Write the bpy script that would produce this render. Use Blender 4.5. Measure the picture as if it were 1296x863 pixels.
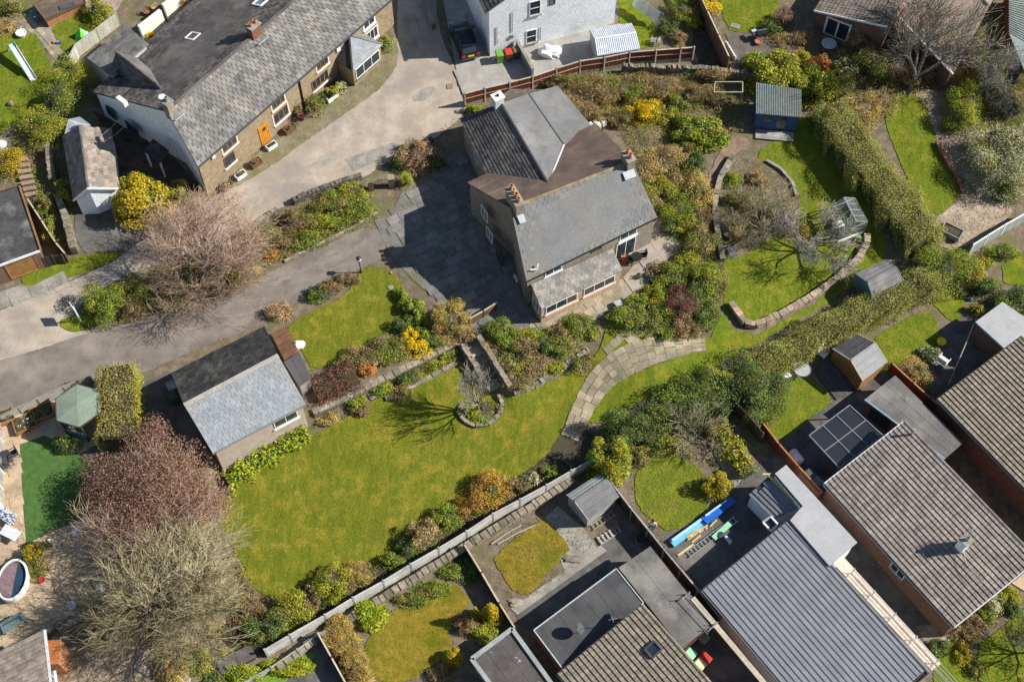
import bpy, bmesh, math, random
import numpy as np
from mathutils import Vector, Matrix
R = math.radians
random.seed(7); RNG = np.random.default_rng(7)
scene = bpy.context.scene
for o in list(bpy.data.objects): bpy.data.objects.remove(o, do_unlink=True)
COL = scene.collection
# ------------------------------------------------------------------ camera
F_PX, TILT, DIST = 1680.0, R(30.8), 97.0
CAM = (0.0, -DIST*math.sin(TILT), DIST*math.cos(TILT))
cam_d = bpy.data.cameras.new('camera'); cam = bpy.data.objects.new('camera', cam_d); COL.objects.link(cam)
cam.location = CAM; cam.rotation_euler = (TILT, 0, 0)
cam_d.sensor_width = 36; cam_d.lens = 36*F_PX/1296; cam_d.clip_start = 1; cam_d.clip_end = 1500
scene.camera = cam
# ------------------------------------------------------------------ sky, sun, exposure
SUN_EL, SUN_AZ = R(37.5), R(2.5)          # azimuth measured from +X towards +Y
world = bpy.data.worlds.new('World'); scene.world = world; world.use_nodes = True
wn = world.node_tree.nodes; wl = world.node_tree.links; wn.clear()
sky = wn.new('ShaderNodeTexSky'); sky.sky_type = 'NISHITA'; sky.sun_disc = False
sky.sun_elevation = SUN_EL; sky.sun_rotation = R(90)-SUN_AZ; sky.altitude = 200; sky.dust_density = .6
bg = wn.new('ShaderNodeBackground'); bg.inputs[1].default_value = 0.07
wo = wn.new('ShaderNodeOutputWorld'); wl.new(sky.outputs[0], bg.inputs[0]); wl.new(bg.outputs[0], wo.inputs[0])
sun_d = bpy.data.lights.new('sun', 'SUN'); sun_d.energy = 4.8; sun_d.angle = R(.5); sun_d.color = (1, .95, .87)
sun = bpy.data.objects.new('sun', sun_d); COL.objects.link(sun); sun.location = (60, 0, 60)
sdir = Vector((math.cos(SUN_EL)*math.cos(SUN_AZ), math.cos(SUN_EL)*math.sin(SUN_AZ), math.sin(SUN_EL)))
sun.rotation_euler = sdir.to_track_quat('Z', 'Y').to_euler()
scene.render.engine = 'CYCLES'
vs = scene.view_settings; vs.view_transform = 'Standard'; vs.look = 'None'; vs.gamma = 1; vs.exposure = 0.55
vs.use_curve_mapping = False
scene.cycles.max_bounces = 6; scene.cycles.transparent_max_bounces = 12
# ------------------------------------------------------------------ pixels of the survey picture -> places
_c, _s = math.cos(TILT), math.sin(TILT)
def ray(px, py):
    x = (px-648)/F_PX; y = (431.5-py)/F_PX
    return (x, y*_c+_s, y*_s-_c)
def A(px, py, z):
    d = ray(px, py); t = (z-CAM[2])/d[2]
    return Vector((CAM[0]+d[0]*t, CAM[1]+d[1]*t, z))
def ppm(p): return F_PX/(((CAM[2]-p[2])*_c+(p[1]-CAM[1])*_s))
SLOPE, STEP = 0.05, 1.1
_tl = [((236,1300),2.5),((240,860),2.5),((252,700),1.5),((262,630),.6),((268,584),.25),((396,524),.25),((583,432),.3),((612,452),1.2),((652,490),2.),((745,448),2.5),((830,478),5),((940,432),5),((1090,348),5),((1500,150),5)]
TL = [(A(p[0][0],p[0][1],0).xy.to_tuple(), p[1]) for p in _tl]
_TA = np.array([t[0] for t in TL]); _TW = np.array([t[1] for t in TL])
def zg_np(X, Y):
    X = np.asarray(X, float); Y = np.asarray(Y, float)
    best = np.full(X.shape, 1e9); sg = np.zeros(X.shape); ww = np.ones(X.shape)
    for i in range(len(_TA)-1):
        a, b = _TA[i], _TA[i+1]; d = b-a; L2 = d@d
        t = np.clip(((X-a[0])*d[0]+(Y-a[1])*d[1])/L2, 0, 1)
        qx, qy = a[0]+t*d[0], a[1]+t*d[1]; dd = np.hypot(X-qx, Y-qy)
        cr = d[0]*(Y-a[1])-d[1]*(X-a[0])
        m = dd < best-1e-9
        best = np.where(m, dd, best); sg = np.where(m, np.sign(cr), sg); ww = np.where(m, _TW[i]*(1-t)+_TW[i+1]*t, ww)
    s = np.clip((best*sg)/ww*.5+.5, 0, 1); s = s*s*(3-2*s)
    return SLOPE*Y - STEP*(1-s)
def zg(x, y): return float(zg_np(np.array([x]), np.array([y]))[0])
def G(px, py, h=0.0):
    z = h; p = None
    for i in range(9):
        p = A(px, py, z); zn = zg(p.x, p.y)+h; z = zn if i < 5 else .5*(z+zn)
    return A(px, py, z)
# ------------------------------------------------------------------ materials
MATS = {}
def _nt(name, rough):
    m = bpy.data.materials.new(name); m.use_nodes = True; nt = m.node_tree; b = nt.nodes['Principled BSDF']
    b.inputs['Roughness'].default_value = rough; b.inputs['Specular IOR Level'].default_value = .3
    return m, nt, b
def _noise(nt, pos, scale, detail=4, rough=.6, stretch=None):
    n = nt.nodes.new('ShaderNodeTexNoise'); n.inputs['Scale'].default_value = scale; n.inputs['Detail'].default_value = detail; n.inputs['Roughness'].default_value = rough
    if stretch:
        mp = nt.nodes.new('ShaderNodeMapping'); mp.inputs['Scale'].default_value = stretch[:3]; mp.inputs['Rotation'].default_value = (0,0,stretch[3])
        nt.links.new(pos, mp.inputs['Vector']); pos = mp.outputs[0]
    nt.links.new(pos, n.inputs['Vector']); return n.outputs['Fac']
def _ramp(nt, fac, stops):
    r = nt.nodes.new('ShaderNodeValToRGB'); e = r.color_ramp.elements
    while len(e) < len(stops): e.new(.5)
    for k, (p, c) in enumerate(stops): e[k].position = p; e[k].color = (*c, 1)
    nt.links.new(fac, r.inputs[0]); return r.outputs[0]
def _mix(nt, fac, a, b, mode='MIX'):
    m = nt.nodes.new('ShaderNodeMix'); m.data_type = 'RGBA'; m.blend_type = mode
    for v, k in ((fac, 0), (a, 6), (b, 7)):
        if hasattr(v, 'links'): nt.links.new(v, m.inputs[k])
        elif k == 0: m.inputs[0].default_value = v
        else: m.inputs[k].default_value = (*v, 1)
    return m.outputs[2]
def _bump(nt, b, h, strength, dist):
    bp = nt.nodes.new('ShaderNodeBump'); bp.inputs['Strength'].default_value = strength; bp.inputs['Distance'].default_value = dist
    nt.links.new(h, bp.inputs['Height']); nt.links.new(bp.outputs[0], b.inputs['Normal'])
def surf(name, c1, c2, scale=1.0, fine=12., c3=None, rough=.9, bump=.4, dist=.03, stretch=None, spots=None, rnd=False, lo=.35, hi=.65, spec=.3, metal=0):
    """two-scale noise colour on world position; optional patches, spots and per-piece variation"""
    if name in MATS: return MATS[name]
    m, nt, b = _nt(name, rough); b.inputs['Specular IOR Level'].default_value = spec; b.inputs['Metallic'].default_value = metal
    pos = nt.nodes.new('ShaderNodeNewGeometry').outputs['Position']
    n1 = _noise(nt, pos, scale, 5, .65, stretch); n2 = _noise(nt, pos, fine, 3, .7)
    col = _ramp(nt, n1, [(lo, c1), (hi, c2)])
    if c3:
        n3 = _noise(nt, pos, scale*.37+.05, 4, .6); f = _ramp(nt, n3, [(.5, (0,0,0)), (.66, (1,1,1))]); col = _mix(nt, f, col, c3)
    g = _ramp(nt, n2, [(.25, (.62,.62,.62)), (.75, (1.32,1.32,1.32))]); col = _mix(nt, 1., col, g, 'MULTIPLY')
    if spots:
        n4 = _noise(nt, pos, spots[1], 3, .7); f = _ramp(nt, n4, [(spots[2], (0,0,0)), (spots[2]+.08, (1,1,1))]); col = _mix(nt, f, col, spots[0])
    if rnd:
        oi = nt.nodes.new('ShaderNodeObjectInfo'); at = nt.nodes.new('ShaderNodeAttribute'); at.attribute_name = 'rnd'
        ad = nt.nodes.new('ShaderNodeMath'); ad.operation = 'ADD'; nt.links.new(oi.outputs['Random'], ad.inputs[0]); nt.links.new(at.outputs['Fac'], ad.inputs[1])
        fr = nt.nodes.new('ShaderNodeMath'); fr.operation = 'FRACT'; nt.links.new(ad.outputs[0], fr.inputs[0])
        lo_, hi_ = rnd; g2 = _ramp(nt, fr.outputs[0], [(0, (lo_,lo_,lo_)), (1, (hi_,hi_*.985,hi_*.96))]); col = _mix(nt, 1., col, g2, 'MULTIPLY')
    nt.links.new(col, b.inputs['Base Color'])
    if bump: _bump(nt, b, n2, bump, dist)
    MATS[name] = m; return m
def leaf(name, stops, trans=.3, rough=.55):
    if name in MATS: return MATS[name]
    m, nt, b = _nt(name, rough)
    at = nt.nodes.new('ShaderNodeAttribute'); at.attribute_name = 'rnd'
    n = len(stops); col = _ramp(nt, at.outputs['Fac'], [(i/(n-1), c) for i, c in enumerate(stops)])
    nt.links.new(col, b.inputs['Base Color'])
    tr = nt.nodes.new('ShaderNodeBsdfTranslucent'); nt.links.new(col, tr.inputs['Color'])
    mx = nt.nodes.new('ShaderNodeMixShader'); mx.inputs[0].default_value = trans
    nt.links.new(b.outputs[0], mx.inputs[1]); nt.links.new(tr.outputs[0], mx.inputs[2])
    nt.links.new(mx.outputs[0], nt.nodes['Material Output'].inputs['Surface']); MATS[name] = m; return m
def plain(name, c, rough=.6, metal=0, var=.12, spec=.4):
    return surf(name, tuple(v*(1-var) for v in c), tuple(min(1, v*(1+var)) for v in c), 2.5, 30, None, rough, .1, .005, spec=spec, metal=metal)
def brick(name, c1, c2, mortar, w=.225, h=.075, rough=.9, msize=.012):
    if name in MATS: return MATS[name]
    m, nt, b = _nt(name, rough)
    g = nt.nodes.new('ShaderNodeNewGeometry'); sx = nt.nodes.new('ShaderNodeSeparateXYZ'); nt.links.new(g.outputs['Position'], sx.inputs[0])
    sn = nt.nodes.new('ShaderNodeSeparateXYZ'); nt.links.new(g.outputs['Normal'], sn.inputs[0])
    def mth(op, a, bb):
        k = nt.nodes.new('ShaderNodeMath'); k.operation = op
        for i, v in enumerate((a, bb)):
            if isinstance(v, (int, float)): k.inputs[i].default_value = v
            else: nt.links.new(v, k.inputs[i])
        return k.outputs[0]
    along = mth('SUBTRACT', mth('MULTIPLY', sx.outputs[1], sn.outputs[0]), mth('MULTIPLY', sx.outputs[0], sn.outputs[1]))
    cb = nt.nodes.new('ShaderNodeCombineXYZ'); nt.links.new(along, cb.inputs[0]); nt.links.new(sx.outputs[2], cb.inputs[1])
    t = nt.nodes.new('ShaderNodeTexBrick'); nt.links.new(cb.outputs[0], t.inputs['Vector'])
    t.inputs['Color1'].default_value = (*c1,1); t.inputs['Color2'].default_value = (*c2,1); t.inputs['Mortar'].default_value = (*mortar,1)
    t.inputs['Scale'].default_value = 1; t.inputs['Mortar Size'].default_value = msize; t.inputs['Brick Width'].default_value = w; t.inputs['Row Height'].default_value = h
    n2 = _noise(nt, g.outputs['Position'], 3.5, 5, .7); gg = _ramp(nt, n2, [(.25, (.6,.6,.6)), (.75, (1.3,1.3,1.3))])
    nt.links.new(_mix(nt, 1., t.outputs[0], gg, 'MULTIPLY'), b.inputs['Base Color'])
    _bump(nt, b, t.outputs['Fac'], -.5, .02); MATS[name] = m; return m
def glass_pane(name, c=(.03,.04,.05), rough=.08):
    if name in MATS: return MATS[name]
    m, nt, b = _nt(name, rough); b.inputs['Base Color'].default_value = (*c,1); b.inputs['Specular IOR Level'].default_value = .7
    MATS[name] = m; return m
def clear(name, tint=(.8,.88,.86), alpha=.25):
    if name in MATS: return MATS[name]
    m, nt, b = _nt(name, .08); b.inputs['Base Color'].default_value = (*tint,1); b.inputs['Alpha'].default_value = alpha
    b.inputs['Specular IOR Level'].default_value = .6; MATS[name] = m; return m
# ------------------------------------------------------------------ mesh building
def npmesh(name, V, F, mat, parent=None, rnd=None, origin=None, smooth=False, midx=None):
    V = np.asarray(V, dtype=np.float32); F = np.asarray(F, dtype=np.int32); k = F.shape[1]
    if origin is None: origin = parent.location if parent else Vector((0,0,0))
    V = V-np.array(origin, dtype=np.float32)
    me = bpy.data.meshes.new(name); me.vertices.add(len(V)); me.vertices.foreach_set('co', V.ravel())
    me.loops.add(F.size); me.loops.foreach_set('vertex_index', F.ravel())
    me.polygons.add(len(F)); me.polygons.foreach_set('loop_start', np.arange(0, F.size, k, dtype=np.int32)); me.polygons.foreach_set('loop_total', np.full(len(F), k, dtype=np.int32))
    if rnd is not None:
        a = me.attributes.new('rnd', 'FLOAT', 'POINT'); a.data.foreach_set('value', np.asarray(rnd, dtype=np.float32))
    me.update(calc_edges=True)
    for m_ in (mat if isinstance(mat, (list, tuple)) else [mat]): me.materials.append(m_)
    if midx is not None: me.polygons.foreach_set('material_index', np.asarray(midx, dtype=np.int32))
    me.polygons.foreach_set('use_smooth', np.full(len(F), bool(smooth)))
    o = bpy.data.objects.new(name, me); COL.objects.link(o)
    if parent: o.parent = parent
    else: o.location = origin
    return o
class MB:
    def __init__(s): s.v = []; s.f = []; s.r = []
    def add(s, vs, fs, r=None):
        b = len(s.v); s.v += [tuple(v) for v in vs]; s.f += [tuple(i+b for i in f) for f in fs]; s.r += [random.random() if r is None else r]*len(vs); return s
    def hexa(s, p, r=None): return s.add(p, [(3,2,1,0),(4,5,6,7),(0,1,5,4),(1,2,6,5),(2,3,7,6),(3,0,4,7)], r)
    def box(s, c, size, rz=0, tilt=None, r=None):
        hx, hy, hz = size[0]/2, size[1]/2, size[2]/2; M = Matrix.Rotation(rz, 3, 'Z')
        if tilt: M = M @ Matrix.Rotation(tilt[0], 3, 'X') @ Matrix.Rotation(tilt[1], 3, 'Y')
        c = Vector(c)
        return s.hexa([c+M@Vector(q) for q in ((-hx,-hy,-hz),(hx,-hy,-hz),(hx,hy,-hz),(-hx,hy,-hz),(-hx,-hy,hz),(hx,-hy,hz),(hx,hy,hz),(-hx,hy,hz))], r)
    def beam(s, a, b, w, h, r=None):
        a, b = Vector(a), Vector(b); d = b-a
        if d.length < 1e-5: return s
        d.normalize(); up = Vector((0,0,1)) if abs(d.z) < .95 else Vector((0,1,0))
        x = d.cross(up).normalized()*w/2; y = x.cross(d).normalized()*h/2
        return s.hexa([a-x-y, a+x-y, b+x-y, b-x-y, a-x+y, a+x+y, b+x+y, b-x+y], r)
    def slab(s, pts, t, r=None):
        n = len(pts); pts = [Vector(p) for p in pts]; lo = [p-Vector((0,0,t)) for p in pts]
        fs = [tuple(range(n)), tuple(range(2*n-1, n-1, -1))]+[(n+i, n+(i+1)%n, (i+1)%n, i) for i in range(n)]
        return s.add(pts+lo, fs, r)
    def poly(s, pts, r=None): return s.add(pts, [tuple(range(len(pts)))], r)
    def tube(s, pts, rad, n=6, r=None, cap=True):
        pts = [Vector(p) for p in pts]; m = len(pts); rad = rad if isinstance(rad, (list, tuple)) else [rad]*m
        vs = []
        for i, p in enumerate(pts):
            d = (pts[min(i+1, m-1)]-pts[max(i-1, 0)]).normalized(); up = Vector((0,0,1)) if abs(d.z) < .9 else Vector((1,0,0))
            x = d.cross(up).normalized(); y = x.cross(d).normalized()
            vs += [p+(x*math.cos(2*math.pi*k/n)+y*math.sin(2*math.pi*k/n))*rad[i] for k in range(n)]
        fs = [(i*n+k, i*n+(k+1)%n, (i+1)*n+(k+1)%n, (i+1)*n+k) for i in range(m-1) for k in range(n)]
        if cap: fs += [tuple(range(n-1, -1, -1)), tuple((m-1)*n+k for k in range(n))]
        return s.add(vs, fs, r)
    def lathe(s, c, prof, n=12, sx=1, sy=1, r=None):
        c = Vector(c); vs = []; m = len(prof)
        for rr, z in prof: vs += [c+Vector((rr*sx*math.cos(2*math.pi*k/n), rr*sy*math.sin(2*math.pi*k/n), z)) for k in range(n)]
        fs = [(i*n+k, i*n+(k+1)%n, (i+1)*n+(k+1)%n, (i+1)*n+k) for i in range(m-1) for k in range(n)]+[tuple(range(n-1, -1, -1)), tuple((m-1)*n+k for k in range(n))]
        return s.add(vs, fs, r)
    def build(s, name, mat, parent=None, origin=None, smooth=False, bevel=0):
        if origin is None: origin = parent.location if parent else (Vector(s.v[0]) if s.v else Vector((0,0,0)))
        o_ = Vector(origin); me = bpy.data.meshes.new(name)
        me.from_pydata([(v[0]-o_.x, v[1]-o_.y, v[2]-o_.z) for v in s.v], [], s.f)
        a = me.attributes.new('rnd', 'FLOAT', 'POINT'); a.data.foreach_set('value', s.r); me.materials.append(mat)
        if smooth: me.polygons.foreach_set('use_smooth', [True]*len(me.polygons))
        ob = bpy.data.objects.new(name, me); COL.objects.link(ob)
        if parent: ob.parent = parent
        else: ob.location = o_
        if bevel:
            md = ob.modifiers.new('bevel', 'BEVEL'); md.width = bevel; md.segments = 2
        return ob
def sub(mb, name, mat, part, root, **k):
    """a sub-part: child of a part, in the same frame as its thing"""
    o = mb.build(name, mat, None, origin=root.location, **k); o.location = (0,0,0); o.parent = part; return o
def tag(o, label, cat, group=None, kind=None):
    o['label'] = label; o['category'] = cat
    if group: o['group'] = group
    if kind: o['kind'] = kind
    return o
def thing(name, label, cat, loc, group=None):
    o = bpy.data.objects.new(name, None); COL.objects.link(o); o.location = loc; o.empty_display_size = .3
    return tag(o, label, cat, group)
def stuff(o): o['kind'] = 'stuff'; return o
# ------------------------------------------------------------------ foliage
def lumps(c, r, n, rs=(.26,.52), seed=0):
    rg = np.random.default_rng(seed+11); c = np.array(c); r = np.array(r); out = [(c-np.array([0,0,r[2]*.15]), r*.72)]
    for i in range(n):
        d = rg.normal(size=3); d[2] = abs(d[2])*.8-.3; d /= np.linalg.norm(d); k = rg.uniform(*rs)
        out.append((c+d*r*rg.uniform(.55,.98), r*k*np.array([1,1,1.15])))
    return out
def leaves_on(blobs, n, size, aspect, up=.5, shell=(.72,1.05), rz=0, seed=0, zmin=None):
    rg = np.random.default_rng(seed+5); vol = np.array([b[1][0]*b[1][1]+b[1][0]*b[1][2] for b in blobs]); cnt = rg.multinomial(n, vol/vol.sum())
    Ps, Ns = [], []
    for (c, r), k in zip(blobs, cnt):
        d = rg.normal(size=(k,3)); d /= np.linalg.norm(d, axis=1)[:,None]; d[:,2] = np.where(d[:,2] < -.35, -d[:,2], d[:,2])
        Ps.append(c+d*r*rg.uniform(shell[0], shell[1], (k,1))); Ns.append(d)
    P, N = np.vstack(Ps), np.vstack(Ns)
    if zmin is not None: P[:,2] = np.maximum(P[:,2], zmin+rg.uniform(0,.1,len(P)))
    return leaf_quads(P, N, size, aspect, up, rg)
def leaf_quads(P, N, size, aspect, up, rg):
    k = len(P); N = N*.7+rg.normal(size=(k,3))*.55; N[:,2] += up; N /= np.linalg.norm(N, axis=1)[:,None]
    t = rg.normal(size=(k,3)); t -= N*(t*N).sum(1)[:,None]; t /= np.linalg.norm(t, axis=1)[:,None]; b = np.cross(N, t)
    s = size*rg.uniform(.6, 1.35, (k,1)); a = t*s; w = b*s*aspect*.5
    V = np.stack([P-a*.5, P+w-a*.05, P+a*.5, P-w-a*.05], 1).reshape(-1,3); return V, np.arange(4*k).reshape(-1,4), np.repeat(rg.random(k), 4)
def ico(c, r, seed=0, amp=.12):
    bm = bmesh.new(); bmesh.ops.create_icosphere(bm, subdivisions=2, radius=1); rg = random.Random(seed); mb = MB()
    vs = [Vector(c)+Vector((v.co.x*r[0], v.co.y*r[1], v.co.z*r[2]))*(1+rg.uniform(-amp,amp)) for v in bm.verts]
    fs = [tuple(v.index for v in f.verts) for f in bm.faces]; bm.free(); mb.add(vs, fs, .5); return mb
SEED = [0]
MIX = {'lf_green':('lf_olive','lf_yg'),'lf_olive':('lf_green','lf_tan'),'lf_yg':('lf_green','lf_olive'),'lf_tan':('lf_brown','lf_straw'),'lf_brown':('lf_tan','lf_olive'),'lf_dark':('lf_green','lf_olive'),'lf_purple':('lf_plum','lf_purple'),'lf_plum':('lf_brown','lf_purple'),'lf_straw':('lf_tan','lf_olive'),'lf_silver':('lf_olive','lf_dark'),'lf_gold':('lf_yg','lf_gold'),'lf_lime':('lf_yg','lf_green'),'lf_amber':('lf_tan','lf_gold'),'lf_orange':('lf_amber','lf_tan'),'lf_pinkbrown':('lf_tan','lf_brown'),'lf_forsythia':('lf_forsythia','lf_gold'),'lf_hedge':('lf_green','lf_olive')}
def shrub(name, label, px, py, rx, ry, h, mat, n=900, size=.13, aspect=.55, cat='shrub', group=None, core='core_dark', nl=12, up=.5, rot=0, shell=(.6,1.12), lift=0, mats2=None, n2=0, size2=None, asp2=None):
    SEED[0] += 1; sd = SEED[0]; c = G(px, py, h*.5+lift); s = ppm(c); r = (rx/s*1.1, ry/s*1.15, h*.5); base = Vector((c.x, c.y, zg(c.x, c.y)))
    root = thing(name, label, cat, base, group); rg = np.random.default_rng(sd+31)
    B = lumps(c, r, nl, seed=sd); V, F, q = leaves_on(B, int(n*LEAFK), size, aspect, up, shell, seed=sd, zmin=base.z+.02)
    k = int(n*.3*LEAFK); th = rg.uniform(0, 6.283, k); rr = np.sqrt(rg.uniform(.3, 1.55, k)); X = c.x+np.cos(th)*rr*r[0]; Y = c.y+np.sin(th)*rr*r[1]
    V2, F2, q2 = leaf_quads(np.stack([X, Y, base.z+rg.uniform(.02, .28, k)*(1.5-rr*.6)*max(.7,h)], 1), np.tile([0,0,1.], (k,1)), size, aspect, .6, rg)
    V = np.vstack([V, V2]); F = np.vstack([F, F2+len(V)-len(V2)]); q = np.concatenate([q, q2]); m2, m3 = MIX.get(mat, (mat, mat)); nf = len(F)
    cen = V[F[:,0]]; w = np.sin(cen[:,0]*2.6+sd)+np.sin(cen[:,1]*3.1+sd*2)+np.sin(cen[:,2]*3)+rg.normal(0, .9, nf); idx = np.where(w > 1.35, 1, np.where(w < -1.6, 2, 0))
    npmesh('foliage', V, F, [MATS[mat], MATS[m2], MATS[m3]], root, q, midx=idx)
    if mats2:
        V, F, q = leaves_on(B, int(n2*LEAFK), size2 or size, asp2 or aspect, up, (.95,1.1), seed=sd+999, zmin=base.z+.02)
        npmesh('flowers' if 'flower' in label or 'blossom' in label else 'young_leaves', V, F, MATS[mats2], root, q)
    mb = ico(c-Vector((0,0,h*.1)), (r[0]*.58, r[1]*.58, r[2]*.68), sd, .2); mb.build('branches', MATS[core], root, smooth=True)
    return root
LEAFK = 1.0
def hedge(name, label, pts, wpx, h, mat, dens=90, size=.12, aspect=.55, core='core_dark', lift=0, mats2=None, rough=.12, cat='hedge', up=.5, top2=False):
    SEED[0] += 1; rg = np.random.default_rng(SEED[0]); P = [G(x, y, h*.6) for x, y in pts]; P = [Vector((p.x, p.y, zg(p.x, p.y))) for p in P]
    base = P[len(P)//2]; root = thing(name, label, cat, base); w = wpx/ppm(base); Ps, Ns, tops = [], [], []; mb = MB()
    for a, b in zip(P[:-1], P[1:]):
        d = b-a; L = d.length; d = d/L; nx = Vector((-d.y, d.x, 0)).normalized(); k = int(L*(w+2*h)*dens*LEAFK)
        u = rg.uniform(-.03, 1.03, k); side = rg.random(k)*(w+2*h); lat = np.where(side < w, side-w/2, np.where(side < w+h, -w/2, w/2)); zz = np.where(side < w, h, np.where(side < w+h, side-w, side-w-h))
        N = np.where((side < w)[:,None], np.array([0,0,1.]), np.where((side < w+h)[:,None], -np.array(nx), np.array(nx)))
        ph = SEED[0]*1.7; wob = rough*(np.sin(u*L*1.3+lat*1.1+ph)+np.sin(u*L*3.1+zz*2+ph*2)*.8+np.sin(u*L*.55+ph)*1.3)
        ed = np.clip(1-np.where(side < w, w/2-np.abs(lat), h-zz)/.45, 0, 1)
        q = np.array(a)+np.outer(u*L, np.array(d))+np.outer(lat, np.array(nx)); q[:,2] += zz+lift
        q += N*(wob[:,None]-(.24*ed*ed)[:,None]+rg.normal(0, rough*.55+.03, (k,1))+np.where(rg.random((k,1)) < .06, rg.uniform(0,.25,(k,1)), 0)); Ps.append(q); Ns.append(N); tops.append(side < w)
        hw = w/2-.34; z1 = h-.5+lift
        mb.hexa([a-nx*hw, b-nx*hw, b+nx*hw, a+nx*hw, a-nx*hw+Vector((0,0,z1)), b-nx*hw+Vector((0,0,z1)), b+nx*hw+Vector((0,0,z1)), a+nx*hw+Vector((0,0,z1))], .5)
    Pm, Nm, tp = np.vstack(Ps), np.vstack(Ns), np.concatenate(tops)
    if mats2:
        sel = rg.random(len(Pm)) < np.where(tp, .7, .12) if top2 else (np.sin(Pm[:,0]*1.9)+np.sin(Pm[:,1]*2.3)+rg.normal(0,.8,len(Pm))) > .9
        V, F, q = leaf_quads(Pm[sel], Nm[sel], size, aspect, up, rg); npmesh('faded_foliage', V, F, MATS[mats2], root, q); Pm, Nm = Pm[~sel], Nm[~sel]
    V, F, q = leaf_quads(Pm, Nm, size, aspect, up, rg); npmesh('foliage', V, F, MATS[mat], root, q)
    mb.build('branches', MATS[core], root); return root
def seg_mesh(S, n):
    S = np.array(S, dtype=float); a, b, r0, r1 = S[:,0:3], S[:,3:6], S[:,6:7], S[:,7:8]; d = b-a; d /= np.maximum(np.linalg.norm(d, axis=1), 1e-6)[:,None]
    up = np.where(np.abs(d[:,2:3]) < .9, np.array([0,0,1.]), np.array([1.,0,0])); x = np.cross(d, up); x /= np.linalg.norm(x, axis=1)[:,None]; y = np.cross(x, d); k = len(S)
    V = np.empty((k, 2*n, 3))
    for i in range(n):
        o = x*math.cos(2*math.pi*i/n)+y*math.sin(2*math.pi*i/n); V[:,i] = a+o*r0; V[:,n+i] = b+o*r1
    F = np.array([[i, (i+1)%n, n+(i+1)%n, n+i] for i in range(n)]); F = (F[None]+(np.arange(k)*2*n)[:,None,None]).reshape(-1,4)
    return V.reshape(-1,3), F, np.repeat(np.random.default_rng(k).random(k), 2*n)
def grow(rg, p, d, L, r, lev, out, maxlev, kids, bend, upw, spread, minr, shrink=.62):
    n = 4 if lev < maxlev else 3; q = np.array(p, float); d = np.array(d, float)
    for i in range(n):
        d = d+rg.normal(0, bend, 3)+np.array([0,0,upw]); d /= np.linalg.norm(d); e = q+d*L/n; r1 = max(r*(1-.45*(i+1)/n), minr); r0 = max(r*(1-.45*i/n), minr)
        out[min(lev, 2)].append((*q, *e, r0, r1)); q = e
        if lev < maxlev and (i > 0 or lev > 0):
            for _ in range(kids[lev] if i < n-1 else kids[lev]+1):
                v = rg.normal(size=3); v -= d*(v@d); v /= np.linalg.norm(v); a = spread*rg.uniform(.6, 1.25); nd = d*math.cos(a)+v*math.sin(a)
                if nd[2] < -.25 and lev < 2: nd[2] *= -.5
                grow(rg, q, nd, L*shrink*rg.uniform(.65, 1.15), r1*.56, lev+1, out, maxlev, kids, bend, upw, spread, minr, shrink)
def bare_tree(name, label, base_px, h, trunk_r, maxlev, kids, mat, twig, L0=None, lean=(0,0), spread=.75, bend=.13, upw=.05, minr=.006, limbs=5, cat='tree', group=None, seed=0, limb_el=(.35,1.1), shrink=.66):
    rg = np.random.default_rng(seed+77); b = G(*base_px); root = thing(name, label, cat, b, group); out = [[], [], []]
    th = h*.22; top = np.array(b)+np.array([lean[0]*th, lean[1]*th, th]); out[0].append((*(np.array(b)-[0,0,.1]), *top, trunk_r*1.15, trunk_r*.85))
    for i in range(limbs):
        az = 2*math.pi*(i+rg.uniform(-.3,.3))/limbs; el = rg.uniform(*limb_el); d = np.array([math.cos(az)*math.cos(el)+lean[0], math.sin(az)*math.cos(el)+lean[1], math.sin(el)]); d /= np.linalg.norm(d)
        grow(rg, top, d, (L0 or h*.42), trunk_r*.72, 0, out, maxlev, kids, bend, upw, spread, minr, shrink)
    V, F, q = seg_mesh(out[0], 7); npmesh('trunk', V, F, MATS[mat], root, q, smooth=True)
    V, F, q = seg_mesh(out[1]+out[2], 3 if len(out[2]) > 3000 else 4); npmesh('crown', V, F, MATS[twig], root, q)
    return root, np.array(out[2])
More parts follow.
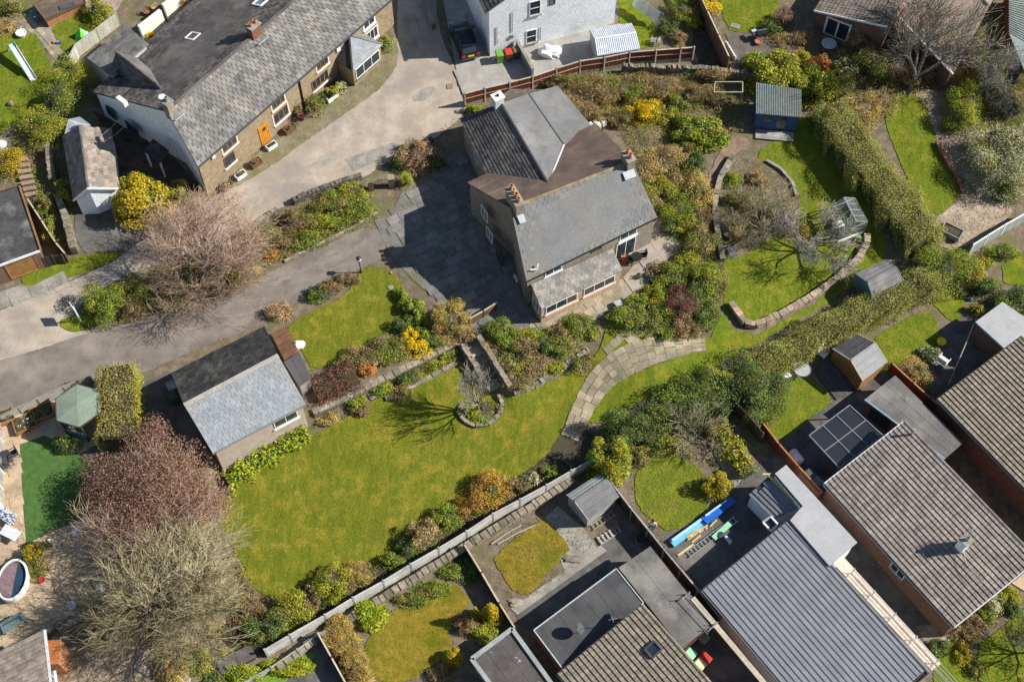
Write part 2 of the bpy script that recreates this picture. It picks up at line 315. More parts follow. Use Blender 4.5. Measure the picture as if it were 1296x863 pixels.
def ground_cover(name, label, polys, n, size, aspect, mat, zoff=(.0,.12), cat='plants', up=.8, clump=0, hump=0):
    SEED[0] += 1; rg = np.random.default_rng(SEED[0]); pts = []
    for poly in polys:
        W = [G(x, y) for x, y in poly]; xs = [p.x for p in W]; ys = [p.y for p in W]; area = abs(sum(W[i].x*W[i-1].y-W[i-1].x*W[i].y for i in range(len(W))))/2
        k = 0; want = int(n*area*LEAFK); X = rg.uniform(min(xs), max(xs), want*4+10); Y = rg.uniform(min(ys), max(ys), want*4+10)
        if clump: X = X+.25*np.sin(X*3.1+Y*1.7)*clump; Y = Y+.25*np.sin(Y*3.7-X*2.3)*clump
        ins = np.zeros(len(X), bool); j = len(W)-1
        for i in range(len(W)):
            c = ((W[i].y > Y) != (W[j].y > Y)) & (X < (W[j].x-W[i].x)*(Y-W[i].y)/((W[j].y-W[i].y) or 1e-9)+W[i].x); ins ^= c; j = i
        X, Y = X[ins][:want], Y[ins][:want]; pts.append(np.stack([X, Y, zg_np(X, Y)+rg.uniform(*zoff, len(X))], 1))
    P = np.vstack(pts); N = np.tile([0,0,1.], (len(P),1)); V, F, q = leaf_quads(P, N, size, aspect, up, rg); ms = [mat] if isinstance(mat, str) else list(mat)
    w = np.sin(P[:,0]*1.7+1)+np.sin(P[:,1]*2.1+P[:,0]*.6)+rg.normal(0,.7,len(P)); idx = np.clip(((w+2)/4*len(ms)).astype(int), 0, len(ms)-1)
    if hump: P0 = np.repeat(np.maximum(0, np.sin(P[:,0]*1.9)+np.sin(P[:,1]*2.4+1)+.4)*hump, 4); V[:,2] += P0
    o = npmesh(name, V, F, [MATS[m] for m in ms], None, q, origin=Vector(P[0]), midx=idx); tag(o, label, cat, None, 'stuff'); return o
# ------------------------------------------------------------------ palette
grass = surf('grass', (.09,.130,.012), (.20,.20,.02), 2.6, 9, (.25,.215,.028), .95, .6, .05, stretch=(1,.22,1,-1.05), lo=.28, hi=.72, spec=.05)
grass_b = surf('grass_bright', (.088,.145,.012), (.185,.21,.02), 2.6, 9, (.23,.22,.026), .95, .6, .05, stretch=(1,.25,1,-1.05), lo=.28, hi=.72, spec=.05)
grass_dry = surf('grass_dry', (.15,.135,.012), (.32,.225,.035), 1.8, 22, (.13,.14,.010), .95, .5, .04, lo=.3, hi=.7, spec=.05)
astro = surf('astro_grass', (.05,.115,.022), (.085,.17,.04), 2.2, 30, None, .9, .4, .02)
soil = surf('soil', (.13,.10,.068), (.25,.20,.14), 1.5, 16, (.15,.145,.06), .95, .8, .06)
soil_dark = surf('soil_dark', (.045,.035,.028), (.11,.085,.062), 1.8, 18, (.07,.07,.035), .95, .8, .06)
gravel = surf('lane_gravel', (.35,.29,.225), (.50,.43,.345), .55, 22, (.30,.265,.225), .95, .5, .02, spots=((.26,.22,.17), 1.6, .66))
parking = surf('parking_gravel', (.30,.285,.265), (.42,.395,.36), 1.2, 26, None, .95, .6, .02)
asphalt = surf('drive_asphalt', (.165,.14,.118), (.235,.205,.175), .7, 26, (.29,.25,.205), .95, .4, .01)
asphalt_and_shade = surf('dark_asphalt_and_shade', (.085,.08,.076), (.15,.142,.132), 1., 20, (.19,.175,.155), .95, .5, .015)  # dark asphalt; its tone also stands for the shade on the work yard
conc = surf('concrete', (.25,.235,.205), (.38,.355,.31), 1.2, 14, (.2,.195,.16), .92, .4, .01)
dirt = surf('dry_dirt', (.30,.235,.175), (.48,.39,.30), 1.1, 16, (.19,.165,.11), .95, .8, .04)
sand = surf('sandy_paving', (.42,.31,.20), (.60,.46,.31), .9, 14, (.33,.26,.18), .92, .4, .01, rnd=(.86,1.12))
flag_g = surf('grey_flag', (.17,.165,.155), (.265,.25,.225), 1.3, 14, (.15,.155,.12), .9, .4, .01, rnd=(.74,1.2))
flag_t = surf('tan_flag', (.30,.25,.17), (.43,.36,.255), 1.3, 14, (.24,.23,.15), .92, .45, .01, rnd=(.7,1.22))
joint = surf('moss_joint', (.10,.095,.06), (.17,.15,.10), 3., 20, None, .95, .6, .02)
stone_w = brick('sandstone_wall', (.36,.27,.16), (.27,.20,.12), (.30,.25,.18), .42, .16, msize=.02)
stone_g = brick('grey_stone_wall', (.30,.25,.19), (.22,.185,.15), (.33,.29,.24), .38, .17, msize=.02)
stone_p = surf('rubble_stone', (.20,.17,.13), (.36,.31,.24), 2.2, 9, (.16,.16,.10), .95, .7, .03, rnd=(.65,1.3))
stone_d = surf('dark_stone', (.10,.09,.075), (.20,.175,.14), 2.2, 9, None, .95, .7, .03, rnd=(.6,1.35))
redbrick = brick('red_brick', (.25,.075,.04), (.18,.055,.035), (.22,.16,.12))
redbrick2 = brick('brown_brick', (.20,.085,.055), (.15,.065,.045), (.2,.16,.13))
orbrick = brick('orange_brick', (.46,.17,.06), (.38,.13,.05), (.40,.25,.15))
white_r = surf('white_render', (.76,.79,.82), (.87,.89,.90), 1.4, 9, (.70,.73,.76), .9, .35, .02, lo=.25, hi=.6)
cream_r = surf('cream_render', (.78,.73,.60), (.88,.84,.74), 1.2, 9, None, .9, .2, .01)
fence_pale = surf('pale_grey_fence', (.50,.48,.46), (.64,.62,.59), 2., 14, (.42,.40,.37), .9, .3, .01, rnd=(.88,1.1))
stone_t = surf('tan_coping', (.30,.26,.20), (.44,.39,.31), 2.2, 9, (.24,.23,.16), .95, .6, .02, rnd=(.75,1.2))
white_p = plain('white_paint', (.80,.80,.79), .45)
white_pl = plain('white_plastic', (.72,.74,.76), .35)
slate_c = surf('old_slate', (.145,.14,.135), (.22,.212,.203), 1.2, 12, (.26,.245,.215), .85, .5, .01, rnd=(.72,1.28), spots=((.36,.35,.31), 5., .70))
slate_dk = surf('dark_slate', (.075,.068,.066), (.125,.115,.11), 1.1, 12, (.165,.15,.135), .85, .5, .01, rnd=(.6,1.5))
slate_h = surf('house_slate', (0.156,0.16,0.163), (0.19,0.193,0.193), .8, 12, (0.195,0.178,0.158), .75, .3, .006, rnd=(.86,1.12))
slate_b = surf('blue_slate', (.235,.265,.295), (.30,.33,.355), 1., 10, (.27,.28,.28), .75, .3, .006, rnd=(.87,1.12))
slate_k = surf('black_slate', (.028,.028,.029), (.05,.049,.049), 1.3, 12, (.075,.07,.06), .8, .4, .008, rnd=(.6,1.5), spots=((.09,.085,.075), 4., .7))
slate_w = surf('weathered_slate', (.22,.21,.19), (.32,.305,.28), 1.5, 12, (.19,.185,.17), .85, .5, .01, rnd=(.75,1.25))
felt_br = surf('brown_felt', (.10,.075,.062), (.16,.115,.092), .8, 14, (.21,.155,.115), .92, .4, .01, spots=((.22,.19,.16), 3., .72))
felt_g = surf('grey_felt', (.14,.14,.142), (.20,.198,.195), .7, 16, (.24,.235,.225), .9, .3, .01)
felt_d = surf('dark_felt', (.055,.055,.058), (.088,.087,.09), .6, 18, (.10,.098,.1), .85, .25, .006)
felt_p = surf('patched_felt', (.12,.115,.108), (.19,.18,.168), .8, 14, (.25,.235,.21), .9, .3, .01, spots=((.42,.40,.36), 1.3, .68))
felt_l = surf('light_grey_roof', (.36,.365,.37), (.43,.432,.435), .8, 20, None, .7, .1, .004)
felt_bk = surf('lichen_black_roof', (.05,.05,.05), (.10,.098,.095), 1., 12, (.24,.235,.225), .9, .4, .01)
tile_b = surf('concrete_tile_brown', (.20,.17,.13), (.29,.25,.195), 2.2, 14, (.255,.225,.17), .92, .5, .01, rnd=(.8,1.18))
tile_g = surf('concrete_tile_grey', (.205,.178,.155), (.29,.257,.226), 2., 14, (.32,.282,.245), .92, .5, .01, rnd=(.82,1.16))
tile_l = surf('tile_weathered_brown', (.15,.125,.105), (.23,.195,.165), 2, 14, (.2,.175,.15), .92, .5, .01, rnd=(.75,1.25))
tile_n = surf('new_flat_tile', (.175,.185,.208), (.22,.231,.255), .8, 16, None, .6, .2, .004, rnd=(.93,1.07))
tile_be = surf('beige_roof_tile', (.34,.265,.205), (.45,.36,.285), 1.5, 12, (.30,.26,.21), .92, .4, .01, rnd=(.8,1.15))
wood_b = surf('brown_timber', (.115,.06,.034), (.19,.105,.06), 2., 14, None, .85, .4, .01, rnd=(.72,1.25))
wood_r = surf('red_stained_timber', (.15,.038,.022), (.21,.06,.035), 2., 14, None, .8, .3, .01, rnd=(.75,1.2))
wood_g = surf('grey_timber', (.30,.285,.275), (.42,.405,.39), 2., 14, (.25,.24,.22), .9, .4, .01, rnd=(.82,1.15))
wood_o = surf('orange_timber', (.30,.15,.05), (.42,.225,.085), 2., 14, None, .8, .3, .01, rnd=(.8,1.15))
wood_p = surf('pale_timber', (.42,.37,.27), (.55,.49,.38), 2., 14, None, .85, .3, .01, rnd=(.85,1.12))
wood_y = surf('new_timber', (.55,.42,.19), (.68,.54,.28), 2., 14, None, .8, .2, .005, rnd=(.8,1.15))
wood_d = surf('dark_timber', (.045,.034,.028), (.09,.07,.058), 2., 14, None, .85, .4, .01, rnd=(.75,1.25))
fence_c = surf('grey_green_fence', (.40,.40,.33), (.52,.51,.43), 1.5, 12, None, .85, .2, .01, rnd=(.88,1.08))
orange_door = surf('orange_door', (.52,.20,.02), (.62,.26,.03), 3., 12, None, .5, .1, .004)
terra = plain('terracotta', (.42,.17,.08), .8)
terra_y = plain('buff_clay', (.56,.36,.16), .8)
lead = plain('lead_flashing', (.42,.45,.47), .5)
galv = plain('galvanised_steel', (.55,.57,.58), .35, .6)
black_m = plain('black_metal', (.02,.02,.022), .45)
grey_pl = plain('grey_plastic', (.20,.21,.22), .5)
dkgrey = plain('dark_grey_paint', (.07,.075,.08), .6)
red_pl = plain('red_plastic', (.50,.045,.03), .45)
green_pl = plain('green_plastic', (.16,.34,.06), .45)
green_dk = plain('dark_green_plastic', (.03,.10,.06), .5)
olive_pl = plain('olive_plastic', (.12,.105,.055), .5)
cream_pl = plain('cream_plastic', (.72,.64,.36), .5)
cyan = plain('cyan_sheet', (.16,.52,.74), .5); blue = plain('blue_sheet', (.015,.12,.50), .4); blue_w = plain('blue_shed_paint', (.035,.085,.20), .7)
mint = plain('mint_board', (.32,.66,.42), .5); yellow = plain('yellow_plastic', (.85,.58,.01), .45); lime = plain('lime_fabric', (.18,.70,.05), .6)
teal_p = plain('teal_grey_paint', (.13,.21,.23), .7); sage = surf('sage_felt', (.20,.25,.195), (.235,.29,.225), 1., 16, None, .85, .2, .005)
cover_p = surf('mauve_cover', (.20,.135,.15), (.26,.18,.195), 2., 20, None, .6, .2, .01, spots=((.38,.31,.32), 6., .62))
pane = glass_pane('window_glass'); pane_b = glass_pane('glass_painted_reflection', (.16,.20,.26), .15); pane_r = glass_pane('dark_roof_glazing', (.03,.033,.038), .12)  # pane_b has a bluish reflection painted into its base colour
clear_g = clear('clear_glass', (.85,.9,.88), .10); car_p = plain('black_car_paint', (.012,.012,.014), .18, spec=.6); plate_y = plain('yellow_plate', (.85,.62,.02), .4); lamp_r = plain('red_lamp', (.45,.02,.02), .3)
jeans = plain('denim', (.08,.14,.28), .9); beige = plain('beige_cotton', (.55,.45,.31), .9); skin = plain('skin', (.55,.33,.24), .6); hair = plain('dark_hair', (.04,.028,.02), .7)
# foliage
core_dark = surf('core_dark', (.035,.038,.015), (.07,.068,.028), 4, 20, None, .95, .3, .02)
core_brown = surf('core_brown', (.07,.052,.035), (.13,.10,.068), 4, 20, None, .95, .3, .02)
bark = surf('bark', (.12,.10,.08), (.22,.19,.155), 5, 25, None, .95, .6, .01)
bark_p = surf('pale_bark', (.24,.21,.165), (.34,.305,.245), 5, 25, None, .95, .4, .01)
twig_p = surf('pale_twig', (.30,.26,.155), (.44,.375,.24), 3, 25, (.28,.265,.125), .95, 0, 0, rnd=(.55,1.4))
twig_b = surf('brown_twig', (.33,.225,.165), (.50,.36,.275), 3, 25, None, .95, 0, 0, rnd=(.6,1.35))
twig_g = surf('grey_twig', (.23,.215,.18), (.37,.35,.30), 3, 25, None, .95, 0, 0, rnd=(.6,1.35))
twig_d = surf('dark_twig', (.09,.075,.06), (.16,.135,.11), 3, 25, None, .95, 0, 0, rnd=(.6,1.35))
LEAFC = (2.85,2.5,1.75)
for nm, st in {
 'lf_green': [(.03,.058,.010),(.07,.118,.018),(.135,.185,.036)], 'lf_dark': [(.012,.026,.012),(.028,.052,.02),(.065,.095,.042)],
 'lf_olive': [(.042,.05,.014),(.085,.095,.027),(.15,.15,.055)], 'lf_yg': [(.055,.08,.008),(.13,.15,.014),(.24,.23,.035)],
 'lf_lime': [(.06,.11,.008),(.125,.18,.012),(.21,.25,.035)], 'lf_gold': [(.085,.075,.006),(.165,.135,.008),(.27,.215,.015)],
 'lf_forsythia': [(.20,.15,.003),(.28,.215,.004),(.35,.28,.01)], 'lf_amber': [(.095,.062,.016),(.17,.108,.03),(.255,.17,.05)],
 'lf_tan': [(.075,.06,.038),(.14,.115,.073),(.225,.19,.125)], 'lf_brown': [(.05,.04,.027),(.09,.072,.05),(.15,.12,.08)],
 'lf_purple': [(.03,.016,.018),(.065,.032,.034),(.12,.06,.06)], 'lf_plum': [(.055,.036,.037),(.105,.068,.068),(.185,.128,.124)],
 'lf_orange': [(.17,.06,.015),(.23,.095,.025),(.30,.15,.05)], 'lf_silver': [(.10,.115,.095),(.20,.215,.175),(.33,.34,.285)],
 'lf_white': [(.25,.24,.24),(.32,.32,.33),(.36,.38,.42)], 'lf_straw': [(.12,.10,.04),(.20,.165,.068),(.30,.25,.115)],
 'lf_hedge': [(.06,.076,.02),(.118,.138,.04),(.205,.21,.085)], 'lf_pink': [(.55,.25,.30),(.7,.4,.45)], 'lf_pinkbrown': [(.13,.085,.07),(.23,.155,.125),(.35,.255,.205)],
}.items(): leaf(nm, [tuple(min(.85, v*LEAFC[c]) for c, v in enumerate(t)) for t in st])
# ------------------------------------------------------------------ ground and surfaces
def struct(o): o['kind'] = 'structure'; return o
gx = np.concatenate([np.linspace(-260,-62,12), np.arange(-60,60.01,.5), np.linspace(62,260,12)]); gy = np.concatenate([np.linspace(-200,-42,10), np.arange(-40,52.01,.5), np.linspace(54,320,14)])
X, Y = np.meshgrid(gx, gy); Z = zg_np(X, Y); nx_, ny_ = len(gx), len(gy); idx = np.arange(nx_*ny_).reshape(ny_, nx_)
Fg = np.stack([idx[:-1,:-1], idx[:-1,1:], idx[1:,1:], idx[1:,:-1]], -1).reshape(-1,4)
struct(npmesh('ground', np.stack([X,Y,Z],-1).reshape(-1,3), Fg, soil))
def smooth_poly(P, it=2):
    for _ in range(it):
        Q = []
        for i in range(len(P)):
            a, b = P[i], P[(i+1)%len(P)]; Q += [(a[0]*.75+b[0]*.25, a[1]*.75+b[1]*.25), (a[0]*.25+b[0]*.75, a[1]*.25+b[1]*.75)]
        P = Q
    return P
def patch(name, poly, mat, lift=.03, soft=0, wob=0, cell=1.0):
    W = [G(x, y).xy.to_tuple() for x, y in poly]
    if soft: W = smooth_poly(W, soft)
    if wob:
        Q = []
        for i in range(len(W)):
            a, b = Vector(W[i]), Vector(W[(i+1)%len(W)]); k = max(1, int((b-a).length/.25))
            for j in range(k):
                p = a.lerp(b, j/k); Q.append((p.x+random.uniform(-wob,wob), p.y+random.uniform(-wob,wob)))
        W = Q
    bm = bmesh.new(); vs = [bm.verts.new((x, y, 0)) for x, y in W]; f = bm.faces.new(vs); bmesh.ops.triangulate(bm, faces=[f])
    xs = [w[0] for w in W]; ys = [w[1] for w in W]
    for ax, lo, hi in ((0, min(xs), max(xs)), (1, min(ys), max(ys))):
        v = math.ceil(lo/cell)*cell
        while v < hi:
            co = [0,0,0]; co[ax] = v; no = [0,0,0]; no[ax] = 1
            bmesh.ops.bisect_plane(bm, geom=bm.verts[:]+bm.edges[:]+bm.faces[:], plane_co=co, plane_no=no); v += cell
    bmesh.ops.recalc_face_normals(bm, faces=bm.faces[:])
    Zs = zg_np(np.array([v.co.x for v in bm.verts]), np.array([v.co.y for v in bm.verts]))
    for v, z in zip(bm.verts, Zs): v.co.z = z+lift
    if bm.faces and sum(fc.normal.z for fc in bm.faces) < 0: bmesh.ops.reverse_faces(bm, faces=bm.faces[:])
    me = bpy.data.meshes.new(name); bm.to_mesh(me); bm.free(); me.materials.append(mat)
    o = bpy.data.objects.new(name, me); COL.objects.link(o); return struct(o)
# lanes, drives, yards
patch('lane', [(503,-40),(552,-40),(552,30),(577,90),(592,128),(588,146),(545,180),(500,198),(458,228),(410,246),(350,264),(310,288),(250,318),(190,338),(150,352),(108,380),(84,408),(110,420),(180,412),(300,380),(240,440),(175,470),(60,508),(-60,545),(-60,420),(0,394),(100,352),(150,328),(185,300),(240,270),(285,240),(340,212),(400,168),(450,134),(482,108),(503,78)], gravel, .03, 1, .05)
patch('driveway', [(474,280),(494,322),(445,347),(400,362),(345,405),(330,412),(240,446),(178,474),(60,510),(-50,546),(-50,470),(60,440),(100,424),(140,416),(200,400),(260,386),(330,350),(400,318)], asphalt, .06, 1, .04)
patch('parking_yard', [(553,-40),(600,-40),(618,72),(660,66),(676,98),(640,112),(594,128),(578,90)], parking, .035)
patch('parking_yard', [(656,62),(745,36),(800,28),(800,64),(765,76),(676,98)], parking, .03)
patch('cottage_verge', [(500,40),(506,78),(486,110),(450,136),(400,170),(340,214),(288,243),(264,246),(262,238),(350,178),(440,116),(496,60)], surf('verge_moss', (.17,.145,.085), (.27,.235,.15), 1.5, 16, (.17,.16,.06), .95, .6, .03), .05, 1, .06)
patch('lane_paving', [(436,202),(500,180),(512,188),(448,218)], conc, .045)
patch('outhouse_yard', [(96,262),(150,258),(190,300),(150,318),(108,320),(94,300)], asphalt_and_shade, .04, 0, .05)
patch('cottage_yard', [(118,140),(200,180),(262,244),(225,252),(190,300),(150,258),(150,200)], soil_dark, .02)
patch('garden_pavement', [(-30,20),(30,18),(45,10),(95,-30),(175,-30),(140,26),(96,66),(86,84),(68,80),(50,50),(24,30),(-30,45)], dirt, .015)
patch('garden_path', [(32,22),(46,16),(60,42),(76,62),(84,76),(72,84),(60,66),(46,42)], conc, .03)
patch('lawn', [(-40,66),(0,42),(22,32),(32,48),(44,40),(52,58),(64,80),(72,104),(60,128),(40,152),(18,158),(0,170),(-40,190)], grass_b, .045, 1, .06)
patch('lawn', [(64,32),(105,14),(140,18),(120,40),(97,60),(82,68),(72,50)], grass_b, .045, 1, .06)
patch('kerb_pavement', [(-30,380),(5,368),(60,350),(85,330),(108,345),(60,372),(0,392),(-30,402)], conc, .05)
patch('verge', [(20,350),(60,338),(88,326),(150,318),(150,328),(100,348),(40,368)], grass_b, .06, 1, .12)
patch('sign_verge', [(74,410),(82,402),(110,398),(130,400),(120,412),(100,420),(84,421)], grass_b, .08, 1, .08)
# upper right gardens
patch('lawn', [(782,-30),(806,-30),(836,56),(802,64),(784,28)], grass_b, .04, 0, .05)
patch('lawn', [(900,-40),(1000,-40),(985,10),(975,28),(960,40),(925,42),(915,24)], grass_b, .04, 1, .08)
patch('felt_terrace', [(918,44),(985,36),(1004,62),(962,80),(936,86)], surf('dark_decking', (.10,.085,.07), (.17,.145,.12), 1.5, 14, None, .9, .4, .01), .05)
patch('alley', [(872,0),(895,0),(925,88),(888,92),(878,60)], soil_dark, .03, 0, .06)
patch('lawn', [(956,196),(982,178),(1004,164),(1010,148),(1032,152),(1046,186),(1082,236),(1116,292),(1126,322),(1104,340),(1050,370),(958,418),(928,408),(914,384),(916,320)], grass_b, .04, 1, .05, .5)
patch('vegetable_bed', [(922,196),(958,198),(1004,226),(1012,262),(1008,282),(962,312),(920,334),(906,300),(902,270),(908,226)], soil, .06, 1, .06, .5)
patch('garden_path', [(925,172),(955,178),(925,200),(904,232),(900,275),(912,330),(905,345),(892,300),(890,250),(900,210)], surf('path_soil', (.19,.13,.09), (.30,.215,.155), 1.6, 16, None, .95, .6, .03), .05, 1, .06)
patch('lawn', [(1122,118),(1150,116),(1172,130),(1182,170),(1212,232),(1216,252),(1180,280),(1150,232),(1130,184),(1118,150)], grass_b, .04, 1, .06)
patch('dirt_yard', [(1150,110),(1200,120),(1240,180),(1262,240),(1290,276),(1230,310),(1190,318),(1175,282),(1216,250),(1210,228),(1182,168)], dirt, .03, 1, .1)
patch('lawn', [(1268,336),(1330,300),(1330,372),(1270,358)], grass_b, .04, 0, .05)
patch('lawn', [(1092,436),(1175,386),(1190,420),(1186,442),(1140,462),(1106,478),(1098,450)], grass_b, .045, 1, .05, .5)
patch('lawn', [(1172,376),(1200,360),(1222,372),(1216,404),(1206,410)], grass_b, .045, 1, .05, .5)
patch('dark_patio', [(1186,420),(1250,380),(1296,360),(1330,420),(1190,505),(1170,480),(1196,440)], asphalt_and_shade, .04, 0, 0, .5)
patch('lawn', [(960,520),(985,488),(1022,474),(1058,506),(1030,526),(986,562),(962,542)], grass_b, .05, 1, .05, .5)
patch('dark_patio', [(1030,526),(1060,505),(1082,488),(1130,470),(1110,520),(1060,600),(1010,600),(980,562)], asphalt_and_shade, .045, 0, 0, .5)
patch('alley', [(1100,470),(1140,470),(1225,560),(1330,680),(1330,560),(1190,505)], asphalt_and_shade, .03, 0, 0, .5)
patch('alley', [(1030,620),(1100,700),(1200,800),(1180,830),(1040,690),(985,570)], asphalt_and_shade, .035, 0, 0, .5)
patch('front_path', [(1160,792),(1200,790),(1215,812),(1190,826),(1170,812)], dirt, .06)
patch('lawn', [(1182,824),(1205,820),(1240,870),(1240,920),(1180,920)], grass_b, .05, 0, .05)
patch('lawn', [(1232,818),(1262,800),(1330,740),(1330,920),(1250,920)], grass_b, .055, 1, .05)
patch('paved_drive', [(1280,738),(1340,690),(1340,760),(1296,748)], sand, .07)
# centre
patch('patio', [(474,280),(500,262),(508,244),(560,205),(590,180),(640,260),(672,352),(682,408),(650,424),(612,428),(598,424),(570,396),(520,352),(494,322)], surf('old_paving', (.15,.145,.13), (.22,.21,.185), 1.5, 14, (.16,.15,.10), .95, .5, .02), .04)
patch('patio', [(672,404),(690,408),(788,352),(818,318),(826,284),(842,262),(866,308),(838,352),(796,374),(766,396),(720,428),(668,430)], surf('tan_paving', (.29,.25,.19), (.39,.345,.27), 1.3, 14, (.25,.22,.15), .95, .5, .02), .045, 0, 0, .5)
patch('lawn', [(358,418),(385,398),(440,374),(452,346),(470,336),(500,346),(512,366),(516,392),(508,412),(470,432),(440,450),(396,472),(384,444)], grass, .045, 1, .05)
patch('lawn', [(292,622),(330,590),(396,552),(440,528),(480,504),(500,476),(586,450),(606,486),(640,504),(660,502),(745,458),(726,512),(716,548),(690,590),(620,640),(520,702),(450,735),(380,748),(330,760),(300,700),(270,650)], grass, .05, 1, .06, .5)
patch('lawn', [(742,536),(752,514),(772,490),(800,472),(880,450),(898,430),(914,396),(930,418),(958,424),(1050,374),(1102,334),(1090,356),(1000,412),(900,468),(800,514),(768,534)], grass_b, .06, 0, .05, .5)
patch('path_bed', [(772,398),(812,392),(846,430),(898,428),(900,444),(846,458),(800,462),(768,490),(748,520),(740,545),(716,545),(722,510),(742,470),(760,440)], grass_b, .07, 0, .04, .5)
patch('garden_bed', [(690,580),(716,540),(742,540),(760,560),(740,600)], soil_dark, .07, 0, .06, .5)  # dark soil colour also stands for the shadow lying across this spot
patch('garden_bed', [(340,770),(380,742),(450,728),(520,695),(620,632),(690,578),(740,590),(650,640),(520,715),(340,815)], soil_dark, .07, 0, .08)
patch('lawn', [(802,602),(820,582),(850,572),(882,590),(894,606),(898,640),(880,660),(846,674),(830,662),(806,642)], grass_b, .05, 1, .04)
patch('garden_path', [(900,548),(912,552),(940,605),(930,618),(905,580)], conc, .05)
patch('work_yard', [(830,680),(900,650),(940,600),(990,570),(1000,660),(890,745),(860,715)], asphalt_and_shade, .035)  # shade over this yard is put into the dark ground colour
# lower gardens
patch('lawn', [(459,819),(486,776),(542,752),(575,735),(592,756),(594,766),(566,796),(574,820),(552,840),(520,862),(484,866),(464,842)], grass_dry, .045, 1, .06)
patch('lawn', [(624,708),(640,690),(690,656),(716,684),(720,696),(668,754),(648,746)], grass_dry, .045, 0, .07)
patch('yard', [(650,768),(760,690),(790,665),(820,690),(782,720),(676,798),(660,795)], asphalt_and_shade, .035)
patch('yard_path', [(646,770),(760,690),(768,697),(655,778)], conc, .05)
patch('yard', [(706,640),(740,670),(760,700),(716,728),(690,655)], conc, .025)
patch('yard', [(390,800),(404,805),(445,870),(360,900),(350,860)], asphalt_and_shade, .04)
patch('lawn', [(320,862),(392,822),(402,828),(366,858),(340,885)], surf('grass_lime', (.12,.20,.02), (.20,.30,.035), 2, 24, None, .95, .6, .05), .06, 1, .1)
patch('bin_yard', [(862,820),(902,790),(980,880),(960,920),(905,900)], asphalt_and_shade, .04)
# left gardens
patch('terrace', [(-60,520),(0,528),(118,482),(126,560),(100,575),(57,551),(26,562),(30,640),(34,688),(60,676),(140,640),(160,700),(120,770),(60,798),(-60,860)], sand, .03)
patch('lawn', [(26,563),(57,552),(96,572),(120,600),(130,640),(70,668),(34,688),(30,640)], astro, .06)
patch('dirt_yard', [(60,800),(130,750),(180,740),(240,860),(240,920),(70,920)], dirt, .04, 0, .1)
patch('bin_yard', [(176,486),(216,470),(232,506),(262,560),(200,560),(178,520)], asphalt_and_shade, .04)

for poly in ([(395,205),(425,188),(432,198),(402,216)],[(520,120),(548,108),(552,120),(526,132)],[(300,262),(330,246),(336,256),(306,272)],[(505,20),(530,14),(534,60),(512,66)]): patch('lane_repair', poly, surf('lane_repair', (.30,.265,.22), (.42,.375,.315), 1.2, 26, (.25,.23,.2), .95, .5, .02), .05 if poly[0][0] > 200 else .075, 1, .08)
for poly in ([(462,300),(400,332),(330,366),(262,398),(262,402),(330,371),(400,337),(464,306)],[(478,312),(410,344),(345,380),(262,420),(262,424),(346,386),(412,350),(480,318)]): patch('tyre_track', poly, surf('worn_asphalt', (.20,.175,.15), (.27,.24,.205), .9, 26, (.18,.155,.13), .95, .3, .01), .064, 1, .12)
# ------------------------------------------------------------------ building helpers
def V3(p, dz=0): return Vector((p[0], p[1], p[2]+dz))
def roof_slab(root, pts, t, mat, name='roof'): return MB().slab(pts, t).build(name, mat, root)
def bil(q, u, v): return (q[0]*(1-u)+q[1]*u)*(1-v)+(q[3]*(1-u)+q[2]*u)*v
def qnorm(q):
    n = (q[1]-q[0]).cross(q[3]-q[0]); n.normalize(); return n if n.z > 0 else -n
def slates(root, quad, course, w, mat, indiv=0, name='slate', th=.03, parent=None, mask=None, jit=.0):
    q = [Vector(p) for p in quad]; n = qnorm(q); S = ((q[3]-q[0]).length+(q[2]-q[1]).length)/2; L = ((q[1]-q[0]).length+(q[2]-q[3]).length)/2
    nr = max(1, round(S/course)); nc = max(1, round(L/w)); cells = []
    for i in range(nr):
        v0, v1 = i/nr, min(1, (i+1.12)/nr); cuts = [0.]; off = .5 if i % 2 else 0
        for k in range(nc+1):
            u = (k+off+random.uniform(-.12,.12))/nc
            if .25/nc < u < 1-.25/nc: cuts.append(u)
        cuts.append(1.)
        for u0, u1 in zip(cuts[:-1], cuts[1:]):
            if mask and not mask((u0+u1)/2, (v0+v1)/2): continue
            cells.append((u0+.0012, u1-.0012, v0, v1))
    ind = set(random.sample(range(len(cells)), min(indiv, len(cells)))) if indiv else set()
    if indiv and len(cells) > indiv: ind = set(range(indiv))
    rest = MB()
    for k, (u0, u1, v0, v1) in enumerate(cells):
        jt = random.uniform(0, jit); lo = n*(th+.016+jt); hi = n*.016
        top = [bil(q,u0,v0)+lo, bil(q,u1,v0)+lo, bil(q,u1,v1)+hi, bil(q,u0,v1)+hi]; d = n*(th*.75)
        mb = MB() if k in ind else rest; mb.hexa([p-d for p in top]+top)
        if k in ind:
            o = mb.build(name, mat, None, origin=root.location)
            o.location = (0,0,0) if parent else o.location
            if parent: o.parent = parent
            else: o.location = (0,0,0); o.parent = root
    if rest.v:
        o = rest.build(name+'s', mat, None, origin=root.location); o.location = (0,0,0); o.parent = parent or root; stuff(o)
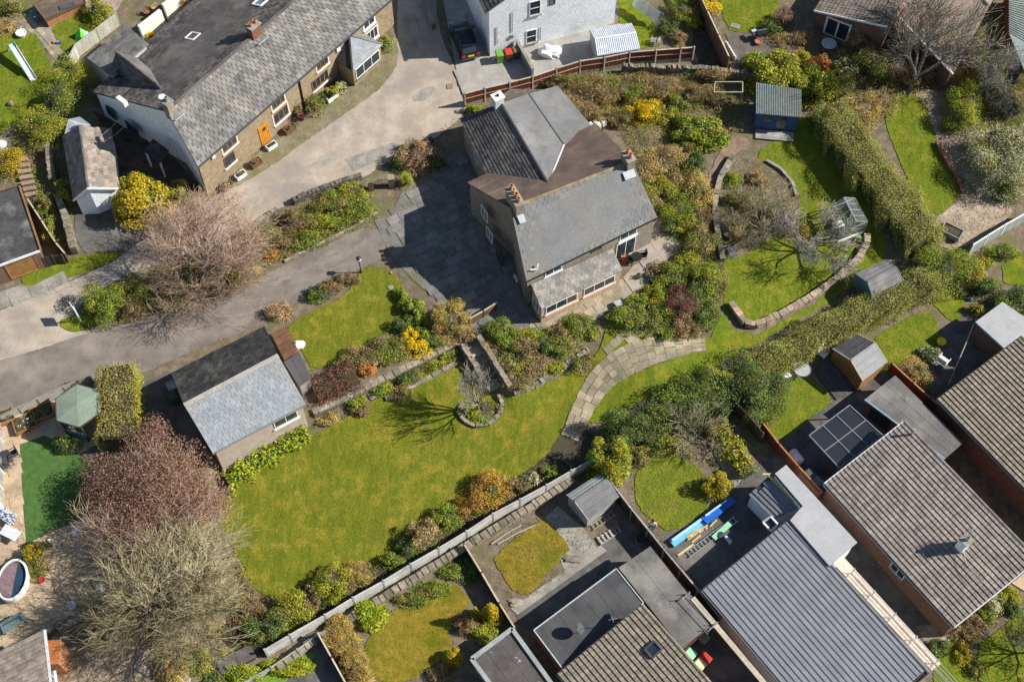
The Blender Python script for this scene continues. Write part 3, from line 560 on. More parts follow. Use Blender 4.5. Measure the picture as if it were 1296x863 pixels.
def tiles(root, quad, mat, course=.33, col=.3, amp=.03, step=.06, name='roof_tiles', nsub=4, flat=False):
    q = [Vector(p) for p in quad]; n = qnorm(q); S = (q[3]-q[0]).length; L = (q[1]-q[0]).length; nr = max(1, round(S/course)); nc = max(1, round(L/col))
    Vs, Fs, Rr = [], [], []
    for i in range(nr):
        for k in range(nc):
            r = random.random(); b = len(Vs)
            for j in range(nsub+1):
                u = min((k+j/nsub*.98)/nc, 1); ph = j/nsub; w = 0 if flat else amp*(.5-.5*math.cos(2*math.pi*min(1, ph*1.25))); j2 = random.uniform(-.004,.004)
                Vs.append(bil(q,u,i/nr)+n*(step+w+j2)); Vs.append(bil(q,u,min(1,(i+1.05)/nr))+n*(.012+w)); Vs.append(bil(q,u,(i+.16)/nr)+n*.001); Rr += [r]*3
            for j in range(nsub):
                a = b+j*3; Fs += [(a, a+3, a+4, a+1), (a+2, a+5, a+3, a)]
    return stuff(npmesh(name, [tuple(v) for v in Vs], Fs, mat, root, Rr))
def inset(pts, d):
    c = sum((Vector(p) for p in pts), Vector())/len(pts); out = []; n = len(pts)
    P = [Vector(p) for p in pts]
    for i in range(n):
        e0 = (P[i]-P[i-1]).xy.normalized(); e1 = (P[(i+1)%n]-P[i]).xy.normalized(); m = []
        for e, p in ((e0, P[i]), (e1, P[i])):
            nn = Vector((-e.y, e.x))
            if nn.dot(c.xy-p.xy) < 0: nn = -nn
            m.append(nn)
        k = 1+m[0].dot(m[1]); v = (m[0]+m[1])/max(k, .3)*d; out.append(Vector((P[i].x+v.x, P[i].y+v.y, P[i].z)))
    return out
def walls(root, ring, zb, mat, name='wall', drop=.1):
    mb = MB(); n = len(ring)
    for i in range(n):
        a, b = ring[i], ring[(i+1)%n]; mb.poly([(a.x,a.y,zb),(b.x,b.y,zb),(b.x,b.y,b.z-drop),(a.x,a.y,a.z-drop)], .5)
    return mb.build(name, mat, root)
def apex(a, b, r, other=None, d=.16):
    if other is None: q = (a+b)/2; k = Vector((r.x, r.y, r.z)); v = (q-r).xy; return k
    v = (other-r).xy.normalized()*d; return Vector((r.x+v.x, r.y+v.y, r.z))
def gable(root, e1, e2, e3, e4, r1, r2, zb, wmat, ins=.25, roofmat=None, t=.1, drop=.13):
    """e1-e2 one eave, e4-e3 the other, r1-r2 the ridge between; two roof slabs and a ring of walls"""
    i1, i2, i3, i4 = inset([e1,e2,e3,e4], ins); ring = [i1, i2, apex(i2, i3, r2, r1, ins), i3, i4, apex(i4, i1, r1, r2, ins)]
    walls(root, ring, zb, wmat, drop=drop)
    a = roof_slab(root, [e1,e2,r2,r1], t, roofmat); b = roof_slab(root, [r1,r2,e3,e4], t, roofmat)
    return [i1,i2,i3,i4], a, b
def flat_block(name, label, px, h, wmat, rmat, cat='building', ins=.12, edge=None, t=.14, zb=None, group=None, heights=None):
    c = G(sum(p[0] for p in px)/len(px), sum(p[1] for p in px)/len(px), h); z0 = zg(c.x, c.y) if zb is None else zb
    hs = heights or [h]*len(px); P = [A(x, y, z0+hh) for (x, y), hh in zip(px, hs)]; root = thing(name, label, cat, Vector((c.x, c.y, z0)), group)
    zl = min(zg(p.x, p.y) for p in P)-.3; walls(root, inset(P, ins), zl, wmat, drop=t*.6); roof_slab(root, P, t, rmat)
    if edge:
        Q = inset(P, .06)
        for i in range(len(Q)):
            MB().beam(Q[i]+Vector((0,0,.03)), Q[(i+1)%len(Q)]+Vector((0,0,.03)), .07, .07).build('roof_edge', edge, root)
    if len(P) == 4 and not heights and h > 1.5:
        L = (P[1]-P[0]).length; k = max(2, int(L/.95))
        for i in range(1, k): MB().beam(P[0].lerp(P[1],i/k).lerp(P[3].lerp(P[2],i/k),.02)+Vector((0,0,.004)), P[3].lerp(P[2],i/k).lerp(P[0].lerp(P[1],i/k),.02)+Vector((0,0,.004)), .07, .016).build('felt_seam', rmat, root)
    return root, P, z0
def window(root, a, b, s, z, w, h, frame, n=2, sill=None, glass=None, rows=1, name='window', fw=.06, surround=None, out=None):
    """frame, panes and sill on the wall line a-b, s metres along, bottom at z"""
    a, b = Vector((a[0],a[1],0)), Vector((b[0],b[1],0)); d = (b-a).normalized(); o = out if out is not None else Vector((d.y, -d.x, 0)); f = MB(); g = MB(); c0 = a+d*s
    def bx(mb, u0, u1, z0, z1, dep0, dep1): mb.hexa([c0+d*u0+o*dep0+Vector((0,0,z0)), c0+d*u1+o*dep0+Vector((0,0,z0)), c0+d*u1+o*dep1+Vector((0,0,z0)), c0+d*u0+o*dep1+Vector((0,0,z0)), c0+d*u0+o*dep0+Vector((0,0,z1)), c0+d*u1+o*dep0+Vector((0,0,z1)), c0+d*u1+o*dep1+Vector((0,0,z1)), c0+d*u0+o*dep1+Vector((0,0,z1))])
    bx(f,0,w,z,z+fw,-.02,.055); bx(f,0,w,z+h-fw,z+h,-.02,.055); bx(f,0,fw,z+fw,z+h-fw,-.02,.055); bx(f,w-fw,w,z+fw,z+h-fw,-.02,.055)
    for k in range(1, n): u = w*k/n; bx(f,u-fw*.4,u+fw*.4,z+fw,z+h-fw,-.02,.05)
    for k in range(1, rows): zz = z+h*k/rows; bx(f,fw,w-fw,zz-fw*.4,zz+fw*.4,-.02,.045)
    W = f.build(name, frame, root)
    for i in range(n):
        for j in range(rows):
            g = MB(); bx(g, w*i/n+.03, w*(i+1)/n-.03, z+h*j/rows+.03, z+h*(j+1)/rows-.03, -.01, .018); sub(g, 'pane', glass or pane, W, root)
    if surround:
        m = MB(); k = .09; bx(m,-k,0,z-k*0,z+h+k,-.02,.04); bx(m,w,w+k,z,z+h+k,-.02,.04); sub(m, 'surround', surround, W, root)
    if sill:
        m = MB(); bx(m,-.1,w+.1,z-.1,z-.002,-.02,.14); sub(m, 'sill', sill, W, root)
    return W
def chimney(root, c, sx, sy, z0, z1, rz, mat, pots, potmat, capmat=None):
    m = MB(); m.box((c.x,c.y,(z0+z1)/2), (sx,sy,z1-z0), rz); st = m.build('chimney', mat, root); MB().box((c.x,c.y,z1+.05), (sx+.14,sy+.14,.1), rz).build('chimney_cap', capmat or conc, root)
    for k, (u, v, r, hh, pm) in enumerate(pots):
        p = Vector((c.x,c.y,z1+.1))+Matrix.Rotation(rz,3,'Z')@Vector((u,v,0)); m = MB(); m.lathe(p, [(r*1.15,0),(r,hh*.3),(r*.88,hh*.85),(r*1.05,hh*.88),(r*1.05,hh),(r*.7,hh),(r*.7,hh-.12)], 10)
        sub(m, 'chimney_pot', pm, st, root)
    return st
def ridge_tiles(root, a, b, mat, n=None, w=.3, name='ridge_tile', indiv=True):
    a, b = Vector(a), Vector(b); L = (b-a).length; n = n or max(2, round(L/.45)); d = (b-a).normalized(); x = d.cross(Vector((0,0,1))).normalized(); allm = MB()
    for k in range(n):
        p, q = a+(b-a)*(k+.02)/n, a+(b-a)*(k+.98)/n; mb = MB() if indiv else allm; vs = []
        for pt, s in ((p, 1.0), (q, .94)):
            for u, h in ((-.5,-.07),(-.28,.05),(0,.09),(.28,.05),(.5,-.07)): vs.append(pt+x*u*w*s+Vector((0,0,h+.03)))
        mb.add(vs, [(i,i+1,i+6,i+5) for i in range(4)]+[(4,3,2,1,0),(5,6,7,8,9)])
        if indiv: mb.build(name, mat, root)
    if not indiv: stuff(allm.build(name+'s', mat, root))
def skylight(root, quad, frame, glass):
    q = [Vector(p) for p in quad]; n = qnorm(q); m = MB(); c = sum(q, Vector())/4
    for i in range(4): m.beam(q[i]+n*.12, q[(i+1)%4]+n*.12, .12, .16)
    f = m.build('skylight', frame, root); sub(MB().poly([p.lerp(c,.08)+n*.13 for p in q]), 'pane', glass, f, root); return f
# ------------------------------------------------------------------ the stone house in the middle
zb = zg(*G(735, 330).xy); hz = lambda h: zb+h
root = thing('stone_house', 'stone detached house with grey slate roof and brown felt rear roof', 'house', V3(G(720, 320)))
e1, e2 = A(666,356,hz(3.55)), A(832,275,hz(3.55)); r1, r2 = A(646,263,hz(6.2)), A(800,204,hz(6.2)); e4, e3 = A(591,231,hz(4.1)), A(754,156,hz(4.1))
i1, i2, i3, i4 = inset([e1,e2,e3,e4], .16)
walls(root, [i1, i2, apex(i2,i3,r2,r1), i3, i4, apex(i4,i1,r1,r2)], zb-.5, stone_g, drop=.13)
HW = (i1, i2, i3, i4)
fr = roof_slab(root, [e1,e2,r2,r1], .1, slate_h, 'front_roof'); slates(root, [e1,e2,r2,r1], .36, .5, slate_h, 300, th=.02, parent=fr)
br = roof_slab(root, [r1,r2,e3,e4], .1, felt_br, 'rear_roof')
for k in range(1, 4):
    a, b = r1.lerp(e4, k/4), r2.lerp(e3, k/4); sub(MB().beam(a+Vector((0,0,.0)), b+Vector((0,0,.0)), .16, .03), 'felt_lap', felt_br, br, root)
ridge_tiles(root, r1, r2, surf('mossy_ridge', (.24,.19,.12), (.36,.29,.19), 2, 14, (.2,.18,.08), .95, .5, .01, rnd=(.8,1.2)), 20, .28)
# rear wing
w1, w2 = A(694,233,hz(5.7)), A(634,131,hz(5.7)); le1, le2 = A(620,230,hz(4.0)), A(582,150,hz(4.0)); c1, c2 = A(714,184,hz(4.6)), A(669,119,hz(4.6)); o1, o2 = A(748,159,hz(3.7)), A(706,109,hz(3.7))
rw = roof_slab(root, [le2,le1,w1,w2], .1, slate_dk, 'wing_roof'); slates(root, [le2,le1,w1,w2], .3, .42, slate_dk, 0, th=.035, parent=rw)
rw2 = roof_slab(root, [w2,w1,c1,c2], .1, felt_g, 'wing_roof'); slates(root, [c2,c1,w1,w2], .9, .9, felt_g, 40, 'felt_strip', .008, rw2)
rw3 = roof_slab(root, [c2,c1,o1,o2], .1, felt_g, 'lean_to_roof'); slates(root, [o2,o1,c1,c2], .9, .9, felt_g, 40, 'felt_strip', .008, rw3)
ridge_tiles(root, w1, w2, dkgrey, 16, .3); MB().beam(c1+Vector((0,0,.05)), c2+Vector((0,0,.05)), .05, .06).build('valley_strip', dkgrey, root)
MB().beam(w1+Vector((0,0,.03)), c1+Vector((0,0,.06)), .1, .05).build('flashing', white_p, root); MB().beam(le1+Vector((0,0,.08)), w1+Vector((0,0,.03)), .09, .06).build('flashing', white_p, root)
j = [Vector((p.x,p.y,p.z)) for p in (le2, le1, c1, o1, o2, w2)]; k_in = inset([le2, le1, o1, o2], .2)
walls(root, [k_in[0], k_in[1], k_in[2], k_in[3], Vector((k_in[3].lerp(k_in[0],.5).x, k_in[3].lerp(k_in[0],.5).y, hz(5.7)))], zb-.4, stone_g, 'wing_wall', .15)
# gutters, windows, porch
MB().beam(e1+Vector((-.03,-.06,-.06)), e2+Vector((-.03,-.06,-.06)), .11, .09).build('gutter', black_m, root)
MB().beam(i1+Vector((-.05,-.05,-.2)), Vector((i1.x-.05,i1.y-.05,zb)), .08, .08).build('downpipe', dkgrey, root)
dl = (i2-i1).length
window(root, i1, i2, 1.5, hz(2.62), 1.4, .72, white_p, 2, white_p); window(root, i1, i2, dl-3.0, hz(2.5), 1.5, .8, white_p, 2, white_p); window(root, i1, i2, dl*.5, hz(2.8), .9, .5, wood_b, 1)
window(root, i1, i2, dl-3.2, hz(.1), 1.7, 2.1, white_p, 2, None, name='french_door')
gl = (i4-i1).length
window(root, i4, i1, 1.9, hz(2.5), 1.0, 1.3, white_p, 2, stone_p, pane_b); window(root, i4, i1, 2.7, hz(.9), 1.0, 1.2, white_p, 2, stone_p, pane_b); window(root, i4, i1, gl-2.0, hz(1.0), .5, .5, white_p, 1)
MB().hexa([*(lambda a,d,o: [a, a+d, a+d+o, a+o, a+Vector((0,0,2.05)), a+d+Vector((0,0,2.05)), a+d+o+Vector((0,0,2.05)), a+o+Vector((0,0,2.05))])(Vector((i4.x,i4.y,zb))+(i1-i4).xy.normalized().to_3d()*4.3, (i1-i4).xy.normalized().to_3d()*.95, Vector((-.06,-.02,0)))]).build('door', wood_d, root)
window(root, k_in[0], k_in[1], 2.4, hz(2.2), .9, 1.3, white_p, 2, stone_p, pane_b)
# chimneys
rz = math.atan2((r2-r1).y, (r2-r1).x)
cc = r1.lerp(r2, .025); chimney(root, cc+Vector((.1,.2,0)), .62, 1.75, hz(5.0), hz(7.1), rz, stone_g, [(0,.62,.15,.5,terra),(0,.22,.15,.5,terra_y),(0,-.18,.16,.5,terra),(0,-.56,.14,.42,terra)], terra)
MB().box(cc+Vector((.45,-.55,-.2)), (.5,1.3,.05), rz, (.5,0)).build('flashing', lead, root)
cc = r1.lerp(r2, .965); chimney(root, cc, .6, 1.0, hz(5.2), hz(6.9), rz, stone_g, [(0,.25,.14,.45,terra),(0,-.2,.14,.45,terra)], terra); MB().box(cc+Vector((.1,-.85,-.32)), (.9,.6,.05), rz, (.5,0)).build('flashing', lead, root)
cc = A(630,126,hz(6.1)); chimney(root, cc, .75, .62, hz(4.4), hz(6.4), rz+.1, brick('white_painted_brick', (.70,.71,.72), (.62,.63,.64), (.45,.45,.45)), [(0,0,.1,.12,black_m)], black_m, white_p)
# aerial and bracket on the front slope
p = A(676,343,hz(3.9)); MB().beam(p+Vector((-.25,0,.12)), p+Vector((.25,.05,.12)), .1, .12).beam(p+Vector((.2,0,.12)), p+Vector((.3,.4,.35)), .08, .1).build('vent_bracket', white_p, root)
# front sun room (lean-to)
P1, P2, P3, P4 = A(672,360,hz(2.75)), A(775,315,hz(2.75)), A(788,342,hz(1.95)), A(685,391,hz(1.95))
rp = roof_slab(root, [P4,P3,P2,P1], .1, slate_w, 'sun_room_roof'); slates(root, [P4,P3,P2,P1], .3, .36, slate_w, 150, 'slate', .022, rp, jit=.012)
q4, q3 = P4.lerp(P1,.06).lerp(P3,.012), P3.lerp(P2,.06).lerp(P4,.012); q1, q2 = P1.lerp(P2,.012), P2.lerp(P1,.012)
walls(root, [q4, q3, q2, q1], zb-.4, brick('buff_brick', (.50,.35,.22), (.43,.29,.18), (.45,.38,.28)), 'sun_room_wall', .14)
fl = (q3-q4).length
for s in (.35, fl*.5+.2): window(root, q4, q3, s, hz(.7), fl*.5-.7, 1.0, white_p, 3, surf('pink_sill', (.62,.38,.26), (.72,.46,.33), 2, 12, None, .85, .2, .005))
window(root, q1, q4, .3, hz(.5), 1.0, 1.2, white_p, 2, None, pane_b)
# ------------------------------------------------------------------ slate roofed garage of the front garden
zb = zg(*G(300, 470).xy); root = thing('garage', 'garage with blue grey slate front slope and black rear slope', 'garage', V3(G(330, 545)))
g1, g2 = A(269,573,hz(2.5)), A(387,511,hz(2.5)); gr1, gr2 = A(232,511,hz(3.9)), A(351,448,hz(3.9)); g4, g3 = A(217,473,hz(2.7)), A(335,413,hz(2.7))
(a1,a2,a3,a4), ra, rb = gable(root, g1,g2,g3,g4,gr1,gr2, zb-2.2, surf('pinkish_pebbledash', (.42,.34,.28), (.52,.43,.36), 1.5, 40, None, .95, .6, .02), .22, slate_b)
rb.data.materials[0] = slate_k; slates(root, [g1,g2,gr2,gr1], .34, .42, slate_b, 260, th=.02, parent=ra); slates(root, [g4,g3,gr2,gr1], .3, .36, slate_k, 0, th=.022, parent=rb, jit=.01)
MB().beam(gr1.lerp(g1,.04)+Vector((0,0,.08)), gr2.lerp(g2,.04)+Vector((0,0,.08)), .34, .05).build('ridge_flashing', surf('buff_flashing', (.36,.33,.28), (.44,.41,.36), 2, 14, None, .9, .2, .01), root)
MB().beam(g1+Vector((0,-.06,-.06)), g2+Vector((0,-.06,-.06)), .1, .08).build('gutter', grey_pl, root)
window(root, a1, a2, (a2-a1).length-2.3, hz(1.0), 1.8, .95, white_p, 2, white_p)
# ------------------------------------------------------------------ row of stone cottages
zb = zg(*G(370, 170).xy)
root = thing('cottage_row', 'long stone cottage row with old slate roof and white side wall', 'house', V3(G(330, 180)))
EH, RH = 3.75, 6.2
e1, e2 = A(250,211,hz(EH)), A(500,-5,hz(EH)); r1, r2 = A(211,141,hz(RH)), A(425,-44,hz(RH))
e4, e3 = A(117,117,hz(3.0)), A(300,-50,hz(3.0))
i1, i2, i3, i4 = inset([e1,e2,e3,e4], .2)
walls(root, [i2, apex(i2,i3,r2,r1), i3, i4, apex(i4,i1,r1,r2), i1], zb-.5, white_r, 'white_wall', .14)
# sandstone front, 3 cm proud of the core
o = (i2-i1).xy.normalized(); on = Vector((o.y,-o.x,0)); fa, fb = i1+on*.03, i2+on*.03
MB().hexa([Vector((fa.x,fa.y,zb-.5)), Vector((fb.x,fb.y,zb-.5)), Vector((fb.x-on.x*.2,fb.y-on.y*.2,zb-.5)), Vector((fa.x-on.x*.2,fa.y-on.y*.2,zb-.5)), V3(fa,-.16), V3(fb,-.16), V3(fb,-.16)-on*.2, V3(fa,-.16)-on*.2]).build('front_wall', stone_w, root)
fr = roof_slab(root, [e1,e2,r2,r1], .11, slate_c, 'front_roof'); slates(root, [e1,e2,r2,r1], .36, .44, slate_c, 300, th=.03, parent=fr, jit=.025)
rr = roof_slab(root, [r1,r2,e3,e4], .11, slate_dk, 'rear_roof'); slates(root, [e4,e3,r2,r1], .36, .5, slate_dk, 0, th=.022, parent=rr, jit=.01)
MB().beam(r1+Vector((0,0,.06)), r2+Vector((0,0,.06)), .26, .1).build('ridge', slate_dk, root)
MB().beam(e1+on*.06+Vector((0,0,-.07)), e2+on*.06+Vector((0,0,-.07)), .12, .1).build('gutter', dkgrey, root)
zf = lambda px, py, h: (A(px,py,hz(h))-fa).xy.dot(o)      # metres along the front
ww = plain('white_surround', (.80,.79,.76), .6)
for px, py, h, w, hh, n in ((287,180,2.7,1.5,.95,3), (352,129,2.7,1.4,.95,3), (408,80,2.75,1.3,.9,3), (467,28,2.8,1.3,1.0,2)):
    window(root, fa, fb, zf(px,py,h+.4)-w/2, hz(h-.1), w, hh, wood_o if n == 3 else white_p, n, white_p, surround=ww)
for px, py, h, w, hh, n, m in ((297,207,1.0,1.1,1.1,2,wood_b), (359,148,1.0,1.6,1.15,3,wood_o), (409,105,1.0,1.9,1.15,4,wood_o), (471,45,1.0,1.3,1.2,3,white_p)):
    window(root, fa, fb, zf(px,py,h+.5)-w/2, hz(h), w, hh, m, n, white_p, surround=ww if n == 3 else None)
s0 = zf(337,172,1.0)-.5; o3 = o.to_3d(); d0 = Vector((fa.x,fa.y,zb))+o3*s0
m = MB(); m.hexa([d0, d0+o3*1.05, d0+o3*1.05+on*.06, d0+on*.06]+[p+Vector((0,0,2.15)) for p in (d0, d0+o3*1.05, d0+o3*1.05+on*.06, d0+on*.06)]); dr = m.build('door', orange_door, root)
sub(MB().box(d0+o3*.55+on*.07+Vector((0,0,1.65)), (.32,.02,.34), math.atan2(o.y,o.x)), 'pane', pane, dr, root)
for k in (.18, .36, .55, .73, .9): sub(MB().box(d0+o3*1.05*k+on*.063+Vector((0,0,1.0)), (.02,.012,1.9), math.atan2(o.y,o.x)), 'board_joint', wood_o, dr, root)
sub(MB().lathe(d0+o3*.9+on*.08+Vector((0,0,1.05)), [(.03,0),(.045,.03),(.03,.06)], 8), 'handle', black_m, dr, root)
p = A(379,103,hz(3.4)); m = MB(); pp = fa+o3*zf(379,103,3.4); m.beam(Vector((pp.x,pp.y,hz(3.5)))+on*.08, Vector((pp.x,pp.y,zb))+on*.08, .12, .1).build('downpipe', black_m, root)
p = fa+o3*zf(427,61,3.3); MB().box(Vector((p.x,p.y,hz(3.2)))+on*.1, (.35,.15,.4), .7).build('alarm_box', white_p, root)
p = fa+o3*zf(267,197,3.2); MB().box(Vector((p.x,p.y,hz(3.3)))+on*.1, (.3,.15,.35), .7).build('alarm_box', white_p, root)
# hipped slate porch with a window front
q1, q2 = A(424,77,hz(2.2)), A(463,49,hz(2.2)); f1, f2 = A(444,88,hz(2.2)), A(474,61,hz(2.2)); ap = A(441,52,hz(3.6)); ap2 = A(449,45,hz(3.6))
q1 = fa+o3*((q1-fa).xy.dot(o)); q2 = fa+o3*((q2-fa).xy.dot(o)+.3); q1.z = q2.z = hz(2.3); dpt = 1.9; f1, f2 = q1+on*dpt, q2+on*dpt; am = q1.lerp(q2,.5)+Vector((0,0,1.3)); am = am+on*.1
pr = roof_slab(root, [f1, f2, am], .08, slate_b, 'porch_roof'); slates(root, [f1,f2,am+o3*.02,am-o3*.02], .28, .4, slate_b, 40, th=.018, parent=pr)
pl = roof_slab(root, [q1, f1, am], .08, slate_k, 'porch_roof'); sub(MB().beam(f1+Vector((0,0,.05)), am+Vector((0,0,.05)), .14, .06), 'hip_tile', slate_k, pl, root)
pz = roof_slab(root, [f2, q2, am], .08, slate_c, 'porch_roof'); sub(MB().beam(f2+Vector((0,0,.05)), am+Vector((0,0,.05)), .14, .06), 'hip_tile', slate_c, pz, root)
k = inset([q1,f1,f2,q2], .14); walls(root, k, zb-.4, stone_w, 'porch_wall', .08); window(root, k[1], k[2], .25, hz(.85), (k[2]-k[1]).length-.5, 1.15, white_p, 3, stone_p)
# skylights, chimneys, rear gable
def rq(px, py, w, h):   # a small rectangle lying on the rear slope
    u = (r2-r1).normalized(); v = (e4-r1).normalized(); n = u.cross(v).normalized(); n = n if n.z > 0 else -n
    d = Vector(ray(px, py)); t = (r1-Vector(CAM)).dot(n)/d.dot(n); c = Vector(CAM)+d*t
    return [c-u*w/2+v*h/2, c+u*w/2+v*h/2, c+u*w/2-v*h/2, c-u*w/2-v*h/2]
for px, py in ((245,48),(282,0),(330,5)): skylight(root, rq(px,py,.8,1.0), white_p, pane_b)
rz = math.atan2(o.y, o.x)
cc = r1.lerp(r2,.5); t_ = (A(323,44,hz(RH))-r1).xy.dot((r2-r1).xy)/(r2-r1).xy.length_squared; cc = r1.lerp(r2,t_); chimney(root, cc, .95, .6, hz(RH-.7), hz(RH+1.0), rz, redbrick, [(-.25,0,.14,.35,terra),(.25,0,.14,.35,terra)], terra)
MB().box(cc+on*.55+Vector((0,0,-.28)), (1.1,.8,.05), rz, (-.5,0)).build('flashing', lead, root)
cc = r1.lerp(r2,.015); chimney(root, cc, .6, .6, hz(RH-.9), hz(RH+.8), rz, stone_g, [(0,.0,.14,.4,conc)], conc)
MB().lathe(cc+Vector((-.45,.5,.7)), [(.02,-.9),(.02,0),(.26,.02),(.28,.1),(.05,.12)], 14).build('satellite_dish', white_pl, root)
MB().box(cc+on*.7+Vector((.1,0,-.35)), (.9,.5,.05), rz, (-.5,0)).build('flashing', lead, root)
# cross gable on the rear slope and the lower rear wing
g1 = A(147,66,hz(5.2)); g2 = A(204,112,hz(5.3)); gl_, gr_ = A(141,86,hz(3.3)), A(172,72,hz(3.3))
gA = roof_slab(root, [gl_, A(168,106,hz(3.9)), g2, g1], .08, slate_dk, 'gable_roof'); tiles(root, [gl_, A(170,106,hz(4.0)), g2, g1], slate_dk, .28, .4, .02, .05)
gB = roof_slab(root, [g1, g2, A(190,88,hz(4.2)), gr_], .08, slate_c, 'gable_roof'); ridge_tiles(root, g1, g2, slate_dk, 12, .26)
MB().poly([gl_, gr_, V3(gr_,-2.5), V3(gl_,-2.5)]).poly([gl_, gr_, g1]).build('gable_wall', white_r, root)
v1, v2, v3, v4 = A(110,74,hz(2.5)), A(160,32,hz(2.5)), A(188,56,hz(3.9)), A(140,96,hz(3.9))
wr = roof_slab(root, [v1,v2,v3,v4], .1, slate_c, 'wing_roof'); slates(root, [v1,v2,v3,v4], .5, .6, slate_c, 60, th=.025, parent=wr)
k = inset([v1,v2,v3,v4], .2); walls(root, k, zb-.6, surf('blue_grey_render', (.40,.44,.46), (.5,.54,.56), 1, 10, None, .9, .2, .01), 'wing_wall', .14)
# white gable details: two dark windows, parapet tip, small slate canopy
dgl = (i1-i4).xy.normalized(); gn = Vector((dgl.y,-dgl.x,0)); gn = gn if gn.dot(Vector((-1,-.3,0))) > 0 else -gn
for s, z, w, h in ((.7,.9,1.0,1.1),(3.0,.9,1.5,1.1)): window(root, i4, i1, s, hz(z), w, h, dkgrey, 2, None, pane, out=gn)
pb = i4.lerp(i1,.33); MB().box(Vector((pb.x,pb.y,hz(4.9)))+gn*.1, (.9,.35,.5), math.atan2(dgl.y,dgl.x)).build('parapet', white_p, root)
cb = i4.lerp(i1,.62); cz = Vector((cb.x,cb.y,hz(2.4))); dg3 = dgl.to_3d()
cp = roof_slab(root, [cz-dg3*.9+gn*1.1+Vector((0,0,-.5)), cz+dg3*.9+gn*1.1+Vector((0,0,-.5)), cz+dg3*.9, cz-dg3*.9], .08, slate_k, 'canopy'); slates(root, [cz-dg3*.9+gn*1.1+Vector((0,0,-.5)), cz+dg3*.9+gn*1.1+Vector((0,0,-.5)), cz+dg3*.9, cz-dg3*.9], .3, .4, slate_k, 20, th=.015, parent=cp)
for s in (-.8,.8): sub(MB().beam(cz+dg3*s+gn*1.0+Vector((0,0,-.6)), Vector((cz.x,cz.y,zb))+dg3*s+gn*1.0, .12, .12), 'post', white_p, cp, root)
# ------------------------------------------------------------------ white outhouse
zb = zg(*G(118, 240).xy); root = thing('outhouse', 'small white outhouse with brown slate gable roof beside golden shrub', 'outhouse', V3(G(120,262)))
o1, o2 = A(79,172,hz(2.0)), A(93,254,hz(2.0)); o4, o3_ = A(141,163,hz(2.0)), A(150,239,hz(2.0)); q1, q2 = A(100,159,hz(3.3)), A(111,239,hz(3.3))
slate_br = surf('brown_slate', (.20,.165,.14), (.30,.255,.215), 1.3, 12, (.27,.25,.22), .88, .5, .01, rnd=(.7,1.3))
(a1,a2,a3,a4), ra, rb = gable(root, o1,o2,o3_,o4,q1,q2, zb-.5, white_r, .18, slate_br)
slates(root, [o1,o2,q2,q1], .3, .42, slate_br, 90, th=.022, parent=ra); slates(root, [o4,o3_,q2,q1], .36, .44, slate_br, 90, th=.022, parent=rb); ridge_tiles(root, q1, q2, slate_dk, 11, .25)
MB().beam(o2+Vector((0,-.03,.03)), q2+Vector((0,-.03,.05)), .08, .14).build('bargeboard', white_p, root); MB().beam(o3_+Vector((0,-.03,.03)), q2+Vector((0,-.03,.05)), .08, .14).build('bargeboard', white_p, root)
root, P, z0 = flat_block('lean_to', 'small grey lean-to behind the white outhouse', [(81,173),(86,151),(101,148),(116,159),(100,161)], 1.8, teal_p, surf('grey_sheet', (.42,.45,.47), (.5,.53,.55), 1, 12, None, .6, .1, .01), 'outhouse', heights=[1.6,1.6,1.9,1.9,1.9])
# low brick outhouse by the top edge
root, P, z0 = flat_block('outhouse', 'low brick outhouse with brown felt flat roof and dark mat', [(41,6),(57,26),(109,3),(96,-22)], .9, orbrick, felt_br, 'outhouse', edge=wood_b)
p = A(85,8,z0+.95); MB().box(p, (1.3,.5,.06), .42).build('roof_mat', felt_d, root)
# ------------------------------------------------------------------ white house at the top edge
zb = zg(*G(700, 60).xy); root = thing('white_house', 'white rendered two storey house with sash windows at top edge', 'house', V3(G(690,55)))
A0, B0 = G(620,72), G(777,30); u = (B0-A0).xy.normalized().to_3d(); n = Vector((-u.y,u.x,0)); L = (B0-A0).xy.length; Dp = 9.0; EH = 5.2; RH = 8.6
A0.z = B0.z = zb; C0, D0 = B0+n*Dp, A0+n*Dp; up = lambda p, h: Vector((p.x,p.y,zb+h)); M0 = A0.lerp(B0,.5); M1 = D0.lerp(C0,.5)
walls(root, [up(A0,EH), up(M0,RH), up(B0,EH), up(C0,EH), up(M1,RH), up(D0,EH)], zb-.5, white_r, drop=.05)
ov = -n*.0
s1 = roof_slab(root, [up(A0,EH-.1)-u*.35-n*.12, up(M0,RH)-n*.12, up(M1,RH)+n*.2, up(D0,EH-.1)-u*.35+n*.2], .12, slate_dk); slates(root, [up(D0,EH-.1)-u*.35+n*.2, up(A0,EH-.1)-u*.35-n*.12, up(M0,RH)-n*.12, up(M1,RH)+n*.2], .35, .5, slate_dk, 0, th=.03, parent=s1)
s2 = roof_slab(root, [up(M0,RH)-n*.12, up(B0,EH-.1)+u*.35-n*.12, up(C0,EH-.1)+u*.35+n*.2, up(M1,RH)+n*.2], .12, slate_dk)
sx = lambda px, py, h: (A(px,py,zb+h)-A0).xy.dot(u.xy)
for px, py, h, w, hh in ((676,11,4.0,.95,1.55),(673,50,.9,.9,1.5)): window(root, A0, B0, sx(px,py,h)-w/2, zb+h-.55, w, hh, white_p, 1, stone_p, pane, 2)
window(root, A0, B0, sx(701,8,4.3)-.25, zb+4.1, .5, .75, dkgrey, 1, None, pane_b)
for px, py, h0, h1 in ((649,30,2.2,4.4),(631,50,1.2,3.2),(687,50,.4,1.9)):
    p = A0+u*sx(px,py,(h0+h1)/2); MB().beam(up(p,h0)-n*.05, up(p,h1)-n*.05, .05, .05).build('cable', grey_pl, root)
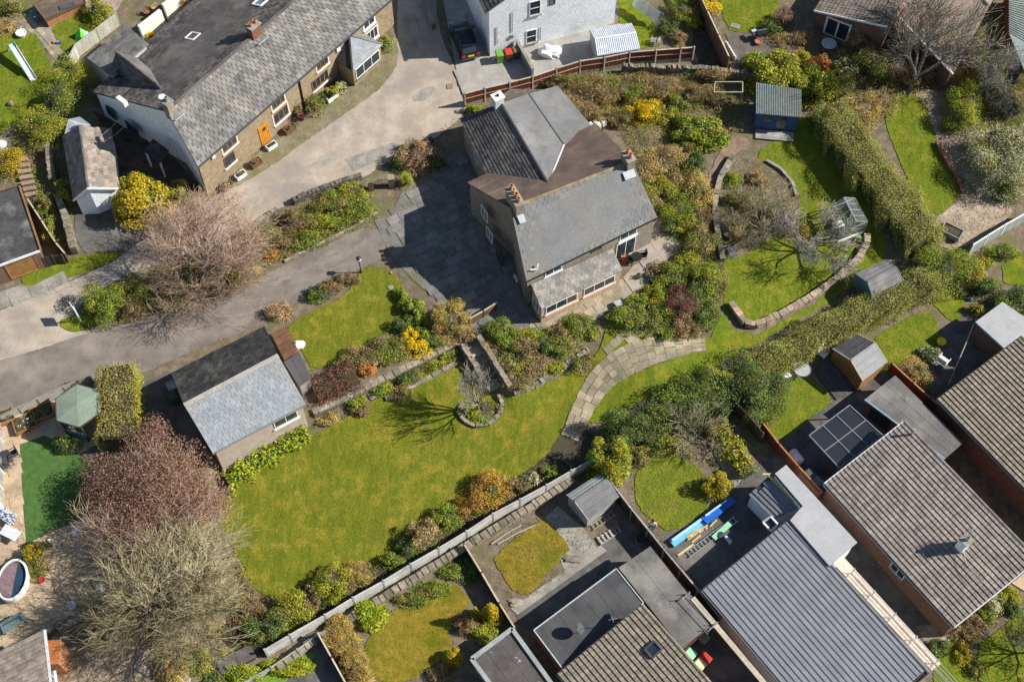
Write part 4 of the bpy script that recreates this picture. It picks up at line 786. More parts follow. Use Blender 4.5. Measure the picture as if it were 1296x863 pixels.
p = A0+u*1.9; MB().box(up(p,1.7)-n*.06, (.25,.12,.3), math.atan2(u.y,u.x)).build('meter_box', grey_pl, root)
# white corrugated shed beside it
zb = zg(*G(775, 68).xy); root = thing('shed', 'white corrugated metal shed behind the red fence', 'shed', V3(G(780,70)))
a, b = A(747,38,hz(1.7)), A(799,30,hz(1.7)); r1, r2 = A(753,50,hz(2.15)), A(805,42,hz(2.15)); c, d = A(756,71,hz(1.7)), A(810,62,hz(1.7))
white_c = plain('white_sheet_metal', (.74,.77,.82), .35)
k = inset([c,d,b,a], .08); walls(root, [k[0],k[1],apex(k[1],k[2],r2,r1,.08),k[2],k[3],apex(k[3],k[0],r1,r2,.08)], zb-.3, plain('pale_green_panel', (.50,.55,.53), .4), drop=.06)
for nm, q in (('roof',[a,b,r2,r1]), ('roof',[r1,r2,d,c])):
    rf = roof_slab(root, q, .04, white_c, nm)
    for t in np.linspace(.01,.99,22):
        p0, p1 = q[0].lerp(q[1],t), q[3].lerp(q[2],t); sub(MB().beam(p0+Vector((0,0,.03)), p1+Vector((0,0,.03)), .07, .05), 'corrugation', white_c, rf, root)
MB().beam(r1+Vector((0,0,.05)), r2+Vector((0,0,.05)), .12, .06).build('ridge', white_c, root); MB().beam(a, k[3].lerp(k[2],0)-Vector((0,0,1.9)), .06, .06).build('post', white_p, root)
# ------------------------------------------------------------------ sheds
def shed(label, up_, rd, lo, eh, rh, wmat, m_up, m_lo, mats=None, door=False, trim=None, name='shed', wbox=None):
    global zb
    c = G((up_[0][0]+lo[1][0])/2, (up_[0][1]+lo[1][1])/2, eh); zb = zg(c.x, c.y); root = thing(name, label, 'shed', Vector((c.x,c.y,zb)))
    u1, u2 = [A(*p, hz(eh)) for p in up_]; r1, r2 = [A(*p, hz(rh)) for p in rd]; l1, l2 = [A(*p, hz(eh)) for p in lo]
    ks, ra, rb = gable(root, l1,l2,u2,u1,r1,r2, zb-.4, wmat, .1, m_lo, .06, .08); rb.data.materials[0] = m_up
    for q, m, rf in (([l1,l2,r2,r1], m_lo, ra), ([u1,u2,r2,r1], m_up, rb)):
        for t in (.33,.66): sub(MB().beam(q[0].lerp(q[3],t)+Vector((0,0,.012)), q[1].lerp(q[2],t)+Vector((0,0,.012)), .08, .02), 'felt_lap', m, rf, root)
    MB().beam(r1+Vector((0,0,.02)), r2+Vector((0,0,.02)), .14, .05).build('ridge_strip', m_lo, root)
    for x, y in ((l1,r1),(r1,u1),(l2,r2),(r2,u2)): MB().beam(x+Vector((0,0,-.03)), y+Vector((0,0,-.03)), .06, .11).build('bargeboard', trim or wmat, root)
    return root, ks
root, ks = shed('dark grey felt roofed shed with teal end wall below the orchard lawn', [(1082,346),(1122,329)], [(1098,357),(1134,338)], [(1104,374),(1143,355)], 1.75, 2.25, teal_p, surf('shed_felt', (.15,.14,.14), (.22,.205,.2), 1, 14, (.26,.25,.24), .9, .3, .01), MATS['shed_felt'])
for t in np.linspace(.1,.9,9): p = ks[0].lerp(ks[3],t); MB().box(Vector((p.x,p.y,zb+.85))+(ks[0]-ks[1]).normalized()*.02, (.02,.02,1.6)).build('board_joint', dkgrey, root)
root, ks = shed('orange timber shed with two tone grey felt roof on dark decking', [(1054,441),(1085,423)], [(1077,456),(1108,434)], [(1092,482),(1123,458)], 1.8, 2.35, wood_o, felt_d, surf('pale_shed_felt', (.27,.27,.272), (.33,.33,.33), 1, 18, None, .85, .2, .01), trim=wood_p)
for t in np.linspace(.06,.94,10): p = ks[0].lerp(ks[3],t); MB().box(Vector((p.x,p.y,zb+.9))+(ks[0]-ks[1]).normalized()*.02, (.025,.025,1.7)).build('board_joint', wood_b, root)
root, ks = shed('weathered grey shed with ladder leaning on its front', [(717,626),(757,600)], [(727,634),(768,606)], [(744,657),(783,629)], 1.6, 1.95, wood_g, surf('sage_grey_felt', (.24,.275,.26), (.30,.335,.31), 1, 14, None, .9, .2, .01), felt_g)
# blue garden shed with corrugated roof
zb = zg(*G(975, 168).xy); root = thing('shed', 'blue painted garden shed with corrugated roof beside the lawn', 'shed', V3(G(975,168)))
a, b, c, d = A(957,105,hz(2.5)), A(1014,114,hz(2.5)), A(1014,149,hz(2.0)), A(957,144,hz(2.0)); k = inset([a,b,c,d], .12); walls(root, k, zb-.3, blue_w, drop=.06)
corr = surf('corrugated_sheet', (.20,.24,.23), (.29,.335,.315), 1.5, 12, (.24,.25,.2), .7, .2, .01); rf = roof_slab(root, [d,c,b,a], .04, corr)
for t in np.linspace(.01,.99,26): sub(MB().beam(d.lerp(c,t)+Vector((0,0,.03)), a.lerp(b,t)+Vector((0,0,.03)), .06, .055), 'corrugation', corr, rf, root)
window(root, k[3], k[2], .5, hz(.9), .8, .8, blue_w, 2, None, pane); window(root, k[3], k[2], 1.6, hz(.05), .8, 1.8, blue_w, 1, None, pane, name='door')
dk = G(974,176); m = MB(); ang = math.atan2((k[2]-k[3]).y, (k[2]-k[3]).x)
for i in range(6): MB().box(Vector((k[3].x,k[3].y,zb+.12))+(k[2]-k[3])*.5-Vector((0,0,k[2].z-zb-.0))*0+Vector((math.sin(ang),-math.cos(ang),0))*(.15+i*.16), (3.0,.14,.05), ang).build('deck_board', wood_g, root)
# ------------------------------------------------------------------ estate bungalows (single pitched tile roofs)
def mono(name, label, lowA, lowB, hiB, hiA, eh, rh, wmat, tmat, zb_, course=.34, verge=None, amp=.014, flat=False, ins=.22, step=.09, col=.3):
    """low eave lowA-lowB, high edge hiA-hiB (pixels)"""
    global zb
    zb = zb_; l1, l2, h2, h1 = A(*lowA,hz(eh)), A(*lowB,hz(eh)), None, A(*hiA,hz(rh)); h2 = h1+(l2-l1); root = thing(name, label, 'bungalow', Vector(((l1.x+h2.x)/2,(l1.y+h2.y)/2,zb)))
    k = inset([l1,l2,h2,h1], ins); walls(root, k, zb-.4, wmat, drop=.14); roof_slab(root, [V3(p,-.02) for p in (l1,l2,h2,h1)], .1, wood_d); tiles(root, [l1,l2,h2,h1], tmat, course, col, amp, step, flat=flat)
    for x, y in ((l1,h1),(l2,h2)): MB().beam(x+Vector((0,0,.0)), y+Vector((0,0,.0)), .07, .16).build('bargeboard', verge or wood_d, root)
    ridge_tiles(root, h1, h2, tmat, None, .3); dd = (l2-l1).normalized(); oo = Vector((dd.y,-dd.x,0)); oo = oo if oo.dot(l1-h1) > 0 else -oo
    MB().beam(l1+oo*.07-Vector((0,0,.05)), l2+oo*.07-Vector((0,0,.05)), .12, .1).build('gutter', grey_pl, root)
    return root, (l1,l2,h2,h1), k
z2 = zg(*G(1150,680).xy)
root, q, k = mono('bungalow', 'brick bungalow with grey brown tile roof and one tall chimney', (1043,612), (1208,794), (1319,704), (1144,533), 2.5, 3.95, redbrick2, tile_g, z2, verge=white_p)
cc = A(1221,686,z2+4.2); rz = math.atan2((q[1]-q[0]).y,(q[1]-q[0]).x); chimney(root, Vector((cc.x,cc.y,0)), .6, .6, z2+2.6, z2+4.5, rz, white_r, [(0,0,.13,.4,conc)], conc)
m = MB(); p = A(1228,676,z2+4.9); m.beam(p-Vector((.35,0,0)), p+Vector((.35,.4,0)), .03, .03)
for t in (-.3,-.1,.1,.3): m.beam(p+Vector((t,t*.5+.1,-.15)), p+Vector((t-.1,t*.5+.1,.15)), .02, .02)
m.beam(p, p-Vector((0.1,0,1.3)), .04, .04).build('aerial', galv, root)
pts = [A(x,y,z2+h) for x,y,h in ((1219,697,3.65),(1224,715,3.6),(1238,733,3.65),(1256,745,3.7))]; MB().tube(pts, .015, 4).build('aerial_cable', white_pl, root)
p = A(1156,546,z2+4.4); MB().tube([p-Vector((0,0,1.2)), p, p+Vector((0,0,.3))], [.07,.07,.1], 8).build('flue_pipe', galv, root)
window(root, k[0], k[1], 6.5, z2+1.0, 1.2, 1.0, white_p, 2, conc)
root, q, k = mono('bungalow', 'brick bungalow with brown tile roof cut by the right edge', (1186,505), (1345,668), (1420,590), (1292,426), 2.5, 3.95, redbrick2, tile_b, zg(*G(1280,520).xy), amp=.012, step=.1)
z3 = zg(*G(800,830).xy)
root, q, k = mono('bungalow', 'bungalow with lichen speckled brown tile roof at the bottom edge', (706,852), (815,985), (930,905), (812,765), 2.45, 4.05, redbrick, tile_b, z3, amp=.012, step=.1)
sq = A(827,822,z3+4.0); n = qnorm([q[0],q[1],q[2],q[3]]); u = (q[1]-q[0]).normalized(); v = n.cross(u); cen = Vector(CAM)+Vector(ray(827,822))*((q[0]-Vector(CAM)).dot(n)/Vector(ray(827,822)).dot(n))
skylight(root, [cen-u*.35-v*.4+n*.06, cen+u*.35-v*.4+n*.06, cen+u*.35+v*.4+n*.06, cen-u*.35+v*.4+n*.06], dkgrey, pane)
DISH = (z3,)
# the house being re-roofed
z4 = zg(*G(1000,800).xy)
root, q, k = mono('bungalow', 'bungalow with new dark grey flat tile roof and scaffolding', (889,746), (1062,950), (1178,866), (999,657), 2.6, 3.4, cream_r, tile_n, z4, .36, None, 0, True, .25, .075, 40)
RR = root; RRq = q
MB().beam(q[0].lerp(q[3],-.11)-Vector((0,0,.05)), q[1].lerp(q[2],-.11)-Vector((0,0,.05)), .35, .06).build('soffit_board', wood_p, root)
MB().beam(q[3].lerp(q[0],-.13)-Vector((0,0,.9)), q[2].lerp(q[1],-.13)-Vector((0,0,.9)), .85, .06).build('wall_plate', surf('pink_boarding', (.62,.50,.40), (.74,.62,.50), 1, 10, None, .9, .2, .01), root)
# grey flat dormer roof and the half tiled lean-to of that house
root, P, zz = flat_block('flat_roof_block', 'pale grey flat roof block between the new tile roofs', [(995,588),(981,599),(1016,640),(1000,658),(1050,716),(1085,686)], 3.6, white_r, felt_l, 'roof block', zb=z4)
zb = z4; q = [A(948,626,hz(2.3)), A(980,657,hz(2.3)), A(1013,641,hz(3.1)), A(973,602,hz(3.1))]
root = thing('half_tiled_roof', 'small half tiled roof with stepped tile courses and yellow batten', 'roof', Vector((q[0].x,q[0].y,zb)))
walls(root, inset(q,.1), zb-.3, white_r, drop=.12); roof_slab(root, q, .08, dkgrey)
nr = 6; n = qnorm(q)
for i in range(nr):
    v0, v1 = i/nr, (i+1)/nr; u0 = [.0,.0,.12,.12,.04,.1][i]; a, b, c, d = bil(q,u0,v0), bil(q,1,v0), bil(q,1,v1), bil(q,u0,v1)
    MB().hexa([a+n*.02,b+n*.02,c+n*.01,d+n*.01,a+n*.1,b+n*.1,c+n*.03,d+n*.03]).build('tile_course', tile_n, root)
MB().beam(q[3]+n*.15, q[2]+n*.15, .12, .12).build('batten', wood_y, root); MB().beam(q[3]+n*.1+Vector((-.4,.1,0)), q[3]+n*.1+Vector((.2,.1,0)), .12, .1).build('batten', wood_y, root)
w_ = [A(966,661,hz(2.6)), A(976,672,hz(2.6)), A(985,664,hz(2.9)), A(976,654,hz(2.9))]; skylight(root, w_, white_p, pane)
# flat roofed extensions and garages
root, P, zz = flat_block('flat_extension', 'dark felt flat roof extension with light marks behind the chimney bungalow', [(1095,505),(1133,475),(1219,560),(1196,580)], 2.4, redbrick2, felt_p, 'extension', zb=z2)
MB().beam(P[0]+Vector((-.05,-.05,.0)), P[3]+Vector((-.05,-.05,.0)), .1, .14).build('gutter', plain('blue_grey_trim', (.25,.36,.45), .5), root); window(root, P[0].lerp(P[1],.03), P[3].lerp(P[2],.03), .6, z2+.2, 1.8, 1.9, redbrick2, 2, None, pane, name='patio_door')
root, P, zz = flat_block('flat_garage', 'mid grey flat roof garage at the right edge', [(1235,407),(1269,382),(1330,424),(1330,470),(1271,440)], 2.4, redbrick2, felt_l, 'garage', edge=None)
MB().beam(P[0]+Vector((-.03,-.03,-.02)), P[4]+Vector((-.03,-.03,-.02)), .08, .16).build('fascia', plain('blue_grey_trim2', (.30,.40,.46), .5), root)
root, P, zz = flat_block('flat_garage', 'patched grey felt garage roof beside the brown boundary fence', [(783,718),(823,691),(902,790),(862,819)], 2.35, redbrick2, felt_p, 'garage', edge=None)
root, P, zz = flat_block('flat_extension', 'smooth dark grey flat roof extension with pale trim', [(674,797),(780,718),(816,763),(712,848)], 2.4, redbrick, felt_d, 'extension', zb=z3, edge=plain('pale_trim', (.48,.52,.52), .4))
EXT = zz
root, P, zz = flat_block('flat_garage', 'dark flat garage roof with pale stains and thick grey rim', [(597,834),(648,796),(700,868),(650,906)], 2.3, conc, surf('stained_felt', (.075,.065,.062), (.12,.105,.098), .8, 14, None, .9, .3, .01, spots=((.40,.385,.36), .9, .62)), 'garage', edge=None)
for i in range(4): MB().beam(P[i]+Vector((0,0,.08)), P[(i+1)%4]+Vector((0,0,.08)), .28, .16).build('rim', surf('grey_rim', (.27,.29,.28), (.36,.38,.365), 1, 14, None, .85, .2, .01), root)
# garage with lichen roof at the left edge
root, P, zz = flat_block('flat_garage', 'garage with lichen blotched black roof and orange brown door', [(-40,350),(-20,250),(24,236),(51,317)], 2.2, redbrick2, felt_bk, 'garage')
MB().beam(P[1], P[2], .1, .2).build('fascia', wood_b, root); MB().beam(P[2]+Vector((.05,0,0)), P[3]+Vector((.05,0,0)), .12, .24).build('fascia', wood_o, root); MB().beam(P[3]+Vector((0,-.05,0)), P[0]+Vector((0,-.05,0)), .1, .18).build('fascia', white_p, root)
k = inset(P,.12); window(root, k[0], k[3], (k[3]-k[0]).length-2.7, zz+.05, 2.2, 1.85, wood_o, 1, None, wood_o, name='garage_door')
# garage side rooms at the front lawn
root, P, zz = flat_block('side_shed', 'dark felt lean-to roof against the slate garage', [(359,458),(378,446),(394,478),(378,488)], 1.7, conc, felt_d, 'outhouse')
root, P, zz = flat_block('slatted_store', 'slatted brown timber store beside the slate garage', [(343,422),(362,412),(378,445),(360,456)], 1.2, wood_d, wood_b, 'store')
for t in np.linspace(.04,.96,11): MB().beam(P[0].lerp(P[3],t)+Vector((0,0,.03)), P[1].lerp(P[2],t)+Vector((0,0,.03)), .1, .05).build('slat', wood_b, root)
# orange brick house, bottom left corner
z5 = zg(*G(40,850).xy); zb = z5; root = thing('brick_house', 'orange brick house with brown tile roof, bottom left corner', 'house', Vector((*G(50,850).xy, z5)))
q = [A(64,872,hz(2.9)), A(55,797,hz(2.9)), A(-60,850,hz(3.9)), A(-50,930,hz(3.9))]; qq = [A(66,892,hz(2.9)), A(55,797,hz(2.9)), A(-60,852,hz(4.6)), A(-55,945,hz(4.6))]
k = inset(qq,.18); walls(root, k, zb-.4, orbrick, drop=.15); roof_slab(root, qq, .1, wood_d); tiles(root, qq, tile_l, .32, .3, .025, .05)
MB().beam(qq[0]+Vector((.08,0,.02)), qq[1]+Vector((.08,0,.02)), .16, .14).build('gutter', plain('pale_gutter', (.58,.62,.64), .4), root)
MB().box(Vector((k[1].x+.55,k[1].y-.9,zb+1.0)), (1.1,1.6,2.3), .1).build('bay', orbrick, root)
window(root, k[0], k[1], .3, zb+.9, 2.6, 1.5, white_p, 4, white_p, out=Vector((1,0,0))); window(root, k[0], k[1], (k[1]-k[0]).length-1.2, zb+.9, .8, 1.3, white_p, 1, white_p, out=Vector((1,0,0)))
# brick house with beige roof, top right
z6 = zg(*G(1150,90).xy); zb = z6; root = thing('brick_house', 'brick house with beige tile roof and white french window, top right', 'house', Vector((*G(1130,70).xy, z6)))
q = [A(1112,-6,hz(2.5)), A(1207,93,hz(2.5)), A(1252,8,hz(4.3)), A(1165,-92,hz(4.3))]; q2b = [A(1300,-70,hz(2.8)), A(1216,-160,hz(2.8))]
k = inset([q[0],q[1],Vector((q2b[0].x,q2b[0].y,hz(2.8))),Vector((q2b[1].x,q2b[1].y,hz(2.8)))], .3); walls(root, [k[0],k[1],apex(k[1],k[2],q[2],q[3],.3),k[2],k[3],apex(k[3],k[0],q[3],q[2],.3)], zb-.4, redbrick2, drop=.15)
roof_slab(root, q, .1, tile_be); tiles(root, q, tile_be, .32, .3, .01, .025); roof_slab(root, [q[3],q[2],q2b[0],q2b[1]], .1, tile_be)
MB().beam(q[0]+Vector((-.06,-.06,-.02)), q[1]+Vector((-.06,-.06,-.02)), .12, .14).build('gutter', white_p, root); ridge_tiles(root, q[3], q[2], tile_be)
ga, gb_ = G(1030,36), G(1112,70); ga.z = gb_.z = zb; gd = (gb_-ga).normalized(); gn2 = Vector((gd.y,-gd.x,0)); Lg = (gb_-ga).length
wq = [ga-gn2*.0+Vector((0,0,2.35))-gd*.3+gn2*.3, gb_+Vector((0,0,3.6))+gn2*.3, gb_-gn2*5+Vector((0,0,3.6)), ga-gn2*5+Vector((0,0,2.35))-gd*.3]
walls(root, [ga+Vector((0,0,2.3)), gb_+Vector((0,0,3.5)), gb_-gn2*4.8+Vector((0,0,3.5)), ga-gn2*4.8+Vector((0,0,2.3))], zb-.4, redbrick2, 'wing_wall', .1)
roof_slab(root, [V3(p,-.02) for p in wq], .1, wood_d, 'wing_roof'); tiles(root, [wq[3],wq[0],wq[1],wq[2]], tile_l, .32, .3, .03, .05)
MB().beam(wq[0]+gn2*.04, wq[1]+gn2*.04, .07, .16).build('bargeboard', white_p, root)
window(root, ga, gb_, .8, zb+.08, 2.2, 2.0, white_p, 2, None, pane, name='french_window', fw=.17)
# greenish roof at the top right corner
root, P, zz = flat_block('corrugated_outbuilding', 'outbuilding with pale corrugated roof at the top right corner', [(1277,-20),(1277,42),(1296,88),(1340,80),(1340,-20)], 2.3, redbrick2, corr, 'outbuilding', edge=None)
for t in np.linspace(.02,.98,24): MB().beam(P[0].lerp(P[1],t)+Vector((0,0,.03)), P[4].lerp(P[3],t)+Vector((0,0,.03)), .08, .05).build('corrugation', corr, root)
# glazed pergola roof
zb = z2; root = thing('glazed_canopy', 'dark glazed canopy roof of six panes beside the brick bungalow', 'canopy', V3(G(1070,590)))
q = [A(1024,551,hz(2.3)), A(1062,592,hz(2.3)), A(1117,551,hz(2.5)), A(1075,513,hz(2.5))]
for i in range(2):
    for jj in range(3): MB().slab([bil(q,i/2+.01,jj/3+.01), bil(q,(i+1)/2-.01,jj/3+.01), bil(q,(i+1)/2-.01,(jj+1)/3-.01), bil(q,i/2+.01,(jj+1)/3-.01)], .03).build('pane', pane_r, root)
for i in range(3): MB().beam(bil(q,i/2,0)+Vector((0,0,.02)), bil(q,i/2,1)+Vector((0,0,.02)), .07, .09).build('rail', grey_pl, root)
for jj in range(4): MB().beam(bil(q,0,jj/3)+Vector((0,0,.02)), bil(q,1,jj/3)+Vector((0,0,.02)), .07, .08).build('rail', grey_pl, root)
for u_, v_ in ((0,0),(1,0),(0,1),(1,1),(.5,0)): p = bil(q,u_,v_); MB().beam(p, Vector((p.x,p.y,zg(p.x,p.y)-.1)), .1, .1).build('post', dkgrey, root)
# greenhouse
zb = zg(*G(1068,290).xy); root = thing('greenhouse', 'small aluminium framed glass greenhouse beside the tall hedge', 'greenhouse', V3(G(1070,290)))
b1, b2, b3, b4 = [G(*p) for p in ((1059,308),(1093,294),(1078,262),(1045,276))]
for p in (b1,b2,b3,b4): p.z = zb
e_ = [p+Vector((0,0,1.25)) for p in (b1,b2,b3,b4)]; m1, m2 = e_[0].lerp(e_[1],.5)+Vector((0,0,.75)), e_[3].lerp(e_[2],.5)+Vector((0,0,.75))
gf = MB()
def gb(a, b, w=.06): MB().beam(a, b, w, w).build('frame_bar', galv, root)
for i in range(4): gb(e_[i], e_[(i+1)%4]); gb((b1,b2,b3,b4)[i], e_[i])
gb(m1, m2, .08); [gb(e_[i], (m1,m1,m2,m2)[i]) for i in range(4)]
for t in (.25,.5,.75): gb(e_[1].lerp(e_[2],t), m1.lerp(m2,t)); gb(e_[0].lerp(e_[3],t), m1.lerp(m2,t)); gb((b1.lerp(b4,t)), e_[0].lerp(e_[3],t)); gb(b2.lerp(b3,t), e_[1].lerp(e_[2],t))
for a, b, c, d in ((e_[0],e_[3],m2,m1),(e_[1],e_[2],m2,m1),(b1,b4,e_[3],e_[0]),(b2,b3,e_[2],e_[1])):
    for t in range(4): MB().poly([a.lerp(b,t/4+.01), a.lerp(b,(t+1)/4-.01), d.lerp(c,(t+1)/4-.01), d.lerp(c,t/4+.01)]).build('pane', clear_g, root)
MB().poly([b1,b2,e_[1],m1,e_[0]]).build('pane', clear_g, root); MB().poly([b4,b3,e_[2],m2,e_[3]]).build('pane', clear_g, root)
MB().beam(b1, b2, .15, .12).build('sill_board', white_p, root)
for t, mm in ((.2,green_dk),(.45,white_p),(.7,wood_d)): p = b1.lerp(b4,t)+(b2-b1)*.25; MB().box(p+Vector((0,0,.35)), (.5,.6,.7), .4).build('bench', mm, root)
# hexagonal gazebo
zb = zg(*G(98,535).xy); root = thing('gazebo', 'hexagonal timber gazebo with sage green felt roof beside clipped hedge', 'gazebo', V3(G(100,540)))
c = A(99,513,hz(2.4)); rad = 1.75; pts = [c+Vector((math.cos(a)*rad, math.sin(a)*rad*1.0, 0)) for a in [R(42+60*i) for i in range(6)]]; ap = c+Vector((0,0,.32))
for i in range(6):
    a, b = pts[i], pts[(i+1)%6]; MB().slab([a,b,ap], .06).build('roof_panel', sage, root); MB().beam(a-Vector((0,0,.05)), b-Vector((0,0,.05)), .06, .14).build('fascia', wood_d, root)
    pa = c.lerp(a,.9); MB().beam(Vector((pa.x,pa.y,hz(2.35))), Vector((pa.x,pa.y,zb-.1)), .1, .1).build('post', wood_d, root)
    pb = c.lerp(b,.9)
    if i not in (4,): MB().hexa([Vector((pa.x,pa.y,zb)), Vector((pb.x,pb.y,zb)), Vector((pb.x,pb.y+.04,zb)), Vector((pa.x,pa.y+.04,zb))]+[Vector((x.x,x.y+d,zb+.95)) for x, d in ((pa,0),(pb,0),(pb,.04),(pa,.04))]).build('side_panel', teal_p, root)
# ------------------------------------------------------------------ fences and walls
def fence(label, pts, h, pmat, postmat, plen=1.83, name='fence', posth=.08, gravel=0, mid=False, horiz=False, cap=None, th=.05, given=False, boards=10, cat='fence'):
    P = [G(x, y) for x, y in pts]; root = thing(name, label, cat, V3(P[len(P)//2])); posts = []
    if given: posts = P
    else:
        for a, b in zip(P[:-1], P[1:]):
            n = max(1, round((b-a).length/plen)); posts += [a.lerp(b, i/n) for i in range(n)]
        posts.append(P[-1])
    for p in posts: p.z = zg(p.x, p.y)
    for p in posts: MB().box((p.x,p.y,p.z+(h+posth)/2-.1), (.12,.12,h+posth+.2), .5).build('post', postmat, root)
    for a, b in zip(posts[:-1], posts[1:]):
        d = (b-a).normalized(); nn = Vector((d.y,-d.x,0)).normalized(); a2, b2 = a+d*.06, b-d*.06; m = MB()
        if gravel: MB().beam(a2+Vector((0,0,gravel/2)), b2+Vector((0,0,gravel/2)), .05, gravel).build('gravel_board', conc, root)
        for k in range(boards):
            t0, t1 = k/boards, (k+1)/boards-.004; jo = nn*(.008*(k%2))
            if horiz: z0, z1 = gravel+(h-gravel)*t0, gravel+(h-gravel)*t1; c = [a2+jo-nn*th/2, b2+jo-nn*th/2, b2+jo+nn*th/2, a2+jo+nn*th/2]; m.hexa([p+Vector((0,0,z0)) for p in c]+[p+Vector((0,0,z1)) for p in c])
            else:
                x, y = a2.lerp(b2,t0), a2.lerp(b2,t1); c = [x+jo-nn*th/2, y+jo-nn*th/2, y+jo+nn*th/2, x+jo+nn*th/2]; hh = h+random.uniform(-.008,.008); m.hexa([p+Vector((0,0,gravel)) for p in c]+[p+Vector((0,0,hh)) for p in c])
        pn = m.build('panel', pmat, root)
        for zz in ([gravel+(h-gravel)*.5] if mid else [])+([h+.02] if cap else []):
            sub(MB().beam(a2+Vector((0,0,zz)), b2+Vector((0,0,zz)), th+.06, .06), 'rail', cap or postmat, pn, root)
    return root
def stone_wall(label, pts, h, w, mat, name='stone_wall', cop=None, step=.32, indiv=False, cop_h=.22, cat='wall', base=0, gap=.0, copmat=None, copw=None):
    P = [G(x, y) for x, y in pts]; root = thing(name, label, cat, V3(P[len(P)//2])); core = MB(); st = MB(); cp = MB()
    for a, b in zip(P[:-1], P[1:]):
        d = (b-a).normalized(); nn = Vector((d.y,-d.x,0)).normalized(); L = (b-a).length
        za, zb_ = zg(a.x,a.y)+base, zg(b.x,b.y)+base; a0, b0 = Vector((a.x,a.y,za)), Vector((b.x,b.y,zb_)); hw = w/2-.04
        core.hexa([a0-nn*hw-Vector((0,0,.5)), b0-nn*hw-Vector((0,0,.5)), b0+nn*hw-Vector((0,0,.5)), a0+nn*hw-Vector((0,0,.5)), a0-nn*hw+Vector((0,0,h-.03)), b0-nn*hw+Vector((0,0,h-.03)), b0+nn*hw+Vector((0,0,h-.03)), a0+nn*hw+Vector((0,0,h-.03))])
        rz = math.atan2(d.y, d.x); nr = max(1, int(h/.2))
        for i in range(nr):
            t = random.uniform(0,.2)
            while t < L-.1:
                sl = random.uniform(.22,.5); sl = min(sl, L-t); c = a0.lerp(b0, (t+sl/2)/L); st.box(c+Vector((0,0,(i+.5)*h/nr)), (sl-.02, w+random.uniform(-.05,.03), h/nr-.02), rz); t += sl
        t = 0
        while t < L-.05:
            sl = step*random.uniform(.75,1.25); sl = min(sl, L-t); c = a0.lerp(b0, (t+sl/2)/L); hh = cop_h*random.uniform(.65,1.25); mb = MB() if indiv else cp
            mb.box(c+nn*random.uniform(-.03,.03)+Vector((0,0,h+hh/2-.01)), (sl*(1-gap)-.025, (copw or w)*random.uniform(.9,1.08), hh), rz+random.uniform(-.06,.06), (random.uniform(-.05,.05), random.uniform(-.05,.05)))
            if indiv: mb.build('coping_stone', copmat or mat, root)
            t += sl
    core.build('wall_core', stone_d, root); stuff(st.build('stones', mat, root))
    if cp.v: stuff(cp.build('coping_stones', copmat or mat, root))
    return root
tops = [(589,118),(614,111.3),(645.3,104),(674,96.5),(703.8,86.3),(733.5,77),(764,72.4),(795.6,66),(828.7,63.3),(859.5,61),(876,59.6)]
fence('red brown panel fence with concrete posts below the white house', [(x-.2,y+17.5) for x,y in tops], 1.55, wood_r, conc, gravel=.42, mid=True, given=True, posth=.12, cap=wood_p, boards=12)
fence('tall brown timber fence beside the dark alley', [(868,-18),(878,4),(892,34),(906,64),(919,92)], 1.8, wood_b, wood_b, 1.9, cap=wood_p, boards=12)
fence('grey timber panel fence along the bottom of the big lawn', [(339,830),(370,811.5),(414,786.5),(449,765),(487,744),(521,723),(556,703),(591,682),(624,660),(658,642),(691,624),(722,606),(750,591)], 1.4, fence_pale, wood_g, given=True, horiz=True, boards=4, th=.07)
fence('pale grey green panel fence beside the toy lawn', [(94,85),(101,71),(126.5,51.5),(152,32)], 1.3, fence_c, fence_c, 3, boards=5, cap=fence_c, th=.06)
fence('dark brown fence between the shed yard and the small round lawn', [(764,612),(798,656),(838,706),(880,756),(908,792)], 1.5, wood_d, conc, 1.83, cap=wood_g)
fence('narrow pale topped fence between the two dry lawns', [(588,696),(610,732),(632,770),(652,802)], 1.1, wood_d, wood_d, 1.83, cap=wood_p)
fence('timber fence in front of the paved yard corner', [(404,806),(422,838),(444,878)], 1.1, wood_d, wood_d, 1.83, cap=wood_p)
fence('low grey railing fence above the lime green grass', [(310,868),(345,848),(378,826),(406,806)], .8, surf('grey_mesh', (.34,.37,.34), (.42,.45,.42), 2, 14, None, .8, .1, .01), galv, 1.83, horiz=True, boards=3, th=.03)
fence('slatted white railing fence beside the lane', [(-20,542),(5,534),(52,512),(85,497),(118,484)], .9, surf('pale_slats', (.42,.40,.35), (.52,.50,.45), 2, 14, None, .85, .2, .01), conc, 1.6, boards=16, cap=conc, th=.03)
fence('brown larch fence beside the lichen roofed garage', [(40,262),(58,290),(76,318),(88,332)], 1.1, wood_b, wood_b, 1.4, cap=wood_p)
fence('low brown gate fence next to the orange brown garage door', [(60,338),(72,335),(84,334)], 1.2, wood_d, wood_d, 1.0)
fence('rustic timber gate railing at the top of the garden steps', [(594,412),(612,402),(628,392)], .9, wood_b, wood_d, .9, horiz=True, boards=3, cap=wood_p)
fence('pale framed panel fence at the right edge', [(1226,322),(1245,310),(1266,297),(1300,278)], 1.3, surf('grey_fence_panel', (.30,.33,.32), (.38,.41,.39), 2, 12, None, .8, .1, .01), white_p, 2., cap=white_p, boards=6)
fence('reddish brown fence between the square lawn and the work yard', [(962,546),(982,572),(1006,600),(1036,632)], 1.3, wood_r, wood_r, 1.83, cap=wood_o)
fence('orange brown garden fence behind the timber shed', [(1124,470),(1150,494),(1172,514),(1190,530)], 1.2, wood_r, wood_b, 1.83, cap=wood_o)
fence('dark board fence beside the work yard shrub', [(925,518),(945,540),(962,560)], 1.5, wood_d, wood_d, 1.83)
